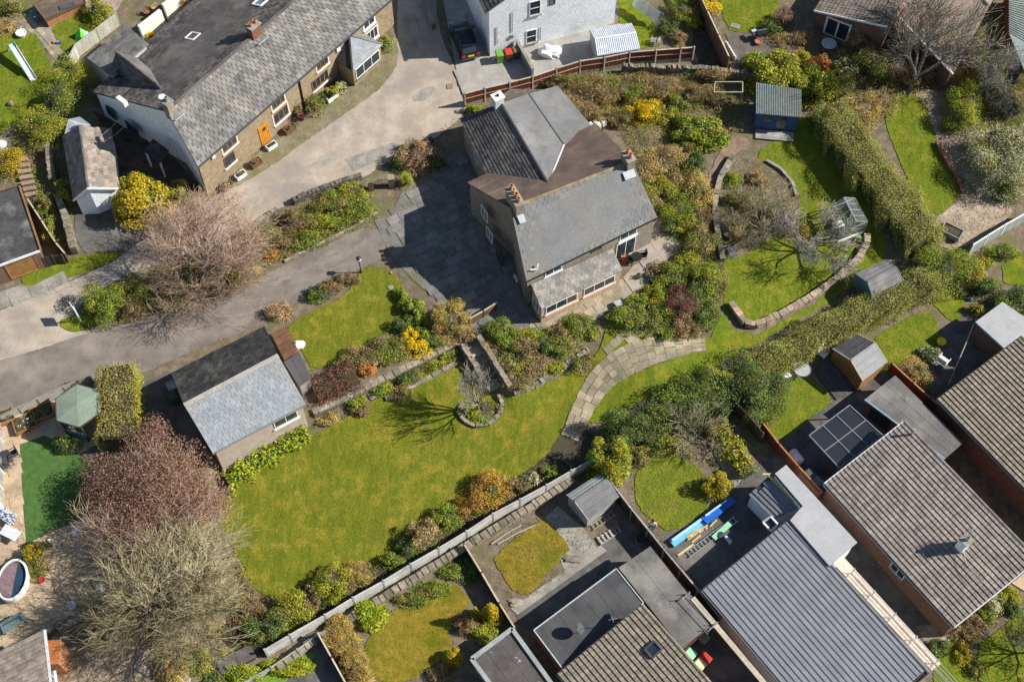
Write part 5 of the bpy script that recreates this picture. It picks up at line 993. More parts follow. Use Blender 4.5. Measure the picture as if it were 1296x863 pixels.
fence('grey board fence behind the plant pots by the brown store', [(78,800),(100,784),(120,768),(134,756)], .8, wood_g, wood_g, 1.5, horiz=True, boards=4)
fence('white slatted screen at the left edge of the terrace', [(3,640),(5,600),(4,560),(2,540)], .9, wood_g, white_p, 1.2, boards=9)
# walls
stone_wall('dry stone wall with upright coping below the timber boundary fence', [(352,848),(400,812),(440,788),(520,738),(600,688),(680,640),(726,610)], .5, .42, stone_p, cop=True, step=.5, indiv=True, cop_h=.13, gap=.1, copw=.52, copmat=stone_p)
stone_wall('dry stone wall with vertical coping below the red fence', [(786,92),(830,93),(895,95),(957,102)], .6, .4, stone_p, step=.16, cop_h=.3)
stone_wall('retaining stone wall between front lawn hedge and big lawn', [(396,523),(440,502),(490,478),(540,453),(583,431)], .12, .5, stone_p, step=.45, base=0, cop_h=.12)
stone_wall('stone wall on the left of the garden steps', [(582,436),(596,458),(612,486)], .95, .36, stone_p, step=.5, cop_h=.12, base=-.3)
stone_wall('stone wall on the right of the garden steps', [(606,430),(622,456),(646,495)], .95, .36, stone_p, step=.5, cop_h=.12, base=-.3)
stone_wall('low rockery edging of rough stones along the big lawn', [(650,499),(676,490),(700,474),(725,458),(744,444)], .18, .4, stone_p, step=.45, cop_h=.16, indiv=True)
stone_wall('curved stone retaining wall below the orchard lawn', [(924,386),(942,412),(955,414),(985,402),(1020,382),(1060,354),(1085,330),(1096,312),(1096,300)], .45, .45, surf('pinkish_stone', (.30,.235,.17), (.42,.34,.255), 2, 9, None, .95, .6, .02, rnd=(.7,1.25)), step=.4, cop_h=.1)
stone_wall('low slab wall curving around the vegetable bed', [(928,200),(912,226),(905,250),(904,276),(908,300),(914,332)], .4, .4, stone_p, step=.75, cop_h=.1, indiv=True)
stone_wall('pale curved kerb wall at the lawn side of the vegetable bed', [(970,205),(988,216),(1002,232),(1008,250)], .22, .22, conc, step=.6, cop_h=.08)
stone_wall('dry stone wall between lane and planted strip', [(548,182),(520,196),(500,204)], .5, .4, stone_d, step=.3, cop_h=.2)
stone_wall('dry stone lane wall above the brown planted strip', [(458,226),(430,236),(400,246),(372,258)], .45, .4, stone_d, step=.3, cop_h=.2)
stone_wall('weathered stone lane wall under the brown bare tree', [(352,268),(310,296),(285,315)], .35, .35, stone_p, step=.3, cop_h=.15)
stone_wall('old stone wall below the round olive bush', [(64,192),(67,212),(70,236)], .9, .45, stone_p, step=.35, cop_h=.14)
stone_wall('leaning stone wall in front of the white outhouse', [(76,256),(86,280),(92,304),(96,322)], .8, .5, stone_p, step=.35, cop_h=.14)
stone_wall('stone wall along the left terrace path', [(-20,846),(20,824),(56,804),(78,792)], .5, .4, stone_p, step=.5, cop_h=.12)
stone_wall('grey block wall beside the parked car', [(536,-20),(540,8),(549,38)], .7, .35, conc, step=.8, cop_h=.08)
stone_wall('pale lane kerb beside the parking yard', [(576,90),(584,110),(592,130)], .1, .25, conc, step=.9, cop_h=.05)
stone_wall('brick edged planting kerb beside the top right lawn', [(1184,182),(1198,208),(1210,228),(1218,246)], .3, .22, surf('edge_brick', (.22,.09,.06), (.32,.14,.09), 3, 12, None, .9, .4, .01, rnd=(.7,1.3)), step=.24, cop_h=.08)
stone_wall('stone edge of the square seedling border', [(488,506),(530,486),(560,470),(582,458)], .14, .35, stone_p, step=.5, cop_h=.1)
stone_wall('round stone bed edge around the pale garden tree', [(585,512),(580,522),(588,534),(602,540),(618,538),(632,526),(636,512),(630,500)], .2, .25, stone_p, step=.3, cop_h=.1)
stone_wall('driveway kerb stones along the planted strip', [(478,270),(440,292),(400,312),(360,332)], .1, .2, stone_p, step=.4, cop_h=.06)
def slab_wall(label, pts, h, w, mat, name='garden_wall', cap=None):
    P = [G(x,y) for x,y in pts]; root = thing(name, label, 'wall', V3(P[0]))
    for a, b in zip(P[:-1], P[1:]):
        d = (b-a).normalized(); MB().beam(Vector((a.x,a.y,zg(a.x,a.y)+h/2-.2)), Vector((b.x,b.y,zg(b.x,b.y)+h/2-.2)), w, h+.4).build('wall_panel', mat, root)
        if cap: MB().beam(Vector((a.x,a.y,zg(a.x,a.y)+h+.03)), Vector((b.x,b.y,zg(b.x,b.y)+h+.03)), w+.06, .06).build('coping', cap, root)
    return root
slab_wall('grey rendered wall beside the wheelie bins', [(654,64),(664,82),(674,100)], 1.2, .2, surf('grey_render', (.22,.235,.24), (.30,.31,.31), 1, 12, None, .9, .2, .01), cap=conc)
slab_wall('cream rendered yard wall beside the yellow bush', [(182,52),(209,31)], 1.7, .3, cream_r)
slab_wall('cream rendered yard wall nearest the top edge', [(212,25),(237,6)], 1.7, .3, cream_r)
slab_wall('red brick yard wall beside the parked kitchen bins', [(1010,604),(1034,632)], 1.1, .22, redbrick)
# ------------------------------------------------------------------ flagstones
def flags(parent_name, poly, d0, d1, rows, lens, mat, lift, parent=None, skip=.0, jit=.02):
    W = [G(x,y) for x,y in poly]; a, b = G(*d0), G(*d1); u = (b-a).xy.normalized(); v = Vector((-u.y,u.x)); o = a.xy
    us = [(p.xy-o).dot(u) for p in W]; vv = [(p.xy-o).dot(v) for p in W]; par = bpy.data.objects.get(parent_name) if isinstance(parent_name, str) else parent_name
    def inside(x, y):
        r = False; j = len(W)-1
        for i in range(len(W)):
            if (W[i].y > y) != (W[j].y > y) and x < (W[j].x-W[i].x)*(y-W[i].y)/(W[j].y-W[i].y)+W[i].x: r = not r
            j = i
        return r
    y = min(vv); cnt = 0
    while y < max(vv):
        rh = random.uniform(*rows); x = min(us)-random.uniform(0,.5)
        while x < max(us):
            rl = random.uniform(*lens); c = o+u*(x+rl/2)+v*(y+rh/2)
            cs = [o+u*(x+rl*k)+v*(y+rh*l) for k, l in ((.15,.15),(.85,.15),(.85,.85),(.15,.85))]
            if sum(inside(*q) for q in cs) >= 3 and random.random() > skip:
                g = .012; J = lambda: random.uniform(-jit,jit)
                qs = [o+u*(x+g+J())+v*(y+g+J()), o+u*(x+rl-g+J())+v*(y+g+J()), o+u*(x+rl-g+J())+v*(y+rh-g+J()), o+u*(x+g+J())+v*(y+rh-g+J())]
                dz = random.uniform(0,.012); top = [Vector((q.x,q.y,zg(q.x,q.y)+lift+dz)) for q in qs]
                m = MB().slab(top, .05).build('flagstone', mat, None, origin=(0,0,0)); m.location = (0,0,0); m.parent = par; cnt += 1
            x += rl
        y += rh
    return cnt
PAT = [o for o in bpy.data.objects if o.name.startswith('patio')]
flags(PAT[0], [(480,282),(508,252),(556,214),(588,196),(626,268),(664,372),(676,406),(648,420),(612,426),(572,394),(524,352),(500,320)], (500,330), (600,280), (.55,.8), (.6,1.15), flag_g, .085)
flags(PAT[1], [(676,408),(690,411),(786,357),(800,372),(764,394),(720,426),(668,428)], (690,412), (786,358), (.5,.75), (.55,1.1), flag_t, .09)
flags(PAT[1], [(790,354),(820,318),(830,286),(842,266),(864,308),(836,350),(802,370)], (800,350), (850,325), (1.3,1.6), (1.4,1.9), surf('concrete_bay', (.34,.295,.235), (.43,.38,.31), .9, 16, (.30,.27,.22), .92, .3, .01, rnd=(.92,1.08)), .09)
PB = bpy.data.objects['path_bed']
def strip_flags(par, line, mat, lift, row=(.55,.85), across=(2,3)):
    """flagstones laid across a curving path: line = (px, py, half width px)"""
    C = [(G(x,y), w) for x,y,w in line]; pts = []
    for (a,wa),(b,wb) in zip(C[:-1],C[1:]):
        k = max(1, int((b-a).length/.1)); pts += [(a.lerp(b,i/k), (wa*(1-i/k)+wb*i/k)/ppm(a)) for i in range(k)]
    pts.append((C[-1][0], C[-1][1]/ppm(C[-1][0])))
    sm = []
    for i in range(len(pts)):
        q = pts[max(0,i-6):i+7]; sm.append((sum((p[0] for p in q), Vector())/len(q), sum(p[1] for p in q)/len(q)))
    def fr(i):
        i = min(i, len(sm)-1); d = (sm[min(i+3,len(sm)-1)][0]-sm[max(0,i-3)][0]).xy.normalized(); return sm[i][0].xy, Vector((-d.y,d.x)), sm[i][1]
    i = 0
    while i < len(sm)-4:
        st = max(3, int(random.uniform(*row)/.1)); p0, n0, w0 = fr(i); p1, n1, w1 = fr(i+st); n = random.randint(*across) if w0 < .9 else random.randint(across[0]+1, across[1]+1); cuts = [-1]+sorted(random.uniform(-.25,.25)/n+(-1+2*(k+1)/n) for k in range(n-1))+[1]
        for a, b in zip(cuts[:-1], cuts[1:]):
            g = .015; J = lambda: random.uniform(-.03,.03); e = lambda v: v*(1+random.uniform(-.06,.06)) if abs(v) == 1 else v
            qs = [p0+n0*w0*e(a)+n0*g, p0+n0*w0*e(b)-n0*g, p1+n1*w1*e(b)-n1*g, p1+n1*w1*e(a)+n1*g]; qs = [Vector((q.x+J()*.4,q.y+J()*.4)) for q in qs]; m_ = (qs[0]+qs[1]+qs[2]+qs[3])/4; qs = [m_+(q-m_)*.975 for q in qs]; dz = random.uniform(0,.012)
            m = MB().slab([Vector((q.x,q.y,zg(q.x,q.y)+lift+dz)) for q in qs], .05).build('flagstone', mat, None, origin=(0,0,0)); m.location = (0,0,0); m.parent = par
        i += st
flags(PB, [(752,446),(776,418),(806,392),(828,404),(850,428),(815,432),(786,442),(764,458)], (752,446), (806,398), (.55,.8), (.6,1.1), flag_t, .105)
strip_flags(PB, [(898,437,8),(872,438,9),(848,442,14),(818,447,18),(790,458,20),(767,474,18),(751,494,15.5),(739,514,14),(730,536,13),(719,560,12)], flag_t, .118)
# garden steps
root = thing('garden_steps', 'flight of mossy stone steps between low walls', 'steps', V3(G(612,470)))
a, b = G(596,428), G(628,492); za, zb_ = zg(a.x,a.y)+.02, zg(b.x,b.y)+.02; n = 6
for i in range(n):
    p = a.lerp(b, (i+.5)/n); z = za+(zb_-za)*(i+.5)/n+.08; d = (b-a).xy.normalized(); MB().box((p.x,p.y,z-.2), (1.15,(b-a).length/n+.04,.4), math.atan2(-d.x,d.y)).build('step', flag_t if i % 2 else stone_p, root)
# stone steps beside the lichen roofed garage
root = thing('stone_steps', 'worn brown stone steps beside the lichen roofed garage', 'steps', V3(G(34,230)))
for i in range(7):
    p = G(28+i*2.2, 206+i*7); MB().box((p.x,p.y,p.z+.25-i*.02), (1.0,.36,.3), .25+random.uniform(-.05,.05)).build('step', surf('brown_step', (.26,.18,.12), (.38,.28,.2), 2, 10, None, .95, .5, .02), root)
# terrace slabs on the left
TR = bpy.data.objects['terrace']
flags(TR, [(0,545),(50,520),(110,500),(122,556),(96,568),(57,548),(24,560),(26,600),(-5,610)], (0,560), (110,520), (.7,.9), (.8,1.4), sand, .06)
flags(TR, [(-10,740),(36,752),(60,745),(70,780),(-10,815)], (0,780), (60,755), (.7,.9), (.8,1.4), sand, .06)
flags(TR, [(0,610),(28,606),(32,660),(0,690)], (0,640), (30,630), (.7,.9), (.8,1.2), sand, .06)
for x, y in ((8,166),(20,161),(33,156)):
    p = G(x,y); 
LP = [o for o in bpy.data.objects if o.name.startswith('garden_path')][0]
flags(LP, [(34,24),(46,18),(60,42),(76,64),(82,76),(74,82),(60,64),(46,42)], (46,42), (76,78), (.4,.55), (.5,.7), flag_t, .06)
flags([o for o in bpy.data.objects if o.name.startswith('kerb_pavement')][0], [(-10,385),(60,356),(84,340),(100,346),(60,368),(-10,396)], (0,388), (90,345), (.9,1.1), (1.2,1.8), conc, .08)
# ------------------------------------------------------------------ garden and street objects
def simple(name, label, cat, px, h=0, group=None): return thing(name, label, cat, V3(G(px[0], px[1])), group)
def on(root, mb, part, mat, **k): return mb.build(part, mat, root, **k)
# car
root = simple('parked_car', 'black hatchback with yellow rear plate parked in shade', 'car', (588,56)); c = root.location
az = math.atan2((G(575,26)-G(592,72)).y, (G(575,26)-G(592,72)).x)
def car(root, az):
    M = Matrix.Rotation(az,3,'Z'); c = root.location; f = lambda x,y,z: c+M@Vector((x,y,z))
    secs = [(-2.0,.62,.30,.62),(-1.97,.80,.24,.86),(-1.5,.86,.2,.92),(-.4,.88,.2,.93),(.7,.88,.2,.92),(1.5,.84,.22,.80),(1.95,.70,.26,.66),(2.05,.55,.32,.56)]
    m = MB(); rings = []
    for x,w,z0,z1 in secs: rings.append([f(x,-w*.92,z0),f(x,w*.92,z0),f(x,w,z0+.2),f(x,w*.97,z1-.06),f(x,w*.86,z1),f(x,-w*.86,z1),f(x,-w*.97,z1-.06),f(x,-w,z0+.2)])
    vs = [v for r in rings for v in r]; n = 8; fs = [(i*n+k,i*n+(k+1)%n,(i+1)*n+(k+1)%n,(i+1)*n+k) for i in range(len(rings)-1) for k in range(n)]+[tuple(range(n-1,-1,-1)), tuple(range(len(vs)-n,len(vs)))]
    m.add(vs, fs); body = m.build('body', car_p, root, smooth=False, bevel=.03)
    m = MB(); lo = [f(-1.9,-.74,.86),f(.95,-.76,.9),f(.95,.76,.9),f(-1.9,.74,.86)]; hi = [f(-1.45,-.58,1.42),f(.1,-.6,1.46),f(.1,.6,1.46),f(-1.45,.58,1.42)]
    m.hexa(lo+hi); cab = m.build('cabin', pane, root, bevel=.05)
    sub(MB().slab([f(-1.5,-.6,1.465),f(.12,-.62,1.50),f(.12,.62,1.50),f(-1.5,.6,1.465)], .05), 'roof', car_p, cab, root)
    for s in (-1,1):
        sub(MB().beam(f(.97,s*.72,.92), f(.1,s*.6,1.46), .07, .05), 'pillar', car_p, cab, root); sub(MB().beam(f(-1.9,s*.72,.88), f(-1.48,s*.58,1.44), .1, .05), 'pillar', car_p, cab, root); sub(MB().beam(f(-.5,s*.76,.9), f(-.5,s*.62,1.46), .06, .05), 'pillar', car_p, cab, root)
        MB().box(f(.75,s*.98,.98), (.2,.22,.14), az).build('mirror', car_p, root)
        for x in (-1.25,1.3):
            w = MB(); ax = M@Vector((0,1,0)); w.tube([f(x,s*.72,.31), f(x,s*.9,.31)], .31, 16); wh = w.build('wheel', black_m, root); sub(MB().tube([f(x,s*.9,.31), f(x,s*.915,.31)], .19, 12), 'rim', galv, wh, root)
        MB().box(f(-2.0,s*.62,.72), (.1,.3,.18), az).build('tail_light', lamp_r, root); MB().box(f(1.93,s*.52,.6), (.14,.3,.13), az).build('headlight', white_pl, root)
    MB().box(f(-2.03,0,.66), (.04,.52,.13), az).build('number_plate', plate_y, root); MB().box(f(-2.0,0,.40), (.12,1.5,.16), az).build('bumper', dkgrey, root)
    sub(MB().beam(f(-1.62,-.55,1.5), f(-1.62,.55,1.5), .16, .03), 'spoiler', car_p, cab, root)
car(root, az)
# wheelie bins
def bin_(label, px, mat, lidmat, rz, s=1., name='wheelie_bin'):
    root = simple(name, label, 'bin', px); c = root.location; M = Matrix.Rotation(rz,3,'Z'); f = lambda x,y,z: c+M@Vector((x*s,y*s,z*s))
    m = MB(); m.hexa([f(-.22,-.27,.08),f(.22,-.27,.08),f(.22,.22,.08),f(-.22,.22,.08),f(-.29,-.36,.95),f(.29,-.36,.95),f(.29,.30,.95),f(-.29,.30,.95)]).build('body', mat, root, bevel=.02)
    m = MB(); m.hexa([f(-.31,-.39,.95),f(.31,-.39,.95),f(.31,.34,.95),f(-.31,.34,.95),f(-.27,-.33,1.03),f(.27,-.33,1.03),f(.27,.30,1.06),f(-.27,.30,1.06)]).build('lid', lidmat, root, bevel=.02)
    MB().tube([f(-.28,.36,.95), f(.28,.36,.95)], .025, 6).build('handle', lidmat, root)
    for x in (-.25,.25): MB().tube([f(x-.03,.22,.1), f(x+.03,.22,.1)], .1*s, 10).build('wheel', black_m, root)
    return root
bin_('light green wheelie bin beside the white house wall', (632,78), green_pl, green_pl, .25); bin_('bright red lidded wheelie bin beside the white house wall', (643.5,76), olive_pl, red_pl, .25); bin_('olive brown wheelie bin against the grey rendered wall', (653,73), olive_pl, olive_pl, .25)
bin_('pale green wheelie bin under the patched garage roof', (872,832), green_pl, mint, .8); bin_('cream lidded wheelie bin beside the bottom bungalow', (884,845), cream_pl, cream_pl, .8); bin_('dark red wheelie bin beside the cream one', (891,838), red_pl, red_pl, .8)
bin_('grey wheelie bin beside the black garage slope', (220,496), grey_pl, wood_g, .5); bin_('dark green wheelie bin beside the black garage slope', (222,509), green_dk, green_dk, .5); bin_('dark grey wheelie bin nearest the patched garage roof', (888,812), grey_pl, grey_pl, .8)
bin_('black wheelie bin beside the red brick yard wall', (1022,606), dkgrey, dkgrey, .7); bin_('grey green wheelie bin next to the bungalow corner', (1031,616), teal_p, teal_p, .7)
# lamp post
root = simple('lamp_post', 'black garden lamp post with white globe beside the driveway', 'lamp post', (457,345)); c = root.location
MB().lathe(c, [(.12,0),(.1,.12),(.05,.2),(.04,1.45),(.06,1.5),(.05,1.55)], 10).build('post', black_m, root); MB().lathe(c+Vector((0,0,1.55)), [(.06,0),(.16,.08),(.19,.2),(.15,.32),(.05,.36)], 12).build('lantern', white_pl, root, smooth=True); MB().lathe(c+Vector((0,0,1.9)), [(.2,0),(.1,.08),(.02,.14)], 10).build('lantern_cap', black_m, root)
# sign
root = simple('roadside_sign', 'white board sign on posts on the lane corner verge', 'sign', (103,408)); c = root.location
MB().beam(c, c+Vector((0,0,2.1)), .07, .07).build('post', white_p, root); MB().beam(c+Vector((-.25,.18,0)), c+Vector((0,0,1.6)), .05, .05).build('brace', white_p, root); MB().box(c+Vector((-.12,.1,1.75)), (.05,.85,.75), .65).build('board', white_p, root)
# iron gate with brick piers
root = simple('garden_gate', 'black wrought iron gate between brown brick piers', 'gate', (482,238)); a, b = G(470,240), G(496,236)
for p in (a, b): MB().box((p.x,p.y,p.z+.55), (.42,.42,1.1), .2).build('pier', redbrick2, root); MB().box((p.x,p.y,p.z+1.14), (.5,.5,.08), .2).build('pier_cap', stone_p, root)
for t in np.linspace(.12,.88,12): p = a.lerp(b,t); MB().tube([p+Vector((0,0,.05)), p+Vector((0,0,.75+.25*math.sin(math.pi*t)))], .012, 5).build('gate_bar', black_m, root)
MB().tube([a.lerp(b,t)+Vector((0,0,.78+.25*math.sin(math.pi*t))) for t in np.linspace(.1,.9,9)], .018, 5).build('gate_rail', black_m, root); MB().beam(a.lerp(b,.1)+Vector((0,0,.2)), a.lerp(b,.9)+Vector((0,0,.2)), .03, .03).build('gate_rail', black_m, root)
# planters and pots in front of the cottages
def trough(label, px, L, W, h, mat, rz, plant=None):
    root = simple('planter', label, 'planter', px); c = root.location; M = Matrix.Rotation(rz,3,'Z')
    for x,y,lx,ly in ((0,-W/2,L,.06),(0,W/2,L,.06),(-L/2,0,.06,W+.06),(L/2,0,.06,W+.06)): MB().box(c+M@Vector((x,y,h/2)), (lx,ly,h), rz).build('side', mat, root)
    MB().box(c+Vector((0,0,h*.42)), (L-.05,W-.05,h*.8), rz).build('compost', soil_dark, root)
    if plant:
        V, F, q = leaves_on([(np.array(c)+[0,0,h+.1], np.array([L*.42,W*.5,.14]))], 60, .12, .5, .6, seed=int(px[0])); npmesh('plants', V, F, MATS[plant], root, q)
rzc = math.atan2(o.y, o.x) if False else math.atan2((G(447,114)-G(262,241)).y, (G(447,114)-G(262,241)).x)
trough('white trough nearest the white side wall of the cottages', (305,224), .85, .45, .4, white_p, rzc, 'lf_brown'); trough('brown timber planter below the white silled window', (324,209), .9, .5, .45, wood_b, rzc, 'lf_brown')
trough('white trough beside the orange cottage door', (344,187), .85, .42, .4, white_p, rzc, 'lf_dark'); trough('brown timber planter right of the orange door', (367,166), .9, .5, .45, wood_b, rzc, 'lf_brown')
trough('white trough with round bush beside the porch', (420,125), 1.0, .5, .42, white_p, rzc, 'lf_green'); trough('half hidden brown planter at the end of the cottages', (287,238), .9, .5, .4, wood_b, rzc, 'lf_tan')
def pot(label, px, r, h, mat, plant=None, name='plant_pot', pn=50, ps=.12, cat='pot'):
    root = simple(name, label, cat, px); c = root.location; MB().lathe(c, [(r*.7,0),(r*.75,.02),(r,h*.9),(r*1.08,h*.9),(r*1.08,h),(r*.9,h),(r*.88,h-.05)], 14).build('pot', mat, root, smooth=False)
    if plant: V, F, q = leaves_on([(np.array(c)+[0,0,h+r*.5], np.array([r*1.1,r*1.1,r*.8]))], pn, ps, .5, .5, seed=int(px[1])); npmesh('plants', V, F, MATS[plant], root, q)
    return root
pot('dark red pot under the trellis twigs by the cottage', (382,151), .28, .4, plain('dark_red_glaze', (.10,.02,.025), .4), 'lf_purple'); pot('terracotta pot beside the french door', (790,329), .27, .4, terra)
pot('terracotta pot in the yellow garden terrace', (1020,603), .2, .3, terra); pot('white bowl planter on the slide lawn', (28,45), .42, .35, white_p, 'lf_white', pn=30)
pot('dark plant pot nearest the bed on the right patio', (824,357), .28, .35, black_m, 'lf_dark'); pot('dark plant pot on the patio corner beside the bed', (821,350), .26, .32, dkgrey, 'lf_tan'); pot('large dark pot near the house beds', (808,352), .2, .3, dkgrey, 'lf_dark')
pot('white round pot beside the grey board fence', (92,768), .3, .35, white_p, 'lf_dark', pn=20); pot('white round pot at the far end of the board fence', (129,746), .3, .35, white_p, 'lf_dark', pn=20); pot('red pot beside the round pool', (54,735), .2, .25, red_pl)
pot('yellow bucket on the lawn edge beside the silver shrub', (1190,435), .32, .4, yellow, name='bucket', cat='bucket'); pot('terracotta pot on the top left yard wall', (186,18), .25, .3, terra, 'lf_brown'); pot('orange clay pot on the yard near the cream walls', (196,12), .28, .3, terra_y, 'lf_tan')
pot('pale urn on the front bed among green leaves', (742,412), .16, .3, stone_p, 'lf_white', pn=20); pot('clay pot beside the iron gate bed', (496,346), .1, .15, terra_y)
for i, (x, y, lb) in enumerate(((973,156,'left hanging pot of orange flowers on the blue shed'),(985,154,'right hanging pot of orange flowers on the blue shed'))):
    pot(lb, (x,y+5), .2, .9, wood_d, 'lf_orange', pn=60, name='flower_pot')
# slide
root = simple('garden_slide', 'long white and green garden slide on the left lawn', 'slide', (40,100)); t0, t1 = G(14,56,1.25), G(43,102,.08); d = (t1-t0).normalized(); x = d.cross(Vector((0,0,1))).normalized()
MB().beam(t0, t1, .5, .04).build('chute', white_pl, root)
MB().beam(t0-x*.27+Vector((0,0,.08)), t1-x*.27+Vector((0,0,.08)), .05, .18).build('side_rail', white_pl, root); MB().beam(t0+x*.27+Vector((0,0,.08)), t0.lerp(t1,.75)+x*.27+Vector((0,0,.08)), .08, .2).build('side_rail', plain('slide_green', (.02,.35,.16), .4), root)
MB().beam(t0-x*.27+Vector((0,0,.08)), t0.lerp(t1,.12)-x*.27+Vector((0,0,.08)), .09, .22).build('side_rail', MATS['slide_green'], root)
for s in (-.25,.25): b = t0+x*s+Vector((-.5,.5,0)); MB().beam(t0+x*s, Vector((b.x,b.y,zg(b.x,b.y))), .05, .05).build('ladder_leg', MATS['slide_green'], root)
for k in range(5): a = t0.lerp(Vector((t0.x-.5,t0.y+.5,zg(t0.x,t0.y))), (k+.5)/5); MB().beam(a-x*.25, a+x*.25, .04, .04).build('rung', white_pl, root)
# tent, toys
root = simple('play_tent', 'lime green pop up play tent beside the pale fence', 'tent', (105,47)); c = root.location; ap = c+Vector((0,0,1.0)); b = [c+Vector((x,y,0)) for x,y in ((-.55,-.4),(.55,-.45),(.5,.45),(-.5,.45))]
for i in range(4): MB().add([b[i], b[(i+1)%4], ap, b[i].lerp(b[(i+1)%4],.5).lerp(c,-.05)+Vector((0,0,.4))], [(0,3,2),(3,1,2),(0,1,3)]).build('side', lime if i != 1 else mint, root)
for px, col, lb in (((70,55),'toy_orange','small orange plastic toy beside the toy lawn'),((74,55),'toy_blue','small blue plastic toy beside the toy lawn')):
    root = simple('toy', lb, 'toy', px); m = plain(col, (.85,.22,.02) if 'or' in col else (.02,.30,.75), .4); c = root.location; MB().box(c+Vector((0,0,.15)), (.3,.22,.18), .4).build('body', m, root, bevel=.04)
    for sx in (-.12,.12): MB().tube([c+Vector((sx,-.14,.08)), c+Vector((sx,.14,.08))], .08, 8).build('wheel', black_m, root)
# benches, tables, chairs
def bench(label, px, rz, mat, L=1.4, name='garden_bench', back=True, legm=None):
    root = simple(name, label, 'bench', px); c = root.location; M = Matrix.Rotation(rz,3,'Z'); f = lambda x,y,z: c+M@Vector((x,y,z))
    for k in range(4): MB().box(f(0,-.2+k*.13,.43), (L,.1,.04), rz).build('seat_slat', mat, root)
    if back:
        for k in range(3): MB().box(f(0,.3,.58+k*.13), (L,.03,.1), rz).build('back_slat', mat, root)
    for sx in (-1,1):
        for y in (-.18,.28): MB().box(f(sx*(L/2-.08),y,.22 if y < 0 or not back else .42), (.07,.07,.44 if y < 0 or not back else .84), rz).build('leg', legm or mat, root)
        MB().box(f(sx*(L/2-.08),.03,.62), (.06,.5,.05), rz).build('armrest', mat, root)
bench('grey teal bench beside the low brick outhouse', (47,24), -1.0, teal_p, .9, back=False); bench('dark weathered bench on the sandy terrace', (20,792), .6, teal_p, 1.6); bench('small table bench on the strip lawn by the white sheet', (829,56), -.2, wood_g, .8, back=False)
def table(label, px, r, h, mat, legm=None, glass=False, name='garden_table'):
    root = simple(name, label, 'table', px); c = root.location; MB().lathe(c+Vector((0,0,h-.03)), [(r,0),(r,.03)], 24).build('table_top', mat, root)
    for a in range(4): p = Vector((math.cos(a*1.571+.4),math.sin(a*1.571+.4),0))*r*.6; MB().beam(c+p, c+p*.5+Vector((0,0,h-.03)), .04, .04).build('leg', legm or mat, root)
    if glass: MB().tube([c+Vector((r*math.cos(t),r*math.sin(t),h)) for t in np.linspace(0,6.283,25)], .025, 5).build('rim', galv, root)
table('round white garden table by the french window', (1047,63), .62, .72, surf('weathered_top', (.42,.43,.42), (.5,.51,.5), 2, 14, None, .7, .1, .01)); table('round glass garden table on the square lawn', (1013,473), .62, .72, clear('glass_top', (.75,.8,.78), .35), galv, True); table('white round table at the left edge garden', (5,190), .45, .7, white_pl)
table('round dark bistro table beside the french door', (805,331), .42, .7, black_m)
def chair(label, px, rz, mat, legm=None, s=1., name='garden_chair', cat='chair'):
    root = simple(name, label, cat, px); c = root.location; M = Matrix.Rotation(rz,3,'Z'); f = lambda x,y,z: c+M@Vector((x*s,y*s,z*s))
    MB().box(f(0,0,.43), (.46*s,.46*s,.05), rz).build('seat', mat, root); MB().box(f(0,.24,.72), (.46*s,.05,.5*s), rz, (-.15,0)).build('backrest', mat, root)
    for x in (-.2,.2):
        for y in (-.2,.22): MB().beam(f(x,y,0), f(x,y,.42), .04, .04).build('leg', legm or mat, root)
        MB().box(f(x*1.15,0,.63), (.05,.45*s,.04), rz).build('armrest', mat, root)
chair('dark wire chair left of the bistro table', (797,333), 1.2, black_m); chair('dark wire chair right of the bistro table', (813,327), -1.4, black_m)
chair('dark rattan chair on the left terrace beside the artificial lawn', (13,586), .4, dkgrey, s=1.3); chair('dark rattan chair beside the first one on the terrace', (20,578), -.9, dkgrey, s=1.2); chair('low dark rattan stool chair below the rattan chairs', (10,592), 2.2, dkgrey, s=1.)
chair('white and grey lounge chair on the square lawn edge', (1040,452), .8, white_pl, grey_pl, 1.3, 'lounge_chair'); chair('white garden chair beside the silver shrub', (1190,463), 2.4, white_p, s=1.6); chair('dark folding chair in the blue shed garden', (920,176), .4, plain('maroon_paint', (.12,.02,.025), .5))
# barbecue, sun lounger covered etc
root = simple('barbecue', 'silver kettle barbecue beside the round glass table', 'barbecue', (989,482)); c = root.location
MB().lathe(c+Vector((0,0,.55)), [(.05,-.12),(.28,-.05),(.34,.1),(.3,.25),(.12,.34)], 14).build('bowl', galv, root, smooth=True); MB().box(c+Vector((.1,.1,.5)), (1.1,.5,.06), .5).build('side_shelf', white_pl, root)
for a in range(3): p = Vector((math.cos(a*2.09),math.sin(a*2.09),0))*.35; MB().beam(c+p, c+p*.3+Vector((0,0,.5)), .04, .04).build('leg', black_m, root)
root = simple('barbecue', 'dark barbecue trolley on the brown decking terrace', 'barbecue', (962,50)); c = root.location; MB().box(c+Vector((0,0,.75)), (.9,.5,.25), .4).build('firebox', black_m, root); MB().box(c+Vector((-.55,.15,.75)), (.4,.5,.05), .4).build('side_shelf', plain('blue_grey_shelf', (.4,.5,.56), .4), root); MB().tube([c+Vector((-.4,0,.95)), c+Vector((.4,.2,.95))], .1, 8).build('hood', dkgrey, root)
for x,y in ((-.35,-.2),(.35,-.15),(-.35,.2),(.35,.25)): MB().beam(c+Vector((x,y,0)), c+Vector((x,y,.65)), .05, .05).build('leg', black_m, root)
pot('round clay pot beside the barbecue trolley', (959,56), .28, .35, terra)
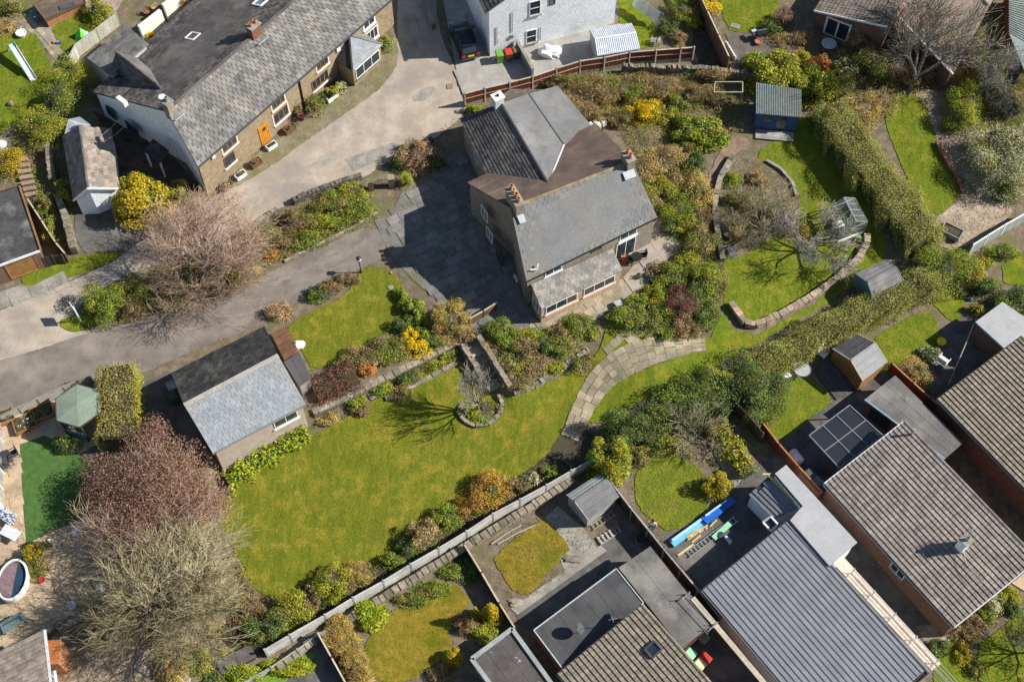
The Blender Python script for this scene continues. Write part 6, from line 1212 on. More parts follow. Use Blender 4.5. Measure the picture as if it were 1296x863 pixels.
# round pool
root = simple('plunge_pool', 'oval white plunge pool with dotted mauve cover', 'pool', (19,737)); c = root.location
MB().lathe(c, [(1.0,0),(1.02,.55),(1.0,.6),(.9,.6),(.88,.3)], 28, .98, 1.45).build('rim', white_p, root, smooth=False); MB().lathe(c+Vector((0,0,.35)), [(.86,0),(.86,.05)], 24, .98, 1.42).build('water', glass_pane('pool_water', (.03,.06,.10), .05), root)
m = MB(); pts = [c+Vector((.86*.98*math.cos(t)*.9-.06, .86*1.42*math.sin(t), .56)) for t in np.linspace(R(75), R(285), 16)]; m.slab(pts, .04).build('cover', cover_p, root)
# terrace furniture cluster at the left edge
root = simple('lounger', 'white folding lounger with slatted frame at the left edge', 'lounger', (14,676)); c = root.location
MB().box(c+Vector((.15,-.1,.55)), (1.3,.75,.07), -.45).build('cushion', white_pl, root); 
for k in range(6): MB().box(c+Vector((-.9+.0,-.35+k*.14,.35)), (.9,.06,.04), -.45).build('slat', galv, root)
for x,y in ((-.9,-.3),(.6,-.4),(.6,.3),(-.9,.4)): MB().beam(c+Vector((x,y,0)), c+Vector((x,y,.5)), .05, .05).build('leg', galv, root)
root = simple('lounger', 'blue and white patterned lounger beside the white folding one', 'lounger', (10,655)); c = root.location
MB().box(c+Vector((0,0,.45)), (1.5,.75,.1), -.6).build('cushion', surf('blue_pattern', (.05,.07,.14), (.65,.68,.75), 9, 20, None, .8, .1, .01, lo=.48, hi=.52), root); MB().box(c+Vector((-.6,.4,.7)), (.1,.75,.6), -.6).build('backrest', white_pl, root)
for x,y in ((-.5,-.1),(.5,-.5),(.6,.1),(-.4,.5)): MB().beam(c+Vector((x,y,0)), c+Vector((x,y,.42)), .05, .05).build('leg', white_p, root)
# raised planters by the slatted railing
for lb, px, L, W, rz, pl in (('raised timber planter with gravel by the slatted railing',(33,538),1.5,1.2,.45,'lf_silver'),('raised planter with green plants beside the gazebo',(55,524),1.5,1.1,.45,'lf_green'),('dark square planter at the far left of the terrace',(8,530),1.2,1.0,.45,'lf_dark')): trough(lb, px, L, W, .45, wood_o, rz, pl)
trough('stepped timber raised planter beside the pale framed fence', (1203,296), 1.5, .9, .5, wood_g, -.6, None)
# white statue, ornaments, bags
def heap(name, label, cat, px, r, h, mat, seed=1, sx=1., sy=1., amp=.25, z=0):
    c = G(*px); root = thing(name, label, cat, c); mb = ico(c+Vector((0,0,h*.4+z)), (r*sx, r*sy, h*.6), seed, amp); mb.build('cover', mat, root); ico(c+Vector((r*.4,-r*.2,h*.25+z)), (r*.6*sx, r*.5*sy, h*.4), seed+5, amp).build('fold', mat, root); return root
heap('covered_heap', 'white tarpaulin covered heap in front of the white house', 'tarpaulin', (696,70), .75, .9, white_p, 3, 1.1, .8, .35); heap('white_boulder', 'white quartz boulder at the front lawn corner', 'boulder', (379,438), .4, .5, cream_r, 4); heap('boulder', 'pale round stone on the front lawn', 'boulder', (494,364), .22, .12, stone_p, 5, 1.2, 1, .08)
heap('garden_ornament', 'small grey stone ornament on the slide lawn', 'ornament', (14,133), .25, .35, stone_p, 6); heap('garden_ornament', 'white tub ornament beside the dirt terrace tree', 'ornament', (98,675), .35, .4, white_pl, 8); heap('stump', 'dead grey stump under the dark conifer', 'stump', (62,136), .4, .6, bark_p, 9)
heap('garden_ornament', 'pair of pink white stones in the lawn border', 'ornament', (470,503), .2, .2, plain('pink_white', (.75,.6,.56), .7), 10, 1.6, .9); heap('stone_pile', 'pale rubble pile beside the square dry lawn', 'stones', (726,708), .35, .2, stone_p, 12, 1.8, .8, .4); heap('stone_pile', 'broken pale stones at the yard path end', 'stones', (652,762), .3, .2, stone_p, 13, 1.5, .9, .4)
heap('ball', 'small white ball at the lower corner of the artificial lawn', 'ball', (62,684), .12, .2, white_p, 14, 1, 1, .03)
# white sheet on a line
root = simple('hanging_sheet', 'pale grey sheet hanging on a line above the strip lawn', 'sheet', (812,24)); a, b = G(802,-8,1.6), G(836,16,1.6); vs = []; 
for i in range(9):
    for jj in range(5): p = a.lerp(b,i/8); vs.append(p+Vector((.12*math.sin(i*1.9+jj),-.18*jj*.4+.1*math.cos(i*2.3),-.28*jj)))
MB().add(vs, [(i*5+jj,(i+1)*5+jj,(i+1)*5+jj+1,i*5+jj+1) for i in range(8) for jj in range(4)]).build('sheet', plain('grey_cloth', (.52,.53,.50), .9), root, smooth=True); MB().tube([a-(b-a)*.2, b+(b-a)*.1], .02, 5).build('line', galv, root)
for p in (a-(b-a)*.2, b+(b-a)*.1): MB().beam(p, Vector((p.x,p.y,zg(p.x,p.y))), .06, .06).build('post', galv, root)
# frame on the shrub border
root = simple('swing_frame', 'bare pale metal frame standing in the shaded border', 'frame', (922,130)); q = [G(905,104,1.7), G(940,104,1.7), G(940,117,1.7), G(904,117,1.7)]
for i in range(4): MB().beam(q[i], q[(i+1)%4], .06, .06).build('top_rail', wood_p, root); MB().beam(q[i], Vector((q[i].x,q[i].y,zg(q[i].x,q[i].y))), .05, .05).build('leg', wood_g, root)
# boards, kayak like covers, ladders in the work yard
root = simple('foam_sheets', 'long cyan and blue insulation sheets lying in the work yard', 'sheets', (888,655)); a, b = G(850,688,.2), G(928,632,.2)
d = (b-a).normalized(); x = d.cross(Vector((0,0,1))).normalized()
MB().beam(a, a.lerp(b,.68), .55, .22).build('sheet', cyan, root); MB().beam(a.lerp(b,.5)+x*.1+Vector((0,0,.2)), b, .6, .22).build('sheet', blue, root); MB().beam(a.lerp(b,.02)-x*.12+Vector((0,0,.22)), a.lerp(b,.62)-x*.12+Vector((0,0,.22)), .16, .1).build('sheet', plain('pale_blue_sheet', (.45,.68,.85), .4), root); MB().beam(a.lerp(b,.55)-x*.12+Vector((0,0,.38)), a.lerp(b,.9)-x*.12+Vector((0,0,.38)), .12, .05).build('sheet', MATS['pale_blue_sheet'], root)
root = simple('timber_pile', 'yellow offcut timber pile beside the cyan sheets', 'timber', (886,672)); a = G(888,672)
for k in range(16): t = random.uniform(-1,1); p = a+d*t*1.3+x*random.uniform(-.25,.25)+Vector((0,0,.05+.04*k%.3)); MB().beam(p-d*random.uniform(.2,.5)+x*random.uniform(-.1,.1), p+d*random.uniform(.2,.5), .09, .05).build('offcut', wood_y, root)
root = simple('plank', 'single pale plank lying in front of the timber pile', 'plank', (862,702)); a0 = G(858,703,.08); MB().beam(a0, a0+d*1.4, .16, .06).build('plank', wood_y, root)
def ladder(label, pa, pb, ha, hb, w, mat, n=10, name='ladder'):
    a, b = G(*pa,ha), G(*pb,hb); root = thing(name, label, 'ladder', V3(G(*pa))); d = (b-a).normalized(); x = d.cross(Vector((0,0,1))).normalized()*w/2
    for s in (-1,1): MB().beam(a+x*s, b+x*s, .05, .08).build('rail', mat, root)
    for k in range(n): p = a.lerp(b,(k+.5)/n); MB().beam(p-x, p+x, .05, .04).build('rung', mat, root)
    return root
ladder('aluminium ladder lying beside the timber pile', (870,702), (932,656), .15, .15, .42, galv, 15); ladder('short ladder lying in front of the weathered grey shed', (748,668), (778,648), .1, .1, .4, wood_g, 6)
root = simple('board', 'mint green board lying on the aluminium ladder', 'board', (914,672)); a0, b0 = G(903,681,.28), G(924,662,.28); MB().beam(a0, b0, .38, .05).build('board', mint, root)
root = simple('pallet', 'broken timber pallet beside the weathered grey shed', 'pallet', (770,678)); c = root.location
for k in range(6): MB().box(c+Vector((-.6+k*.26,-.38+k*.17,.14)), (.16,.6,.04), .58).build('slat', wood_g, root)
for k in (-.25,.25): MB().box(c+Vector((0+k*-.5,.0+k*.8,.06)), (1.7,.08,.09), .58).build('bearer', wood_g, root)
root = simple('tree_stump', 'round cut tree stump beside the brown fence', 'stump', (811,684)); MB().lathe(root.location, [(.45,0),(.4,.25),(.38,.35)], 14).build('stump', bark, root); MB().lathe(root.location+Vector((0,0,.352)), [(.36,0),(.34,.01)], 14).build('cut_face', wood_d, root)
root = simple('garden_toy', 'small white and purple garden toy in the work yard shade', 'toy', (921,684)); c = root.location; MB().box(c+Vector((0,0,.2)), (.25,.6,.12), .7).build('body', plain('lilac', (.6,.58,.72), .5), root); MB().lathe(c+Vector((.1,-.2,0)), [(.12,0),(.12,.2),(.06,.3)], 8).build('knob', white_p, root)
# poles lying at the square dry lawn, storage boxes
for i, (pa, pb, lb) in enumerate((((622,688),(660,664),'upper pale pole lying above the square dry lawn'),((630,688),(678,664),'lower pale pole lying above the square dry lawn'))):
    a0, b0 = G(*pa,.1), G(*pb,.1); root = thing('pole', lb, 'pole', V3(G(*pa))); m0 = a0.lerp(b0,.5)+Vector((.02,.1,0)); MB().tube([a0, m0, b0], .045, 6).build('pole', wood_p, root); MB().tube([b0, b0+(b0-m0)*.03], .05, 6).build('end_cap', wood_g, root)
root, P, zz = flat_block('storage_box', 'dark brown lidded storage box at the bottom edge', [(273,836),(317,815),(325,831),(280,852)], .7, wood_d, surf('brown_lid', (.095,.08,.075), (.15,.13,.125), 1.5, 14, None, .8, .2, .01), 'storage box'); MB().beam(P[0].lerp(P[1],.52)+Vector((0,0,.01)), P[3].lerp(P[2],.52)+Vector((0,0,.01)), .03, .03).build('lid_joint', wood_d, root)
root, P, zz = flat_block('log_store', 'dark brown flat topped store under the pale bare tree', [(102,776),(124,764),(140,792),(119,809)], 1.2, wood_d, surf('brown_store_roof', (.06,.045,.04), (.10,.078,.068), 1.5, 14, None, .9, .2, .01), 'store')
root = simple('decking', 'dark decking platform beside the orange timber shed', 'decking', (1055,482)); q = [G(*p,.12) for p in ((1029,469),(1053,451),(1082,489),(1059,506))]
for t in range(16): MB().slab([q[0].lerp(q[1],t/16+.003), q[0].lerp(q[1],(t+1)/16-.003), q[3].lerp(q[2],(t+1)/16-.003), q[3].lerp(q[2],t/16+.003)], .05).build('deck_board', surf('dark_deck', (.085,.075,.075), (.13,.115,.112), 2, 14, None, .85, .3, .01, rnd=(.8,1.2)), root)
# oil tank
root = simple('gas_tank', 'white oval gas tank behind the reddish fence', 'tank', (1006,582)); c = root.location; a0 = c+Vector((-.25,.4,.5)); b0 = c+Vector((.25,-.4,.5)); dd = (b0-a0).normalized()
MB().tube([a0-dd*.12, a0-dd*.08, a0, b0, b0+dd*.08, b0+dd*.12], [.1,.25,.36,.36,.25,.1], 14).build('tank', white_p, root, smooth=True); MB().box(c+Vector((0,0,.1)), (.5,.7,.2), .5).build('stand', conc, root)
# satellite dishes
root = thing('satellite_dish', 'grey satellite dish on pole above the dark flat roof', 'satellite dish', A(736,800,EXT+2.45)); c = root.location
m = MB(); m.lathe((0,0,0), [(.05,0),(.3,.05),(.42,.13),(.43,.14),(.3,.07)], 16); Mx = Matrix.Rotation(.9,3,'Y'); m.v = [tuple(c+Vector((-.2,0,.75))+Mx@Vector(v)) for v in m.v]; m.build('dish', dkgrey, root, smooth=True); MB().beam(c, c+Vector((0,0,.8)), .05, .05).build('mast', galv, root); MB().beam(c+Vector((-.2,0,.75)), c+Vector((.3,0,1.0)), .03, .03).build('arm', galv, root)
root = thing('aerial_mast', 'pale thin aerial mast at the tile roof edge', 'aerial', A(775,792,z3+2.6)); c = root.location; MB().tube([c, c+Vector((0,0,1.0)), c+Vector((-.15,.1,1.5))], .03, 6).build('mast', galv, root); MB().beam(c+Vector((-.3,0,1.2)), c+Vector((.25,.1,1.2)), .03, .03).build('crossbar', galv, root)
# scaffolding on both sides of the re-roofed bungalow
def scaffold(label, pa, pb, h, n, off):
    a, b = G(*pa), G(*pb); zz = z4; root = thing('scaffolding', label, 'scaffolding', Vector((a.x,a.y,zg(a.x,a.y)))); d = (b-a).xy.normalized().to_3d(); x = Vector((d.y,-d.x,0))*off
    a.z = b.z = zz
    for s in (0,1):
        for hh in (h-1.0, h-.5, h): MB().tube([a+x*s+Vector((0,0,hh)), b+x*s+Vector((0,0,hh))], .026, 6).build('ledger', galv, root)
    for i in range(n+1):
        p = a.lerp(b,i/n)
        for s in (0,1): q = p+x*s; MB().tube([Vector((q.x,q.y,zg(q.x,q.y))), Vector((q.x,q.y,zz+h+.35))], .026, 6).build('standard', galv, root)
        MB().tube([p-x*.25+Vector((0,0,h-.05)), p+x*1.3+Vector((0,0,h-.05))], .026, 6).build('transom', galv, root)
        for s in (0,1): MB().box(p+x*s+Vector((0,0,h)), (.1,.1,.1), .4).build('coupler', galv, root)
scaffold('galvanised tube scaffolding along the right side of the new roof', (1068,742), (1222,915), 3.2, 6, .55)
scaffold('galvanised tube scaffolding at the left corner of the new roof', (866,768), (900,806), 2.7, 1, .6)
# cables between white gable and outhouse, clothes line pole
for (pa,ha),(pb,hb),lb in ((((150,152),3.2),((128,172),2.6),'upper thin cable between white gable and outhouse'),(((158,160),3.2),((134,178),2.6),'lower thin cable between white gable and outhouse')):
    a0, b0 = G(*pa,ha), G(*pb,hb); root = thing('cable', lb, 'cable', V3(a0)); MB().tube([a0, a0.lerp(b0,.5)-Vector((0,0,.1)), b0], .014, 4).build('wire', wood_p, root); MB().box(b0, (.08,.08,.1)).build('bracket', white_p, root)
root = simple('clothes_pole', 'long pale clothes pole crossing the dark patio', 'pole', (1200,490)); a0, b0 = G(1200,488,.2), G(1232,412,1.9); MB().tube([a0, b0], .035, 6).build('pole', wood_p, root); MB().tube([b0, b0+Vector((.05,.1,.05))], .05, 6).build('pole_tip', galv, root)
MB().tube([Vector((b0.x+.08,b0.y+.1,b0.z)), Vector((b0.x+.08,b0.y+.1,zg(b0.x,b0.y)))], .04, 6).build('prop', wood_g, root)
# manhole, parasol base etc.
root = simple('drain_cover', 'square rusty drain cover set in the lane', 'drain cover', (569,110)); c = root.location+Vector((0,0,.045)); MB().box(c, (.5,.5,.03), .1).build('frame', plain('rust', (.22,.13,.07), .8), root); MB().box(c+Vector((0,0,.012)), (.4,.4,.03), .1).build('lid', plain('rust2', (.30,.20,.12), .8), root)
root = simple('stone_trough', 'white stone sink trough beside the brown felt roof', 'trough', (752,158)); a0, b0 = G(739,166,.35), G(765,153,.35)
for t in np.linspace(0,.8,4): MB().beam(a0.lerp(b0,t+.02), a0.lerp(b0,t+.2), .7, .5).build('block', surf('white_block', (.62,.58,.52), (.74,.7,.63), 2, 12, None, .9, .3, .01), root)
root = simple('stone_slab', 'loose pale slab on the bright top lawn', 'slab', (930,34)); MB().box(root.location+Vector((0,0,.06)), (.8,.5,.06), -.4).build('slab', conc, root, bevel=.02)
root = simple('stone_slab', 'leaning broken pale slab at the strip garden end', 'slab', (855,50)); MB().box(root.location+Vector((0,0,.25)), (.12,.9,.6), .3).build('slab', conc, root, bevel=.02)
root = simple('picket_edging', 'row of white picket edging beside the brown decking terrace', 'edging', (924,68))
for k in range(6): p = G(919+k*2, 59+k*3.4); MB().box((p.x,p.y,p.z+.25), (.3,.1,.5), -.9).build('picket', white_p, root)
root = simple('water_butt', 'green plastic water butt lid beside the greenhouse', 'water butt', (1085,304)); MB().lathe(root.location, [(.22,0),(.25,.3),(.22,.45),(.1,.47)], 12).build('barrel', green_dk, root); MB().lathe(root.location+Vector((0,0,.47)), [(.2,0),(.18,.04)], 12).build('lid', green_pl, root)
root = simple('paving_slab', 'pink paving slab in front of the greenhouse', 'slab', (1075,308)); MB().box(root.location+Vector((0,0,.07)), (.9,.6,.05), .35).build('slab', flag_t, root, bevel=.01)
root = simple('storage_crate', 'pale grey upturned box beside the vegetable bed wall', 'box', (925,320)); MB().box(root.location+Vector((0,0,.2)), (.5,.35,.35), .3).build('box', lead, root, bevel=.02); MB().box(root.location+Vector((0,0,.39)), (.55,.4,.04), .3).build('lid', grey_pl, root)
root = simple('compost_bin', 'dark compost bin in the vegetable bed corner', 'compost bin', (918,302)); MB().lathe(root.location, [(.3,0),(.24,.5),(.2,.55)], 12).build('bin', black_m, root); MB().lathe(root.location+Vector((0,0,.55)), [(.22,0),(.2,.05)], 12).build('lid', dkgrey, root)
root = simple('garden_bench', 'grey stone bench slab beside the front patio bed', 'bench', (782,388)); MB().box(root.location+Vector((0,0,.45)), (.5,.5,.06), .4).build('seat', lead, root); MB().box(root.location+Vector((0,0,.2)), (.15,.4,.42), .4).build('leg', stone_p, root)
root = simple('watering_can', 'small fallen teal watering can on the dark patio', 'watering can', (1228,380)); c = root.location; MB().lathe(c, [(.15,0),(.15,.25),(.1,.3)], 10).build('can', teal_p, root); MB().tube([c+Vector((.12,0,.1)), c+Vector((.4,0,.35))], .03, 6).build('spout', teal_p, root)
root = simple('timber_log', 'fallen pale log on the small lawn beside green shrub', 'log', (1216,367)); a0, b0 = G(1209,360,.15), G(1222,374,.15); MB().tube([a0,b0], [.26,.22], 10).build('log', surf('pale_log', (.30,.23,.15), (.42,.33,.22), 3, 14, None, .9, .4, .01), root); MB().tube([b0,b0+(b0-a0)*.01], .2, 10).build('cut_face', wood_p, root)
# ------------------------------------------------------------------ the person by the brown fence
def person():
    p = G(824,672); root = thing('person', 'person in beige top and blue jeans walking beside the brown fence', 'person', p)
    def skin_mesh(name, verts, edges, mat, sub_=2):
        me = bpy.data.meshes.new(name); me.from_pydata([v[:3] for v in verts], edges, []); o = bpy.data.objects.new(name, me); COL.objects.link(o); o.parent = root; me.materials.append(mat)
        bpy.context.view_layer.objects.active = o; o.modifiers.new('skin', 'SKIN')
        for sv, v in zip(me.skin_vertices[0].data, verts): sv.radius = (v[3], v[4] if len(v) > 4 else v[3])
        me.skin_vertices[0].data[0].use_root = True; m = o.modifiers.new('sub', 'SUBSURF'); m.levels = sub_; m.render_levels = sub_; return o
    # facing +y (up the picture); walking
    V = [(0,0,.95,.15,.12),(0,0,1.15,.15,.11),(0,.01,1.35,.17,.12),(0,.02,1.48,.07,.07),(0,.04,1.56,.055,.055),(0,.06,1.66,.09,.105),(0,.06,1.74,.075,.09),
         (.09,.02,.9,.10,.1),(.10,.16,.50,.07,.075),(.10,.08,.10,.045,.05),(.10,.20,.05,.04,.04),(-.09,-.02,.9,.10,.1),(-.10,-.04,.50,.07,.075),(-.10,-.30,.14,.045,.05),(-.10,-.24,.05,.04,.04),
         (.2,.0,1.40,.06,.06),(.25,-.1,1.12,.045,.045),(.25,.08,.92,.035,.035),(.25,.12,.86,.035,.022),(-.2,.0,1.40,.06,.06),(-.25,.1,1.13,.045,.045),(-.22,.30,.98,.035,.035),(-.21,.35,.94,.035,.022)]
    E = [(0,1),(1,2),(2,3),(3,4),(4,5),(5,6),(0,7),(7,8),(8,9),(9,10),(0,11),(11,12),(12,13),(13,14),(2,15),(15,16),(16,17),(17,18),(2,19),(19,20),(20,21),(21,22)]
    skin_mesh('body', V, E, skin)
    top = [(0,0,.92,.19,.15),(0,0,1.15,.185,.14),(0,.01,1.36,.20,.145),(0,.02,1.46,.10,.09),(.2,.0,1.40,.085,.085),(.25,-.1,1.12,.065,.065),(.25,.06,.94,.055,.055),(-.2,.0,1.40,.085,.085),(-.25,.1,1.13,.065,.065),(-.22,.27,1.0,.055,.055)]
    skin_mesh('top', top, [(0,1),(1,2),(2,3),(2,4),(4,5),(5,6),(2,7),(7,8),(8,9)], beige)
    jn = [(0,0,.93,.17,.14),(.09,.02,.86,.125,.12),(.10,.16,.50,.09,.095),(.10,.09,.12,.07,.07),(-.09,-.02,.86,.125,.12),(-.10,-.04,.50,.09,.095),(-.10,-.28,.16,.07,.07)]
    skin_mesh('jeans', jn, [(0,1),(1,2),(2,3),(0,4),(4,5),(5,6)], jeans)
    for sx in (.25,-.21):
        y0, z0 = (.14,.84) if sx > 0 else (.37,.92)
        for k in range(4): x = sx-.03+k*.02; L = (.055,.068,.064,.05)[k]; m = MB(); m.tube([p+Vector((x,y0,z0)), p+Vector((x,y0+L*.6,z0-L*.4)), p+Vector((x,y0+L*.7,z0-L))], [.009,.009,.007], 6); m.build('finger', skin, root)
        m = MB(); s = -1 if sx > 0 else 1; m.tube([p+Vector((sx+s*.03,y0-.02,z0+.02)), p+Vector((sx+s*.055,y0+.02,z0-.0)), p+Vector((sx+s*.055,y0+.04,z0-.03))], [.011,.01,.008], 6); m.build('thumb', skin, root)
    m = ico((p.x,p.y+.05,p.z+1.73), (.105,.125,.10), 3, .03); m.build('hair', hair, root, smooth=True)
    for s in (-1,1):
        ico((p.x+s*.1,p.y+.06,p.z+1.65), (.015,.025,.035), 3, .0).build('ear', skin, root, smooth=True); ico((p.x+s*.035,p.y+.155,p.z+1.67), (.014,.01,.01), 3, 0).build('eye', white_p, root, smooth=True)
        ico((p.x+s*.10,p.y+(.17 if s > 0 else -.22),p.z+.05), (.05,.14,.05), 3, 0).build('shoe', black_m, root, smooth=True)
    ico((p.x,p.y+.17,p.z+1.64), (.015,.03,.025), 3, 0).build('nose', skin, root, smooth=True); MB().box((p.x,p.y+.15,p.z+1.60), (.05,.012,.012)).build('mouth', plain('lip', (.45,.16,.14), .6), root)
person()
# ------------------------------------------------------------------ planting
TW = dict(aspect=.10, size=.36, core='core_brown', up=.1, shell=(.4,1.15))       # twiggy, mostly bare shrubs
def S(label, px, py, rx, ry, h, mat, k=1.0, name='shrub', tw=False, **kw):
    a = dict(n=int(k*(450+rx*ry*(8.4 if not tw else 4.2))), size=.112)
    if tw: a.update(TW)
    a.update(kw); return shrub(name, label, px, py, rx, ry, h, mat, **a)
# top left gardens
S('rounded yellow green conifer touching the pale fence end', 93,95,24,22,2.4,'lf_yg', name='conifer', aspect=.35)
S('dark green conifer with silvery branch beside the slide lawn', 74,118,24,26,2.6,'lf_green', name='conifer', aspect=.35, mats2='lf_silver', n2=250)
S('dense rounded olive bush left of the white outhouse', 50,162,28,24,1.8,'lf_yg', mats2='lf_olive', n2=400); S('golden shrub above the lichen roofed garage', 7,203,20,18,1.6,'lf_gold', mats2='lf_yg', n2=500)
S('yellow green shrub beside the low brick outhouse', 124,14,15,15,1.6,'lf_yg', mats2='lf_dark', n2=200); S('green shrub at the lower left corner of the white outhouse', 84,241,14,13,1.5,'lf_green'); S('small green bush above the larch fence', 57,255,11,10,1.2,'lf_olive')
S('low green shrub behind the larch fence', 62,290,8,14,1.0,'lf_green'); S('large orange tipped golden shrub right of the white outhouse', 178,250,30,27,2.8,'lf_gold', mats2='lf_yg', n2=1300, size=.2); S('small yellow green shrub at the cottage corner', 226,241,14,11,1.5,'lf_yg')
S('tiny yellow flowering bush against the cream yard wall', 191,48,7,6,1.0,'lf_forsythia', k=.6); S('brown climber beside the upper cream yard wall', 240,4,12,10,1.2,'lf_tan', tw=True); S('dull green hedge plants in the top left corner', 10,10,20,12,1.0,'lf_olive')
S('dry brown shrub at the left picture edge above the lawn', 2,34,14,10,.8,'lf_tan', tw=True)
# cottage front
S('large round olive bush beside the cottage downpipe', 398,132,11,10,1.3,'lf_olive', mats2='lf_dark', n2=200); S('small dark bush left of the white porch trough', 410,121,6,6,.8,'lf_dark'); S('clipped green ball in the white porch trough', 421,114,6,6,1.0,'lf_yg', lift=.3); S('silvery shrub tucked beside the porch wall', 432,110,7,6,.8,'lf_silver')
S('green bush at the right end of the cottages', 487,55,9,8,1.0,'lf_green', mats2='lf_pink', n2=25); S('small yellow flowering bush beside the porch', 477,66,5,4,.6,'lf_forsythia', k=.6)
S('bare twiggy climber beside the ground floor cottage window', 376,140,5,9,1.4,'lf_brown', tw=True, k=.6)
# strip between lane and drive
S('large round dark green bush beside the white sign', 130,383,25,23,2.0,'lf_green', mats2='lf_dark', n2=500); S('grey brown twiggy bush next to the round dark bush', 166,388,13,13,1.2,'lf_brown', tw=True)
for i, (x,y,rx,ry,h,m,tw,lb) in enumerate((
 (448,242,18,12,1.1,'lf_yg',0,'yellow green bush beside the iron gate'),(415,258,20,13,1.1,'lf_olive',0,'olive bush below the lane wall'),(456,266,18,12,.9,'lf_green',0,'fresh green clump at the drive end of the strip'),
 (372,282,20,15,1.2,'lf_brown',1,'brown twiggy shrub with grey stems in the strip'),(385,302,24,11,.8,'lf_green',0,'low green plants along the drive kerb'),(345,300,20,14,1.0,'lf_olive',0,'olive scrub below the brown bare tree'),
 (342,322,8,7,.7,'lf_orange',1,'small orange stemmed shrub beside the drive'),(300,345,24,12,1.0,'lf_gold',1,'yellowish scrub under the brown bare tree'),(230,352,26,14,1.0,'lf_olive',0,'mossy scrub under the left limbs of the brown tree'),
 (195,372,22,12,.9,'lf_olive',0,'dull olive undergrowth left of the brown tree'),(215,385,18,8,.7,'lf_green',0,'green undergrowth along the drive edge'))): S(lb,x,y,rx,ry,h,m,tw=bool(tw))
S('pink tinged bare shrub on the lane wall', 527,196,20,18,1.7,'lf_pinkbrown', tw=True); S('small bright green conifer beside the gate', 514,227,7,8,1.2,'lf_lime', name='conifer', aspect=.3); S('dark green shrub in the shade of the stone house', 552,205,12,9,1.2,'lf_dark'); S('dark green shrub behind the small bright conifer', 504,207,12,8,1.0,'lf_dark'); S('leafy green plant under the red fence end', 600,138,9,6,.8,'lf_lime')
# front lawn borders
S('dark dwarf conifer in the drive border', 402,371,11,9,.9,'lf_dark', name='conifer'); S('dry brown border plants beside the dwarf conifer', 420,362,12,8,.5,'lf_brown', tw=True); S('rusty pink shrub at the garage end of the drive border', 353,394,13,9,.9,'lf_pinkbrown', tw=True); S('pale twiggy rose bushes beside the lamp post', 440,352,12,7,.6,'lf_brown', tw=True)
S('glossy green bush at the right edge of the front lawn', 508,372,7,9,.9,'lf_green'); S('leafy green bush below the first glossy one', 522,388,10,11,1.0,'lf_green', size=.2); S('dark green bush beside the yellow forsythia', 514,408,15,10,1.0,'lf_dark'); S('ivy green shrub at the patio corner', 532,400,8,12,1.1,'lf_green')
hedge('hedge', 'deep purple berberis hedge beside the slate garage', [(398,496),(424,484),(450,472)], 34, 1.05, 'lf_purple', 190, .12); S('brown tipped heath shrub beside the purple hedge', 455,452,18,13,1.0,'lf_brown', mats2='lf_olive', n2=300); S('olive clipped shrub in the middle of the lawn border', 487,442,22,14,1.0,'lf_olive', mats2='lf_brown', n2=250); S('orange leaved shrub in the lawn border', 464,466,9,8,.8,'lf_orange', mats2='lf_tan', n2=150)
S('yellow forsythia lower half above the retaining wall', 528,441,15,9,.9,'lf_forsythia', mats2='lf_yg', n2=120); S('yellow forsythia upper half beside dark green bush', 519,425,9,9,1.0,'lf_forsythia'); S('large pale tan twiggy shrub at the patio corner', 570,405,23,21,1.7,'lf_straw', tw=True, k=1.4, mats2='lf_olive', n2=250); S('olive shrub in front of the tan twiggy one', 548,430,14,9,.8,'lf_olive')
S('small red brown bush at the head of the garden steps', 592,424,10,9,.7,'lf_brown')
for x,y,rx,ry,h,m,lb in ((447,506,12,8,.7,'lf_green','green clump nearest the slate garage below the retaining wall'),(478,490,14,8,.7,'lf_green','long green clump below the retaining wall'),(512,474,16,9,.8,'lf_dark','dark green clump in the middle of the wall border'),(545,460,13,7,.6,'lf_yg','pale green clump in the wall border'),(566,447,13,8,.7,'lf_green','bluebell green clump nearest the steps'),(506,496,13,9,.6,'lf_brown','brown shrub at the lawn end of the wall border'),(456,518,10,8,.5,'lf_brown','small brown shrub beside the pink stones'),(412,527,14,8,.5,'lf_straw','straw coloured clump beside the garage corner')): S(lb,x,y,rx,ry,h,m)
hedge('hedge', 'bright lime green laurel along the front of the slate garage', [(286,606),(310,592),(340,572),(388,546)], 26, 1.2, 'lf_lime', 110, .18, rough=.24)
# rockery beside the steps
for x,y,rx,ry,h,m,lb in ((634,420,20,15,1.2,'lf_green','big leafy green shrub at the top of the rockery'),(664,440,16,12,.9,'lf_brown','brown seed head clump in the rockery'),(689,436,9,9,.9,'lf_dark','dark dwarf conifer in the rockery'),(712,438,14,10,.8,'lf_olive','olive gold shrub in the rockery'),(729,408,18,11,.8,'lf_green','bright green clump below the sun room'),(654,482,16,10,.6,'lf_brown','low dark brown heather beside the steps wall'),(738,458,12,11,.9,'lf_olive','bronze green shrub at the lawn end of the rockery'),(620,438,8,9,.6,'lf_tan','dry tan plant beside the right steps wall'),(695,464,16,8,.4,'lf_yg','low green cushion plants along the rockery edge'),(748,420,10,8,.5,'lf_yg','small yellow green cushion beside the path')): S(lb,x,y,rx,ry,h,m)
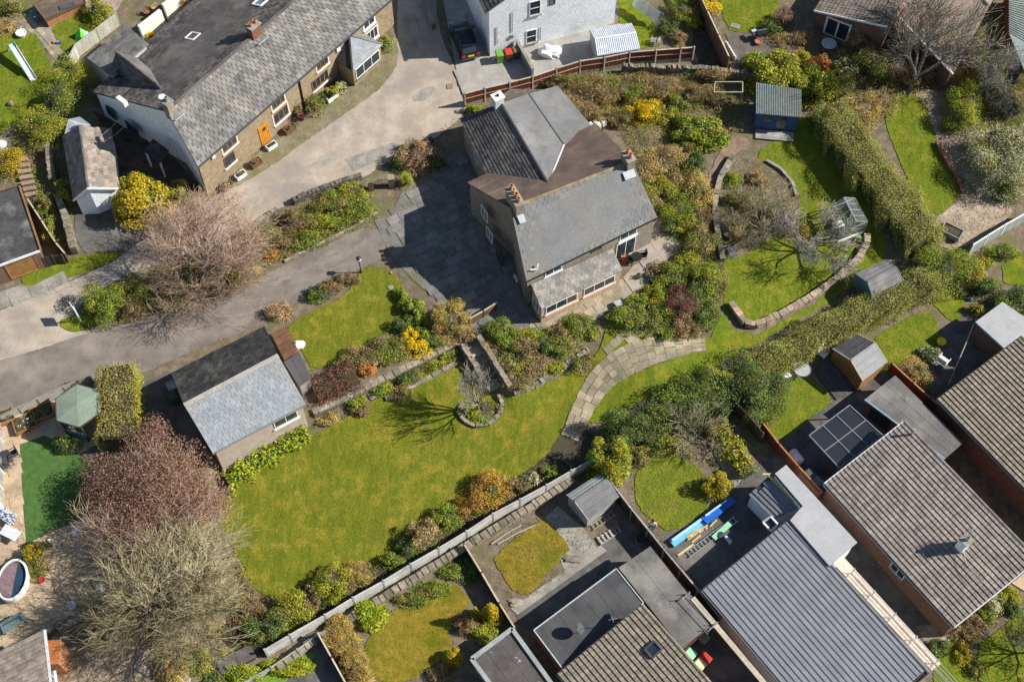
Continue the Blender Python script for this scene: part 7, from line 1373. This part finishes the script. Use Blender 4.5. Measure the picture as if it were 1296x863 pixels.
# beds right of the house
for x,y,rx,ry,h,m,tw,lb in (
 (792,402,20,16,1.3,'lf_green',0,'blue green shrub at the patio path corner'),(818,404,15,16,1.1,'lf_olive',0,'straw and green mixed shrub beside the path'),(815,378,16,10,.8,'lf_yg',0,'yellow green low shrub along the patio edge'),
 (861,381,19,21,1.5,'lf_purple',1,'dark red twiggy barberry in the right hand bed'),(893,356,21,21,1.6,'lf_green',0,'round dark green shrub beside the orchard lawn corner'),(853,352,18,14,1.2,'lf_green',0,'fresh green shrub below the patio pots'),
 (869,325,14,14,1.2,'lf_yg',0,'gold green shrub at the top of the right hand bed'),(893,397,15,14,1.1,'lf_dark',0,'holly bush with pale spots beside the path lawn'),(857,413,13,13,.9,'lf_tan',0,'pinkish tan round shrub at the bottom of the bed'),
 (838,339,13,10,.8,'lf_brown',0,'brown grassy clump beside the dark pots'),(888,303,22,18,1.4,'lf_olive',0,'olive evergreen beside the vegetable bed path'),(875,413,10,12,.8,'lf_tan',1,'dry twiggy plants beside the holly bush'),(840,412,12,14,.8,'lf_green',0,'green shrub left of the pinkish tan one'),
 (808,212,22,20,1.2,'lf_tan',0,'pale brown heath bush behind the right hand chimney'),(838,203,26,18,1.2,'lf_tan',0,'wide brown bush below the rhododendron'),(832,237,22,15,1.1,'lf_yg',0,'yellow green shrub right of the slate roof'),
 (857,262,19,21,1.2,'lf_green',0,'leafy green shrub along the concrete bay'),(882,240,17,22,1.3,'lf_straw',0,'straw coloured shrub beside the curved path'),(886,278,15,14,1.1,'lf_brown',0,'red brown shrub beside the curved path'),(852,288,12,12,1.0,'lf_dark',0,'dark green shrub at the concrete bay corner'),
 (878,205,14,13,1.0,'lf_dark',0,'dark green shrub with lilac flowers beside the path'),(860,225,14,12,.9,'lf_olive',0,'olive clump between the brown bushes'),(908,352,10,20,.6,'lf_tan',1,'dry stalks along the orchard lawn edge')): S(lb,x,y,rx,ry,h,m,tw=bool(tw))
# overgrown hedge behind the house
for x,y,rx,ry,h,m,tw,lb in ((735,124,34,24,1.8,'lf_tan',1,'wide dry brown hedge bush behind the lean-to roof'),(748,106,30,16,1.6,'lf_olive',1,'olive twiggy hedge bush below the red fence'),(708,112,20,16,1.4,'lf_brown',1,'brown hedge bush at the house end of the red fence'),
 (790,112,24,18,1.6,'lf_olive',1,'dull green hedge bush in the middle of the border'),(836,110,32,17,1.5,'lf_tan',1,'pale tan beech hedge bush below the coping wall'),(875,118,20,14,1.4,'lf_brown',1,'brown hedge bush beside the metal frame'),(903,97,20,9,1.4,'lf_tan',1,'tan hedge bush against the alley end wall'),
 (912,127,16,11,1.0,'lf_brown',1,'brown shrub under the bare metal frame'),(790,150,16,10,.9,'lf_brown',1,'brown shrub beside the white stone trough')): S(lb,x,y,rx,ry,h,m,tw=bool(tw),k=1.5)
S('bright yellow forsythia in the border behind the house', 815,141,20,13,1.3,'lf_forsythia', k=1.3); S('yellow and green shrub merging with the forsythia', 838,143,14,11,1.1,'lf_yg', mats2='lf_forsythia', n2=150); S('rounded green shrub right of the forsythia', 857,132,14,11,1.2,'lf_green'); S('large leafy rhododendron beside the dark folding chair', 887,167,29,18,1.6,'lf_green', mats2='lf_yg', n2=700, size=.2)
S('yellow forsythia bush at the top of the tall brown fence', 898,4,13,13,1.3,'lf_forsythia'); S('plum coloured bush beside the top lawn', 992,22,11,10,1.3,'lf_plum', tw=True); S('dark green shrub right of the top lawn', 975,34,12,8,1.0,'lf_dark')
S('green ivy clump at the strip garden end', 845,34,10,12,1.0,'lf_dark'); S('wild olive shrub at the top of the alley', 866,12,16,18,1.4,'lf_olive', tw=True); S('pale dry shrub hanging over the alley wall', 860,48,8,9,.8,'lf_tan', tw=True); S('yellow green bramble at the alley top', 878,26,9,9,1.0,'lf_yg')
S('large yellow green laurel above the blue shed', 980,92,32,24,2.4,'lf_yg', k=1.3, size=.19); S('second yellow green laurel right of the blue shed roof', 1026,104,24,22,2.4,'lf_yg', k=1.2, size=.19); S('orange flowering azalea in front of the french window', 1036,84,13,9,1.7,'lf_orange', size=.2); S('small golden flowering shrub beside the orange azalea', 1014,72,10,8,1.6,'lf_gold')
S('white blossom shrub beside the orange azalea', 1070,88,15,11,1.6,'lf_olive', mats2='lf_white', n2=220, size=.14); S('brown green shrub below the white blossom', 1064,112,20,16,1.6,'lf_olive', tw=True, k=1.3); S('mixed evergreen under the big bare tree', 1108,82,24,20,2.0,'lf_olive'); S('grey twiggy shrub against the brick gable', 1090,48,16,18,1.8,'lf_tan', tw=True); S('brown beech bush at the foot of the big bare tree', 1150,92,28,16,1.8,'lf_brown', tw=True, k=1.4)
S('dry grassy scrub above the decking terrace', 1000,48,22,10,.8,'lf_tan', tw=True); S('green shrub left of the large laurel', 955,78,12,10,1.2,'lf_green')
# right edge trees
for x,y,rx,ry,h,m,lb,tw in ((1232,58,16,26,2.2,'lf_olive','olive evergreen right of the beige roof',0),(1226,132,22,26,2.4,'lf_yg','yellow green evergreen above the dirt yard',0),(1258,98,24,24,2.4,'lf_olive','loose olive tree below the corrugated roof',1),(1270,186,40,46,3.4,'lf_silver','large silver grey evergreen at the right edge',0),(1288,128,14,22,2.6,'lf_olive','olive tree cut by the right edge',1),(1208,155,14,10,1.2,'lf_green','dark green bush on the dirt yard',0),(1240,8,14,14,1.6,'lf_green','green shrub at the top edge right of the beige roof',0),(1275,240,14,14,1.4,'lf_dark','dark bush below the silver evergreen',0)): S(lb,x,y,rx,ry,h,m,tw=bool(tw),k=1.3)
S('large round evergreen at the end of the long hedge', 1196,338,34,27,2.3,'lf_green', k=1.3, mats2='lf_hedge', n2=800); S('golden variegated shrub beside the round evergreen', 1233,346,11,11,1.6,'lf_gold', mats2='lf_yg', n2=200); S('dark laurel bush at the right edge', 1287,384,26,20,1.8,'lf_dark', mats2='lf_green', n2=400); S('dark green shrub in the right hand corner shade', 1250,362,18,12,1.6,'lf_dark'); S('little yellow green bush on the dark patio edge', 1236,391,7,6,.8,'lf_yg')
S('leafy plants below the pale framed fence', 1268,318,20,9,.7,'lf_green'); S('low herbs beside the pale framed fence post', 1246,330,12,8,.5,'lf_yg'); S('silver leaved shrub beside the yellow bucket', 1176,446,11,9,.8,'lf_silver'); S('round straw coloured bush beside the orange brown fence', 1164,470,17,16,1.5,'lf_straw', aspect=.3)
# hedges on the right
hedge('hedge', 'tall pale green hedge between the orchard and top right lawn', [(1046,140),(1072,176),(1108,226),(1142,270),(1172,306)], 46, 2.4, 'lf_hedge', 330, .10, mats2='lf_olive', rough=.2)
hedge('hedge', 'long clipped olive hedge below the orchard lawn', [(1182,352),(1130,378),(1062,408),(1000,444),(950,470)], 34, 1.7, 'lf_hedge', 330, .095, mats2='lf_olive', rough=.16)
hedge('hedge', 'overgrown dark hedge below the flagstone path', [(948,470),(905,494),(858,518),(806,546)], 46, 1.9, 'lf_dark', 190, .13, mats2='lf_green', rough=.3)
S('large glossy dark bush at the square lawn corner', 957,496,32,30,2.5,'lf_dark', k=1.5, mats2='lf_green', n2=700); S('bright golden conifer beside the weathered grey shed', 770,580,22,22,3.4,'lf_yg', name='conifer', k=1.5, aspect=.3, size=.22); S('dark green conifer behind the bright golden one', 790,548,28,20,2.8,'lf_dark', name='conifer', k=1.4, mats2='lf_green', n2=300)
S('pinkish twig patch in the dark hedge', 822,548,17,11,2.0,'lf_pinkbrown', tw=True); S('yellow green shrub strip above the round lawn', 836,563,24,9,1.0,'lf_yg'); S('olive shrub between conifers and round lawn', 806,575,14,12,1.2,'lf_olive'); S('bare twig bush at the dark hedge end', 905,542,14,10,1.0,'lf_tan', tw=True)
hedge('hedge', 'leafy green laurel hedge beside the work yard', [(908,540),(928,566),(948,598)], 26, 1.3, 'lf_yg', 70, .19, mats2='lf_green', rough=.2)
S('small round golden conifer on the round lawn edge', 908,613,14,13,1.7,'lf_gold', name='conifer', mats2='lf_yg', n2=700)
# bottom of the big lawn
for x,y,rx,ry,h,m,tw,lb in ((621,620,24,20,1.6,'lf_amber',0,'large amber leaved shrub on the big lawn edge'),(593,641,15,10,1.0,'lf_amber',1,'smaller amber shrub left of the large one'),(537,673,18,17,1.6,'lf_tan',0,'round pinkish tan shrub at the fence'),(566,655,16,13,1.2,'lf_green',0,'green leafy shrub between the amber and tan ones'),(516,690,14,11,1.0,'lf_dark',0,'dark green shrub left of the tan one'),(497,708,12,9,.9,'lf_green',0,'low bright green shrub at the fence'),(655,615,11,8,.8,'lf_brown',0,'rusty shrub right of the amber one'),(673,606,9,7,.7,'lf_silver',0,'silvery shrub near the conifer shade'),(696,597,10,7,.7,'lf_green',0,'green strap leaved clump near the conifer shade'),
 (421,736,20,20,1.5,'lf_yg',0,'upper yellow green spotted laurel at the fence'),(370,768,22,20,1.5,'lf_yg',0,'lower yellow green spotted laurel at the fence'),(394,756,13,12,1.1,'lf_brown',0,'red brown shrub between the spotted laurels'),(452,724,18,13,.7,'lf_straw',1,'pale dead shrub right of the spotted laurels'),(336,792,22,20,1.9,'lf_dark',0,'dark blue green conifer beside the storage box'),(316,770,18,14,1.2,'lf_brown',1,'brown twig tangle under the pale bare tree'),(440,742,10,9,.7,'lf_tan',0,'small tan bush at the fence')): S(lb,x,y,rx,ry,h,m,tw=bool(tw))
# lower gardens
S('tall golden conifer at the fence of the dry lawn', 623,774,10,10,2.7,'lf_gold', name='conifer', nl=3, k=2.6, aspect=.4, size=.12); S('small golden conifer left of the tall one', 601,776,6,6,1.1,'lf_gold', name='conifer', nl=2, k=1.5, aspect=.4, size=.12); S('round golden conifer beside the stained garage', 572,830,10,9,1.5,'lf_gold', name='conifer', nl=3, k=2., aspect=.4, size=.12)
S('dark bare shrub casting shade on the dry lawn', 590,786,13,12,.9,'lf_brown', tw=True); S('leafy green plants under the golden conifers', 615,802,16,9,.7,'lf_yg'); S('dry border plants at the stained garage corner', 560,852,14,9,.5,'lf_tan', tw=True)
S('bright green fern clump below the stone wall', 470,777,15,14,.9,'lf_lime', aspect=.18, size=.5, up=.3)
for x,y,lb in ((430,795,'uppermost straw grass clump by the paved yard'),(440,815,'second straw grass clump by the paved yard'),(428,812,'straw grass clump touching the yard fence'),(448,838,'third straw grass clump by the paved yard'),(456,858,'lowest straw grass clump at the bottom edge')): S(lb,x,y,13,12,.8,'lf_straw',name='grass_clump',cat='grass',aspect=.08,size=.6,up=.2,k=1.2,mats2='lf_yg',n2=150)
for x,y,rx,ry,m,lb in ((545,745,22,9,'lf_green','green border plants below the stone wall'),(520,760,16,8,'lf_olive','mossy border patch of the dry lawn'),(572,722,14,9,'lf_green','green tuft at the border corner'),(590,720,12,14,'lf_dark','dark ivy below the pale topped fence')): S(lb,x,y,rx,ry,.4,m)
S('bright green bush in front of the storage box', 303,852,22,10,.9,'lf_lime', mats2='lf_green', n2=250); S('spiky agave plant beside the dirt yard', 216,848,14,10,.6,'lf_straw', aspect=.15, size=.6, up=.2); S('ivy green shrub behind the storage box', 268,858,10,10,.8,'lf_dark'); S('yellow green wild tuft beside the storage box', 252,838,16,14,.6,'lf_yg')
S('lime grass like plants along the grey railing', 365,842,26,9,.5,'lf_lime', aspect=.15, size=.35)
# left gardens
hedge('hedge', 'tall clipped hedge with faded top between gazebo and garage', [(148,468),(150,500),(152,532),(150,560)], 46, 2.5, 'lf_yg', 190, .11, mats2='lf_tan', top2=True, rough=.08)
S('yellow potted shrub beside the artificial lawn corner', 40,700,9,8,.9,'lf_gold', mats2='lf_olive', n2=120); S('dark pot plants along the left dirt edge', 48,718,10,14,.5,'lf_olive'); S('dark clump beside the pool steps', 20,712,9,7,.5,'lf_dark'); S('green trough plants behind the pool', 46,690,14,5,.5,'lf_dark'); S('leafy shrub under the gazebo hedge', 85,560,14,10,.9,'lf_dark')
# front garden bottom right
for x,y,rx,ry,h,m,lb in ((1190,818,11,9,.8,'lf_dark','dark heather at the front path'),(1222,800,14,10,.6,'lf_tan','dry flower bed at the bungalow corner'),(1238,786,12,9,.6,'lf_brown','brown soil plants below the white verge'),(1258,764,12,11,.8,'lf_silver','blue grey shrub below the white verge'),(1250,778,9,9,.7,'lf_green','green iris clump below the white verge'),(1276,752,14,10,.8,'lf_yg','yellow green shrub near the paved drive'),(1284,770,9,8,.7,'lf_dark','dark green bush near the paved drive'),(1218,826,8,12,.6,'lf_gold','yellowish border plant above the front lawn'),(1236,846,8,12,.5,'lf_olive','olive border strip between the front lawns')): S(lb,x,y,rx,ry,h,m)
# ------------------------------------------------------------------ trees
surf('twig_mid', (.20,.175,.14), (.32,.285,.23), 3, 25, None, .95, 0, 0, rnd=(.6,1.35))
bare_tree('bare_tree', 'big brown bare tree beside the lane', (262,352), 5.4, .16, 3, (2,2,2), 'bark', 'brown_twig', L0=3.0, lean=(.08,.22), spread=.85, bend=.2, upw=.0, minr=.009, limbs=10, seed=3, limb_el=(.08,.95), shrink=.72)
bare_tree('bare_tree', 'huge pale bare tree spreading over the lawn corner', (226,776), 6.4, .34, 3, (2,2,2), 'pale_bark', 'pale_twig', L0=3.0, lean=(-.02,.05), spread=.66, bend=.16, upw=.0, minr=.0078, limbs=13, seed=8, limb_el=(.05,1.2), shrink=.73)
r, tw = bare_tree('plum_tree', 'large purple leaved plum tree beside the clipped hedge', (200,668), 5.0, .2, 3, (2,2,1), 'bark', 'brown_twig', L0=2.6, spread=.8, bend=.15, upw=.03, minr=.008, limbs=8, seed=12, limb_el=(.15,1.0), shrink=.72)
rg = np.random.default_rng(4); B = [(np.array(G(x,y,h)), np.array([rr/17.5, rr/17.5, rr/24])) for x,y,h,rr in ((190,570,2.8,34),(225,590,2.8,36),(160,610,2.6,36),(200,620,3.2,44),(250,620,2.6,34),(130,600,2.2,26),(240,650,2.6,36),(150,645,2.4,34),(195,545,2.4,22),(275,640,2.0,22),(118,625,2.0,18),(180,660,2.6,36))]
V, F, q = leaves_on(B, 38000, .13, .5, .35, (.3,1.12), seed=3); npmesh('foliage', V, F, MATS['lf_plum'], r, q)
bare_tree('bare_tree', 'pale slender bare tree in the round lawn bed', (606,520), 4.6, .09, 2, (2,3), 'pale_bark', 'grey_twig', L0=2.2, lean=(-.05,.0), spread=.5, bend=.1, upw=.12, minr=.011, limbs=7, seed=5, limb_el=(.75,1.4), shrink=.62)
bare_tree('bare_tree', 'large grey bare tree in front of the beige roof', (1148,122), 6.6, .2, 3, (1,2,2), 'bark', 'twig_mid', L0=3.3, lean=(.3,.55), spread=.55, bend=.1, upw=.03, minr=.015, limbs=7, seed=6, limb_el=(.35,1.2), shrink=.72)
bare_tree('apple_tree', 'lichen grey apple tree on the orchard lawn', (1024,322), 3.8, .13, 3, (1,2,2), 'bark', 'grey_twig', L0=1.9, lean=(.15,.25), spread=.85, bend=.22, upw=.0, minr=.012, limbs=6, seed=9, limb_el=(.1,.9), shrink=.72)
bare_tree('apple_tree', 'brown bare apple tree in the vegetable bed', (962,300), 3.2, .1, 3, (1,2,2), 'bark', 'pale_twig', L0=1.8, lean=(0,.2), spread=.8, bend=.17, upw=.02, minr=.008, limbs=6, seed=10, limb_el=(.25,1.0), shrink=.66)
bare_tree('apple_tree', 'smaller pale fruit tree at the top of the vegetable bed', (985,262), 2.4, .07, 2, (2,3), 'bark', 'pale_twig', L0=1.2, lean=(0,.1), spread=.8, bend=.15, upw=.02, minr=.008, limbs=6, seed=15, limb_el=(.3,1.1), shrink=.66)
bare_tree('bare_tree', 'small bare tree casting branching shade on the round lawn', (880,556), 3.0, .08, 2, (2,3), 'bark', 'pale_twig', L0=1.6, spread=.7, bend=.14, upw=.03, minr=.011, limbs=6, seed=16, limb_el=(.3,1.1), shrink=.7)
bare_tree('bare_tree', 'young bare tree at the right edge of the front lawn', (1302,826), 3.2, .08, 2, (2,3), 'bark', 'twig_d' if 'twig_d' in MATS else 'dark_twig', L0=1.6, spread=.7, bend=.14, upw=.03, minr=.012, limbs=7, seed=17, limb_el=(.3,1.1), shrink=.7)
bare_tree('bare_tree', 'tangled grey bare tree at the top right edge', (1262,120), 3.8, .09, 3, (2,2,2), 'bark', 'grey_twig', L0=1.8, spread=.8, bend=.18, upw=.02, minr=.009, limbs=6, seed=18, limb_el=(.3,1.1), shrink=.7)
for x,y,rx,ry,h,m,tw,lb in ((868,498,26,15,2.2,'lf_green',0,'leafy green bulge in the dark hedge nearest the lawn strip'),(838,524,22,14,2.0,'lf_olive',0,'olive bulge in the middle of the dark hedge'),(905,512,20,14,1.8,'lf_dark',0,'dark ivy mass behind the work yard twigs'),(905,478,20,13,2.1,'lf_yg',0,'yellow green tuft on top of the dark hedge'),(985,456,16,11,1.9,'lf_green',0,'green sprouting tuft where the two hedges meet'),
 (1050,148,20,18,2.3,'lf_olive',0,'olive tree top at the upper end of the tall hedge'),(1088,140,22,20,2.0,'lf_straw',1,'straw coloured tangle beside the tall hedge'),(1118,128,16,14,1.4,'lf_tan',1,'tan scrub at the top of the bright lawn'),(1176,296,18,16,1.8,'lf_hedge',0,'pale green bush at the lower end of the tall hedge'),(1150,250,14,20,2.2,'lf_hedge',0,'pale green bulge on the right side of the tall hedge'),
 (760,118,26,18,1.7,'lf_tan',1,'tangled tan brush in the middle of the back border'),(812,104,20,12,1.3,'lf_brown',1,'brown brush below the coping wall'),(770,146,16,10,1.0,'lf_olive',0,'dull green plants beside the stone trough'),(866,185,16,9,.8,'lf_brown',1,'brown stalks below the rhododendron'),(862,152,12,8,.8,'lf_olive',0,'olive plants between forsythia and rhododendron'),
 (822,256,14,12,.9,'lf_olive',0,'olive groundcover at the gable foot'),(870,285,16,14,1.0,'lf_yg',0,'yellow green plants along the curved path'),(846,236,14,12,.9,'lf_brown',0,'brown bush between the yellow green ones'),(800,390,14,10,.9,'lf_olive',0,'olive tuft at the patio bed corner'),(833,370,14,12,1.0,'lf_yg',0,'yellow green tuft beside the dark pots'),(876,375,14,14,1.1,'lf_dark',0,'dark evergreen between barberry and round shrub'),(838,392,15,12,1.0,'lf_green',0,'green mound in the middle of the right hand bed'),(868,398,12,12,.9,'lf_brown',0,'brown mound under the barberry'),
 (648,432,14,12,.8,'lf_olive',0,'olive mound in the upper rockery'),(676,424,14,9,.7,'lf_yg',0,'yellow green mound below the sun room corner'),(676,462,16,10,.5,'lf_tan',0,'tan cushion in the lower rockery'),(705,420,12,9,.6,'lf_brown',0,'brown cushion below the sun room'),
 (428,250,16,10,1.0,'lf_green',0,'green bush in the middle of the planted strip'),(400,282,18,12,.9,'lf_yg',0,'yellow green clump in the planted strip'),(430,282,20,9,.7,'lf_green',0,'low green clump near the drive bend'),(360,306,18,12,.9,'lf_brown',1,'brown brush at the tree end of the planted strip'),(320,318,20,14,1.0,'lf_olive',1,'olive brush under the right limbs of the brown tree'),(265,365,24,12,.9,'lf_brown',1,'brown brush around the trunk of the brown tree'),(170,368,14,12,1.0,'lf_olive',0,'olive mound behind the round dark bush'),
 (470,455,12,10,.9,'lf_tan',0,'tan mound in the lawn border'),(505,436,14,10,.9,'lf_olive',1,'olive brush left of the forsythia'),(538,420,10,9,.9,'lf_green',0,'green mound right of the forsythia'),(437,462,12,9,.9,'lf_brown',0,'brown mound above the purple hedge')): S(lb,x,y,rx,ry,h,m,tw=bool(tw))
for x,y,rx,ry,h,m,tw,lb in ((934,252,14,12,.8,'lf_olive',1,'tangled olive stems in the upper vegetable bed'),(958,228,14,10,.7,'lf_tan',1,'pale cane tangle at the top of the vegetable bed'),(985,276,16,10,.8,'lf_brown',1,'brown bramble at the right of the vegetable bed'),(938,292,14,12,.8,'lf_tan',1,'tan bramble beside the compost bin'),(965,258,14,10,.5,'lf_green',0,'green leafy patch in the middle of the vegetable bed'),(928,228,10,9,.5,'lf_green',0,'small green patch beside the slab wall'),(1004,292,16,10,.6,'lf_straw',1,'straw coloured stalks at the orchard lawn edge'),
 (596,522,9,7,.4,'lf_green',0,'low green plant left in the round tree bed'),(620,514,10,7,.45,'lf_olive',0,'olive plant right in the round tree bed'),(608,531,11,6,.35,'lf_yg',0,'yellow green cushion at the front of the round tree bed')): S(lb,x,y,rx,ry,h,m,tw=bool(tw))
# ------------------------------------------------------------------ uncountable low growth and litter
ground_cover('bed_plants', 'mixed green weeds covering the strip between lane and drive', [[(112,376),(200,340),(300,305),(352,274),(455,235),(470,262),(440,290),(360,330),(300,352),(230,388),(150,404)]], 190, .15, .4, ('lf_brown','lf_olive','lf_green','lf_tan','lf_olive'), (.02,.35), clump=1, hump=.15)
ground_cover('bed_plants', 'green weeds in the beds around the stone house and patio', [[(780,395),(835,355),(862,316),(905,322),(916,380),(900,424),(850,430),(812,430)],[(800,190),(880,190),(896,260),(892,300),(866,308),(842,264),(826,240)],[(612,426),(700,412),(746,400),(752,430),(700,470),(652,492),(628,456)]], 210, .13, .42, ('lf_tan','lf_green','lf_green','lf_olive','lf_yg'), (.02,.3), clump=1, hump=.16)
ground_cover('dry_litter', 'brown dry stalks and litter in the vegetable bed', [[(922,200),(958,202),(1000,230),(1006,264),(1004,280),(962,308),(922,330),(908,300),(904,270)]], 75, .22, .12, ('lf_brown','lf_green','lf_olive','lf_tan'), (.02,.18), up=.5)
ground_cover('dry_litter', 'dry brown litter in the border behind the house', [[(690,95),(790,90),(950,105),(940,170),(880,190),(800,190),(770,150),(740,150)]], 170, .18, .2, ('lf_tan','lf_brown','lf_olive','lf_green','lf_tan'), (.02,.3), up=.4, hump=.15)
ground_cover('dry_litter', 'pale twig litter on the dirt yard under the silver evergreen', [[(1150,110),(1200,120),(1240,180),(1262,240),(1285,276),(1230,308),(1190,316),(1178,284),(1216,250)]], 26, .3, .1, 'lf_tan', (.05,.1), up=1.5)
ground_cover('dry_litter', 'fallen twigs on the dirt yard below the pale bare tree', [[(64,802),(130,752),(180,740),(240,860),(240,870),(80,870)],[(60,700),(130,655),(180,690),(130,750),(70,790)]], 30, .35, .08, 'lf_tan', (.07,.12), up=1.5)
ground_cover('bed_plants', 'green weeds in the fence bed of the big lawn', [[(345,772),(380,744),(450,730),(520,697),(620,634),(690,580),(736,590),(650,640),(520,715),(345,812)]], 170, .14, .42, ('lf_brown','lf_green','lf_dark','lf_olive'), (.07,.35), clump=1, hump=.15)
ground_cover('bed_plants', 'wild undergrowth around the top right trees', [[(1040,60),(1110,100),(1160,110),(1120,160),(1060,160),(1040,120)],[(1205,30),(1290,30),(1296,260),(1262,240),(1240,180),(1200,120)]], 170, .17, .3, ('lf_tan','lf_olive','lf_green','lf_brown'), (.02,.5), clump=1, hump=.25)
ground_cover('bed_plants', 'undergrowth below the pale bare tree at the lawn corner', [[(150,690),(300,700),(330,762),(340,800),(270,850),(200,850),(170,760)]], 130, .2, .25, ('lf_tan','lf_olive','lf_yg','lf_brown'), (.02,.4), clump=1, hump=.2)
ground_cover('bed_plants', 'low plants in the narrow border below the retaining wall', [[(402,530),(450,512),(500,488),(584,446),(586,455),(500,500),(455,524),(410,540)],[(584,512),(602,505),(630,505),(634,520),(618,534),(594,534)]], 110, .13, .45, 'lf_green', (.02,.2), clump=1)
ground_cover('bed_plants', 'weeds between the left outhouse walls and steps', [[(40,200),(75,190),(96,260),(76,330),(50,290)]], 170, .14, .4, ('lf_brown','lf_olive','lf_green'), (.02,.3), clump=1, hump=.2)
ground_cover('grass_tufts', 'ragged grass tufts on the cottage verge', [[(500,50),(504,78),(484,108),(450,134),(400,166),(340,212),(290,240),(300,228),(400,160),(460,112)]], 45, .13, .2, 'lf_straw', (.05,.1), cat='grass')
ground_cover('bed_plants', 'mixed plants around the round lawn of the work garden', [[(800,585),(822,572),(860,566),(890,570),(900,590),(880,582),(850,566),(820,576),(800,602),(800,640),(830,668),(822,672),(796,640)],[(905,548),(925,545),(955,600),(940,612)]], 60, .15, .3, 'lf_tan', (.02,.12))
ground_cover('bed_plants', 'front garden border plants at the bottom right', [[(1195,806),(1230,790),(1290,744),(1296,760),(1262,798),(1232,816),(1240,860),(1226,850),(1205,818)]], 90, .15, .4, 'lf_olive', (.02,.3), clump=1)
ground_cover('flower_heads', 'red and yellow flower heads in the round tree bed', [[(606,520),(624,520),(624,530),(608,534)]], 40, .12, .9, 'lf_orange', (.1,.25), cat='flowers')

# ragged grass on the lawns
LW = {'lf_lawn': [(.095,.12,.012),(.16,.175,.016),(.26,.25,.04)], 'lf_lawn_dry': [(.14,.12,.014),(.24,.185,.025),(.34,.26,.05)]}
for nm, st in LW.items(): leaf(nm, st, .2, .7)
ground_cover('grass', 'mown grass blades of the big lawn', [[(292,622),(330,590),(396,552),(440,528),(480,504),(500,476),(586,450),(606,486),(640,504),(660,502),(745,458),(726,512),(716,548),(690,590),(620,640),(520,702),(450,735),(380,748),(330,760),(300,700),(270,650)]], 55, .09, .35, ('lf_lawn','lf_lawn_dry','lf_lawn'), (.05,.075), cat='grass', up=1.2)
ground_cover('grass', 'mown grass blades of the front lawn', [[(356,418),(385,398),(440,374),(452,346),(470,336),(500,346),(512,366),(516,392),(508,412),(470,432),(440,450),(396,472),(384,444)]], 60, .09, .35, ('lf_lawn','lf_lawn_dry','lf_lawn'), (.045,.07), cat='grass', up=1.2)
ground_cover('grass', 'mown grass blades of the orchard lawn and lawn strip', [[(956,196),(982,178),(1004,164),(1010,148),(1032,152),(1046,186),(1082,236),(1116,292),(1126,322),(1104,340),(1050,370),(958,418),(928,408),(914,384),(916,320),(1008,282),(1004,226)],[(742,536),(752,514),(772,490),(800,472),(880,450),(898,430),(914,396),(930,418),(958,424),(1050,374),(1102,334),(1090,356),(1000,412),(900,468),(800,514),(768,534)]], 55, .09, .35, ('lf_lawn','lf_lawn_dry','lf_lawn'), (.05,.085), cat='grass', up=1.2)
ground_cover('grass', 'mown grass blades of the small right hand lawns', [[(1122,118),(1150,116),(1172,130),(1182,170),(1212,232),(1216,252),(1180,280),(1150,232),(1130,184),(1118,150)],[(1092,436),(1175,386),(1190,420),(1186,442),(1140,462),(1106,478),(1098,450)],[(960,520),(985,488),(1022,474),(1058,506),(1030,526),(986,562),(962,542)],[(802,602),(820,582),(850,572),(882,590),(894,606),(898,640),(880,660),(846,674),(830,662),(806,642)],[(1232,818),(1262,800),(1330,740),(1330,880),(1250,880)],[(900,0),(985,0),(975,28),(960,40),(925,42),(915,24)]], 60, .10, .35, ('lf_lawn','lf_lawn'), (.045,.08), cat='grass', up=1.1)
ground_cover('grass', 'dry grass blades of the two lower lawns', [[(459,819),(486,776),(542,752),(575,735),(592,756),(594,766),(566,796),(574,820),(552,840),(520,862),(484,866),(464,842)],[(624,708),(640,690),(690,656),(716,684),(720,696),(668,754),(648,746)]], 70, .09, .35, ('lf_lawn','lf_lawn_dry'), (.045,.08), cat='grass', up=1.1)
ground_cover('grass', 'grass blades of the top left lawns', [[(-10,50),(0,42),(22,32),(32,48),(44,40),(52,58),(64,80),(72,104),(60,128),(40,152),(18,158),(0,170),(-10,175)],[(64,32),(105,14),(140,18),(120,40),(97,60),(82,68),(72,50)]], 60, .10, .35, ('lf_lawn','lf_lawn'), (.045,.08), cat='grass', up=1.1)
ground_cover('weeds', 'weeds and moss along the lane and drive edges', [[(474,280),(400,318),(330,350),(260,386),(200,400),(200,406),(260,392),(330,357),(400,326),(478,288)],[(445,347),(400,362),(345,405),(240,446),(178,474),(178,468),(240,440),(345,398),(400,356),(445,341)],[(590,130),(545,178),(500,196),(500,202),(548,184),(596,134)],[(0,394),(100,352),(150,328),(150,322),(100,344),(0,386)]], 60, .12, .4, ('lf_olive','lf_tan','lf_green'), (.05,.12), cat='weeds')
ground_cover('dry_litter', 'fallen leaves and debris scattered over the yards and beds', [[(700,640),(760,690),(700,740),(650,770),(620,720),(640,680)],[(800,580),(905,545),(960,600),(900,690),(830,690),(795,640)],[(1030,620),(1200,800),(1180,825),(985,572)]], 22, .12, .4, ('lf_tan','lf_brown','lf_olive'), (.06,.09), cat='litter', up=1.5)

# ------------------------------------------------------------------ repeats share a group
GROUPS = {'shrub': 'shrubs in the garden borders', 'hedge': 'hedges between the gardens', 'fence': 'fences between the gardens', 'stone_wall': 'stone walls of the gardens', 'wheelie_bin': 'wheelie bins in the yards', 'bungalow': 'estate bungalows at lower right', 'bare_tree': 'bare trees in the gardens', 'apple_tree': 'fruit trees of the orchard'}
cnt = {}
for o in bpy.data.objects:
    if o.parent is None and 'label' in o: cnt.setdefault(o.name.split('.')[0], []).append(o)
for k, v in cnt.items():
    if len(v) > 1:
        for o in v:
            if 'group' not in o: o['group'] = GROUPS.get(k, k.replace('_', ' ')+'s around the gardens')
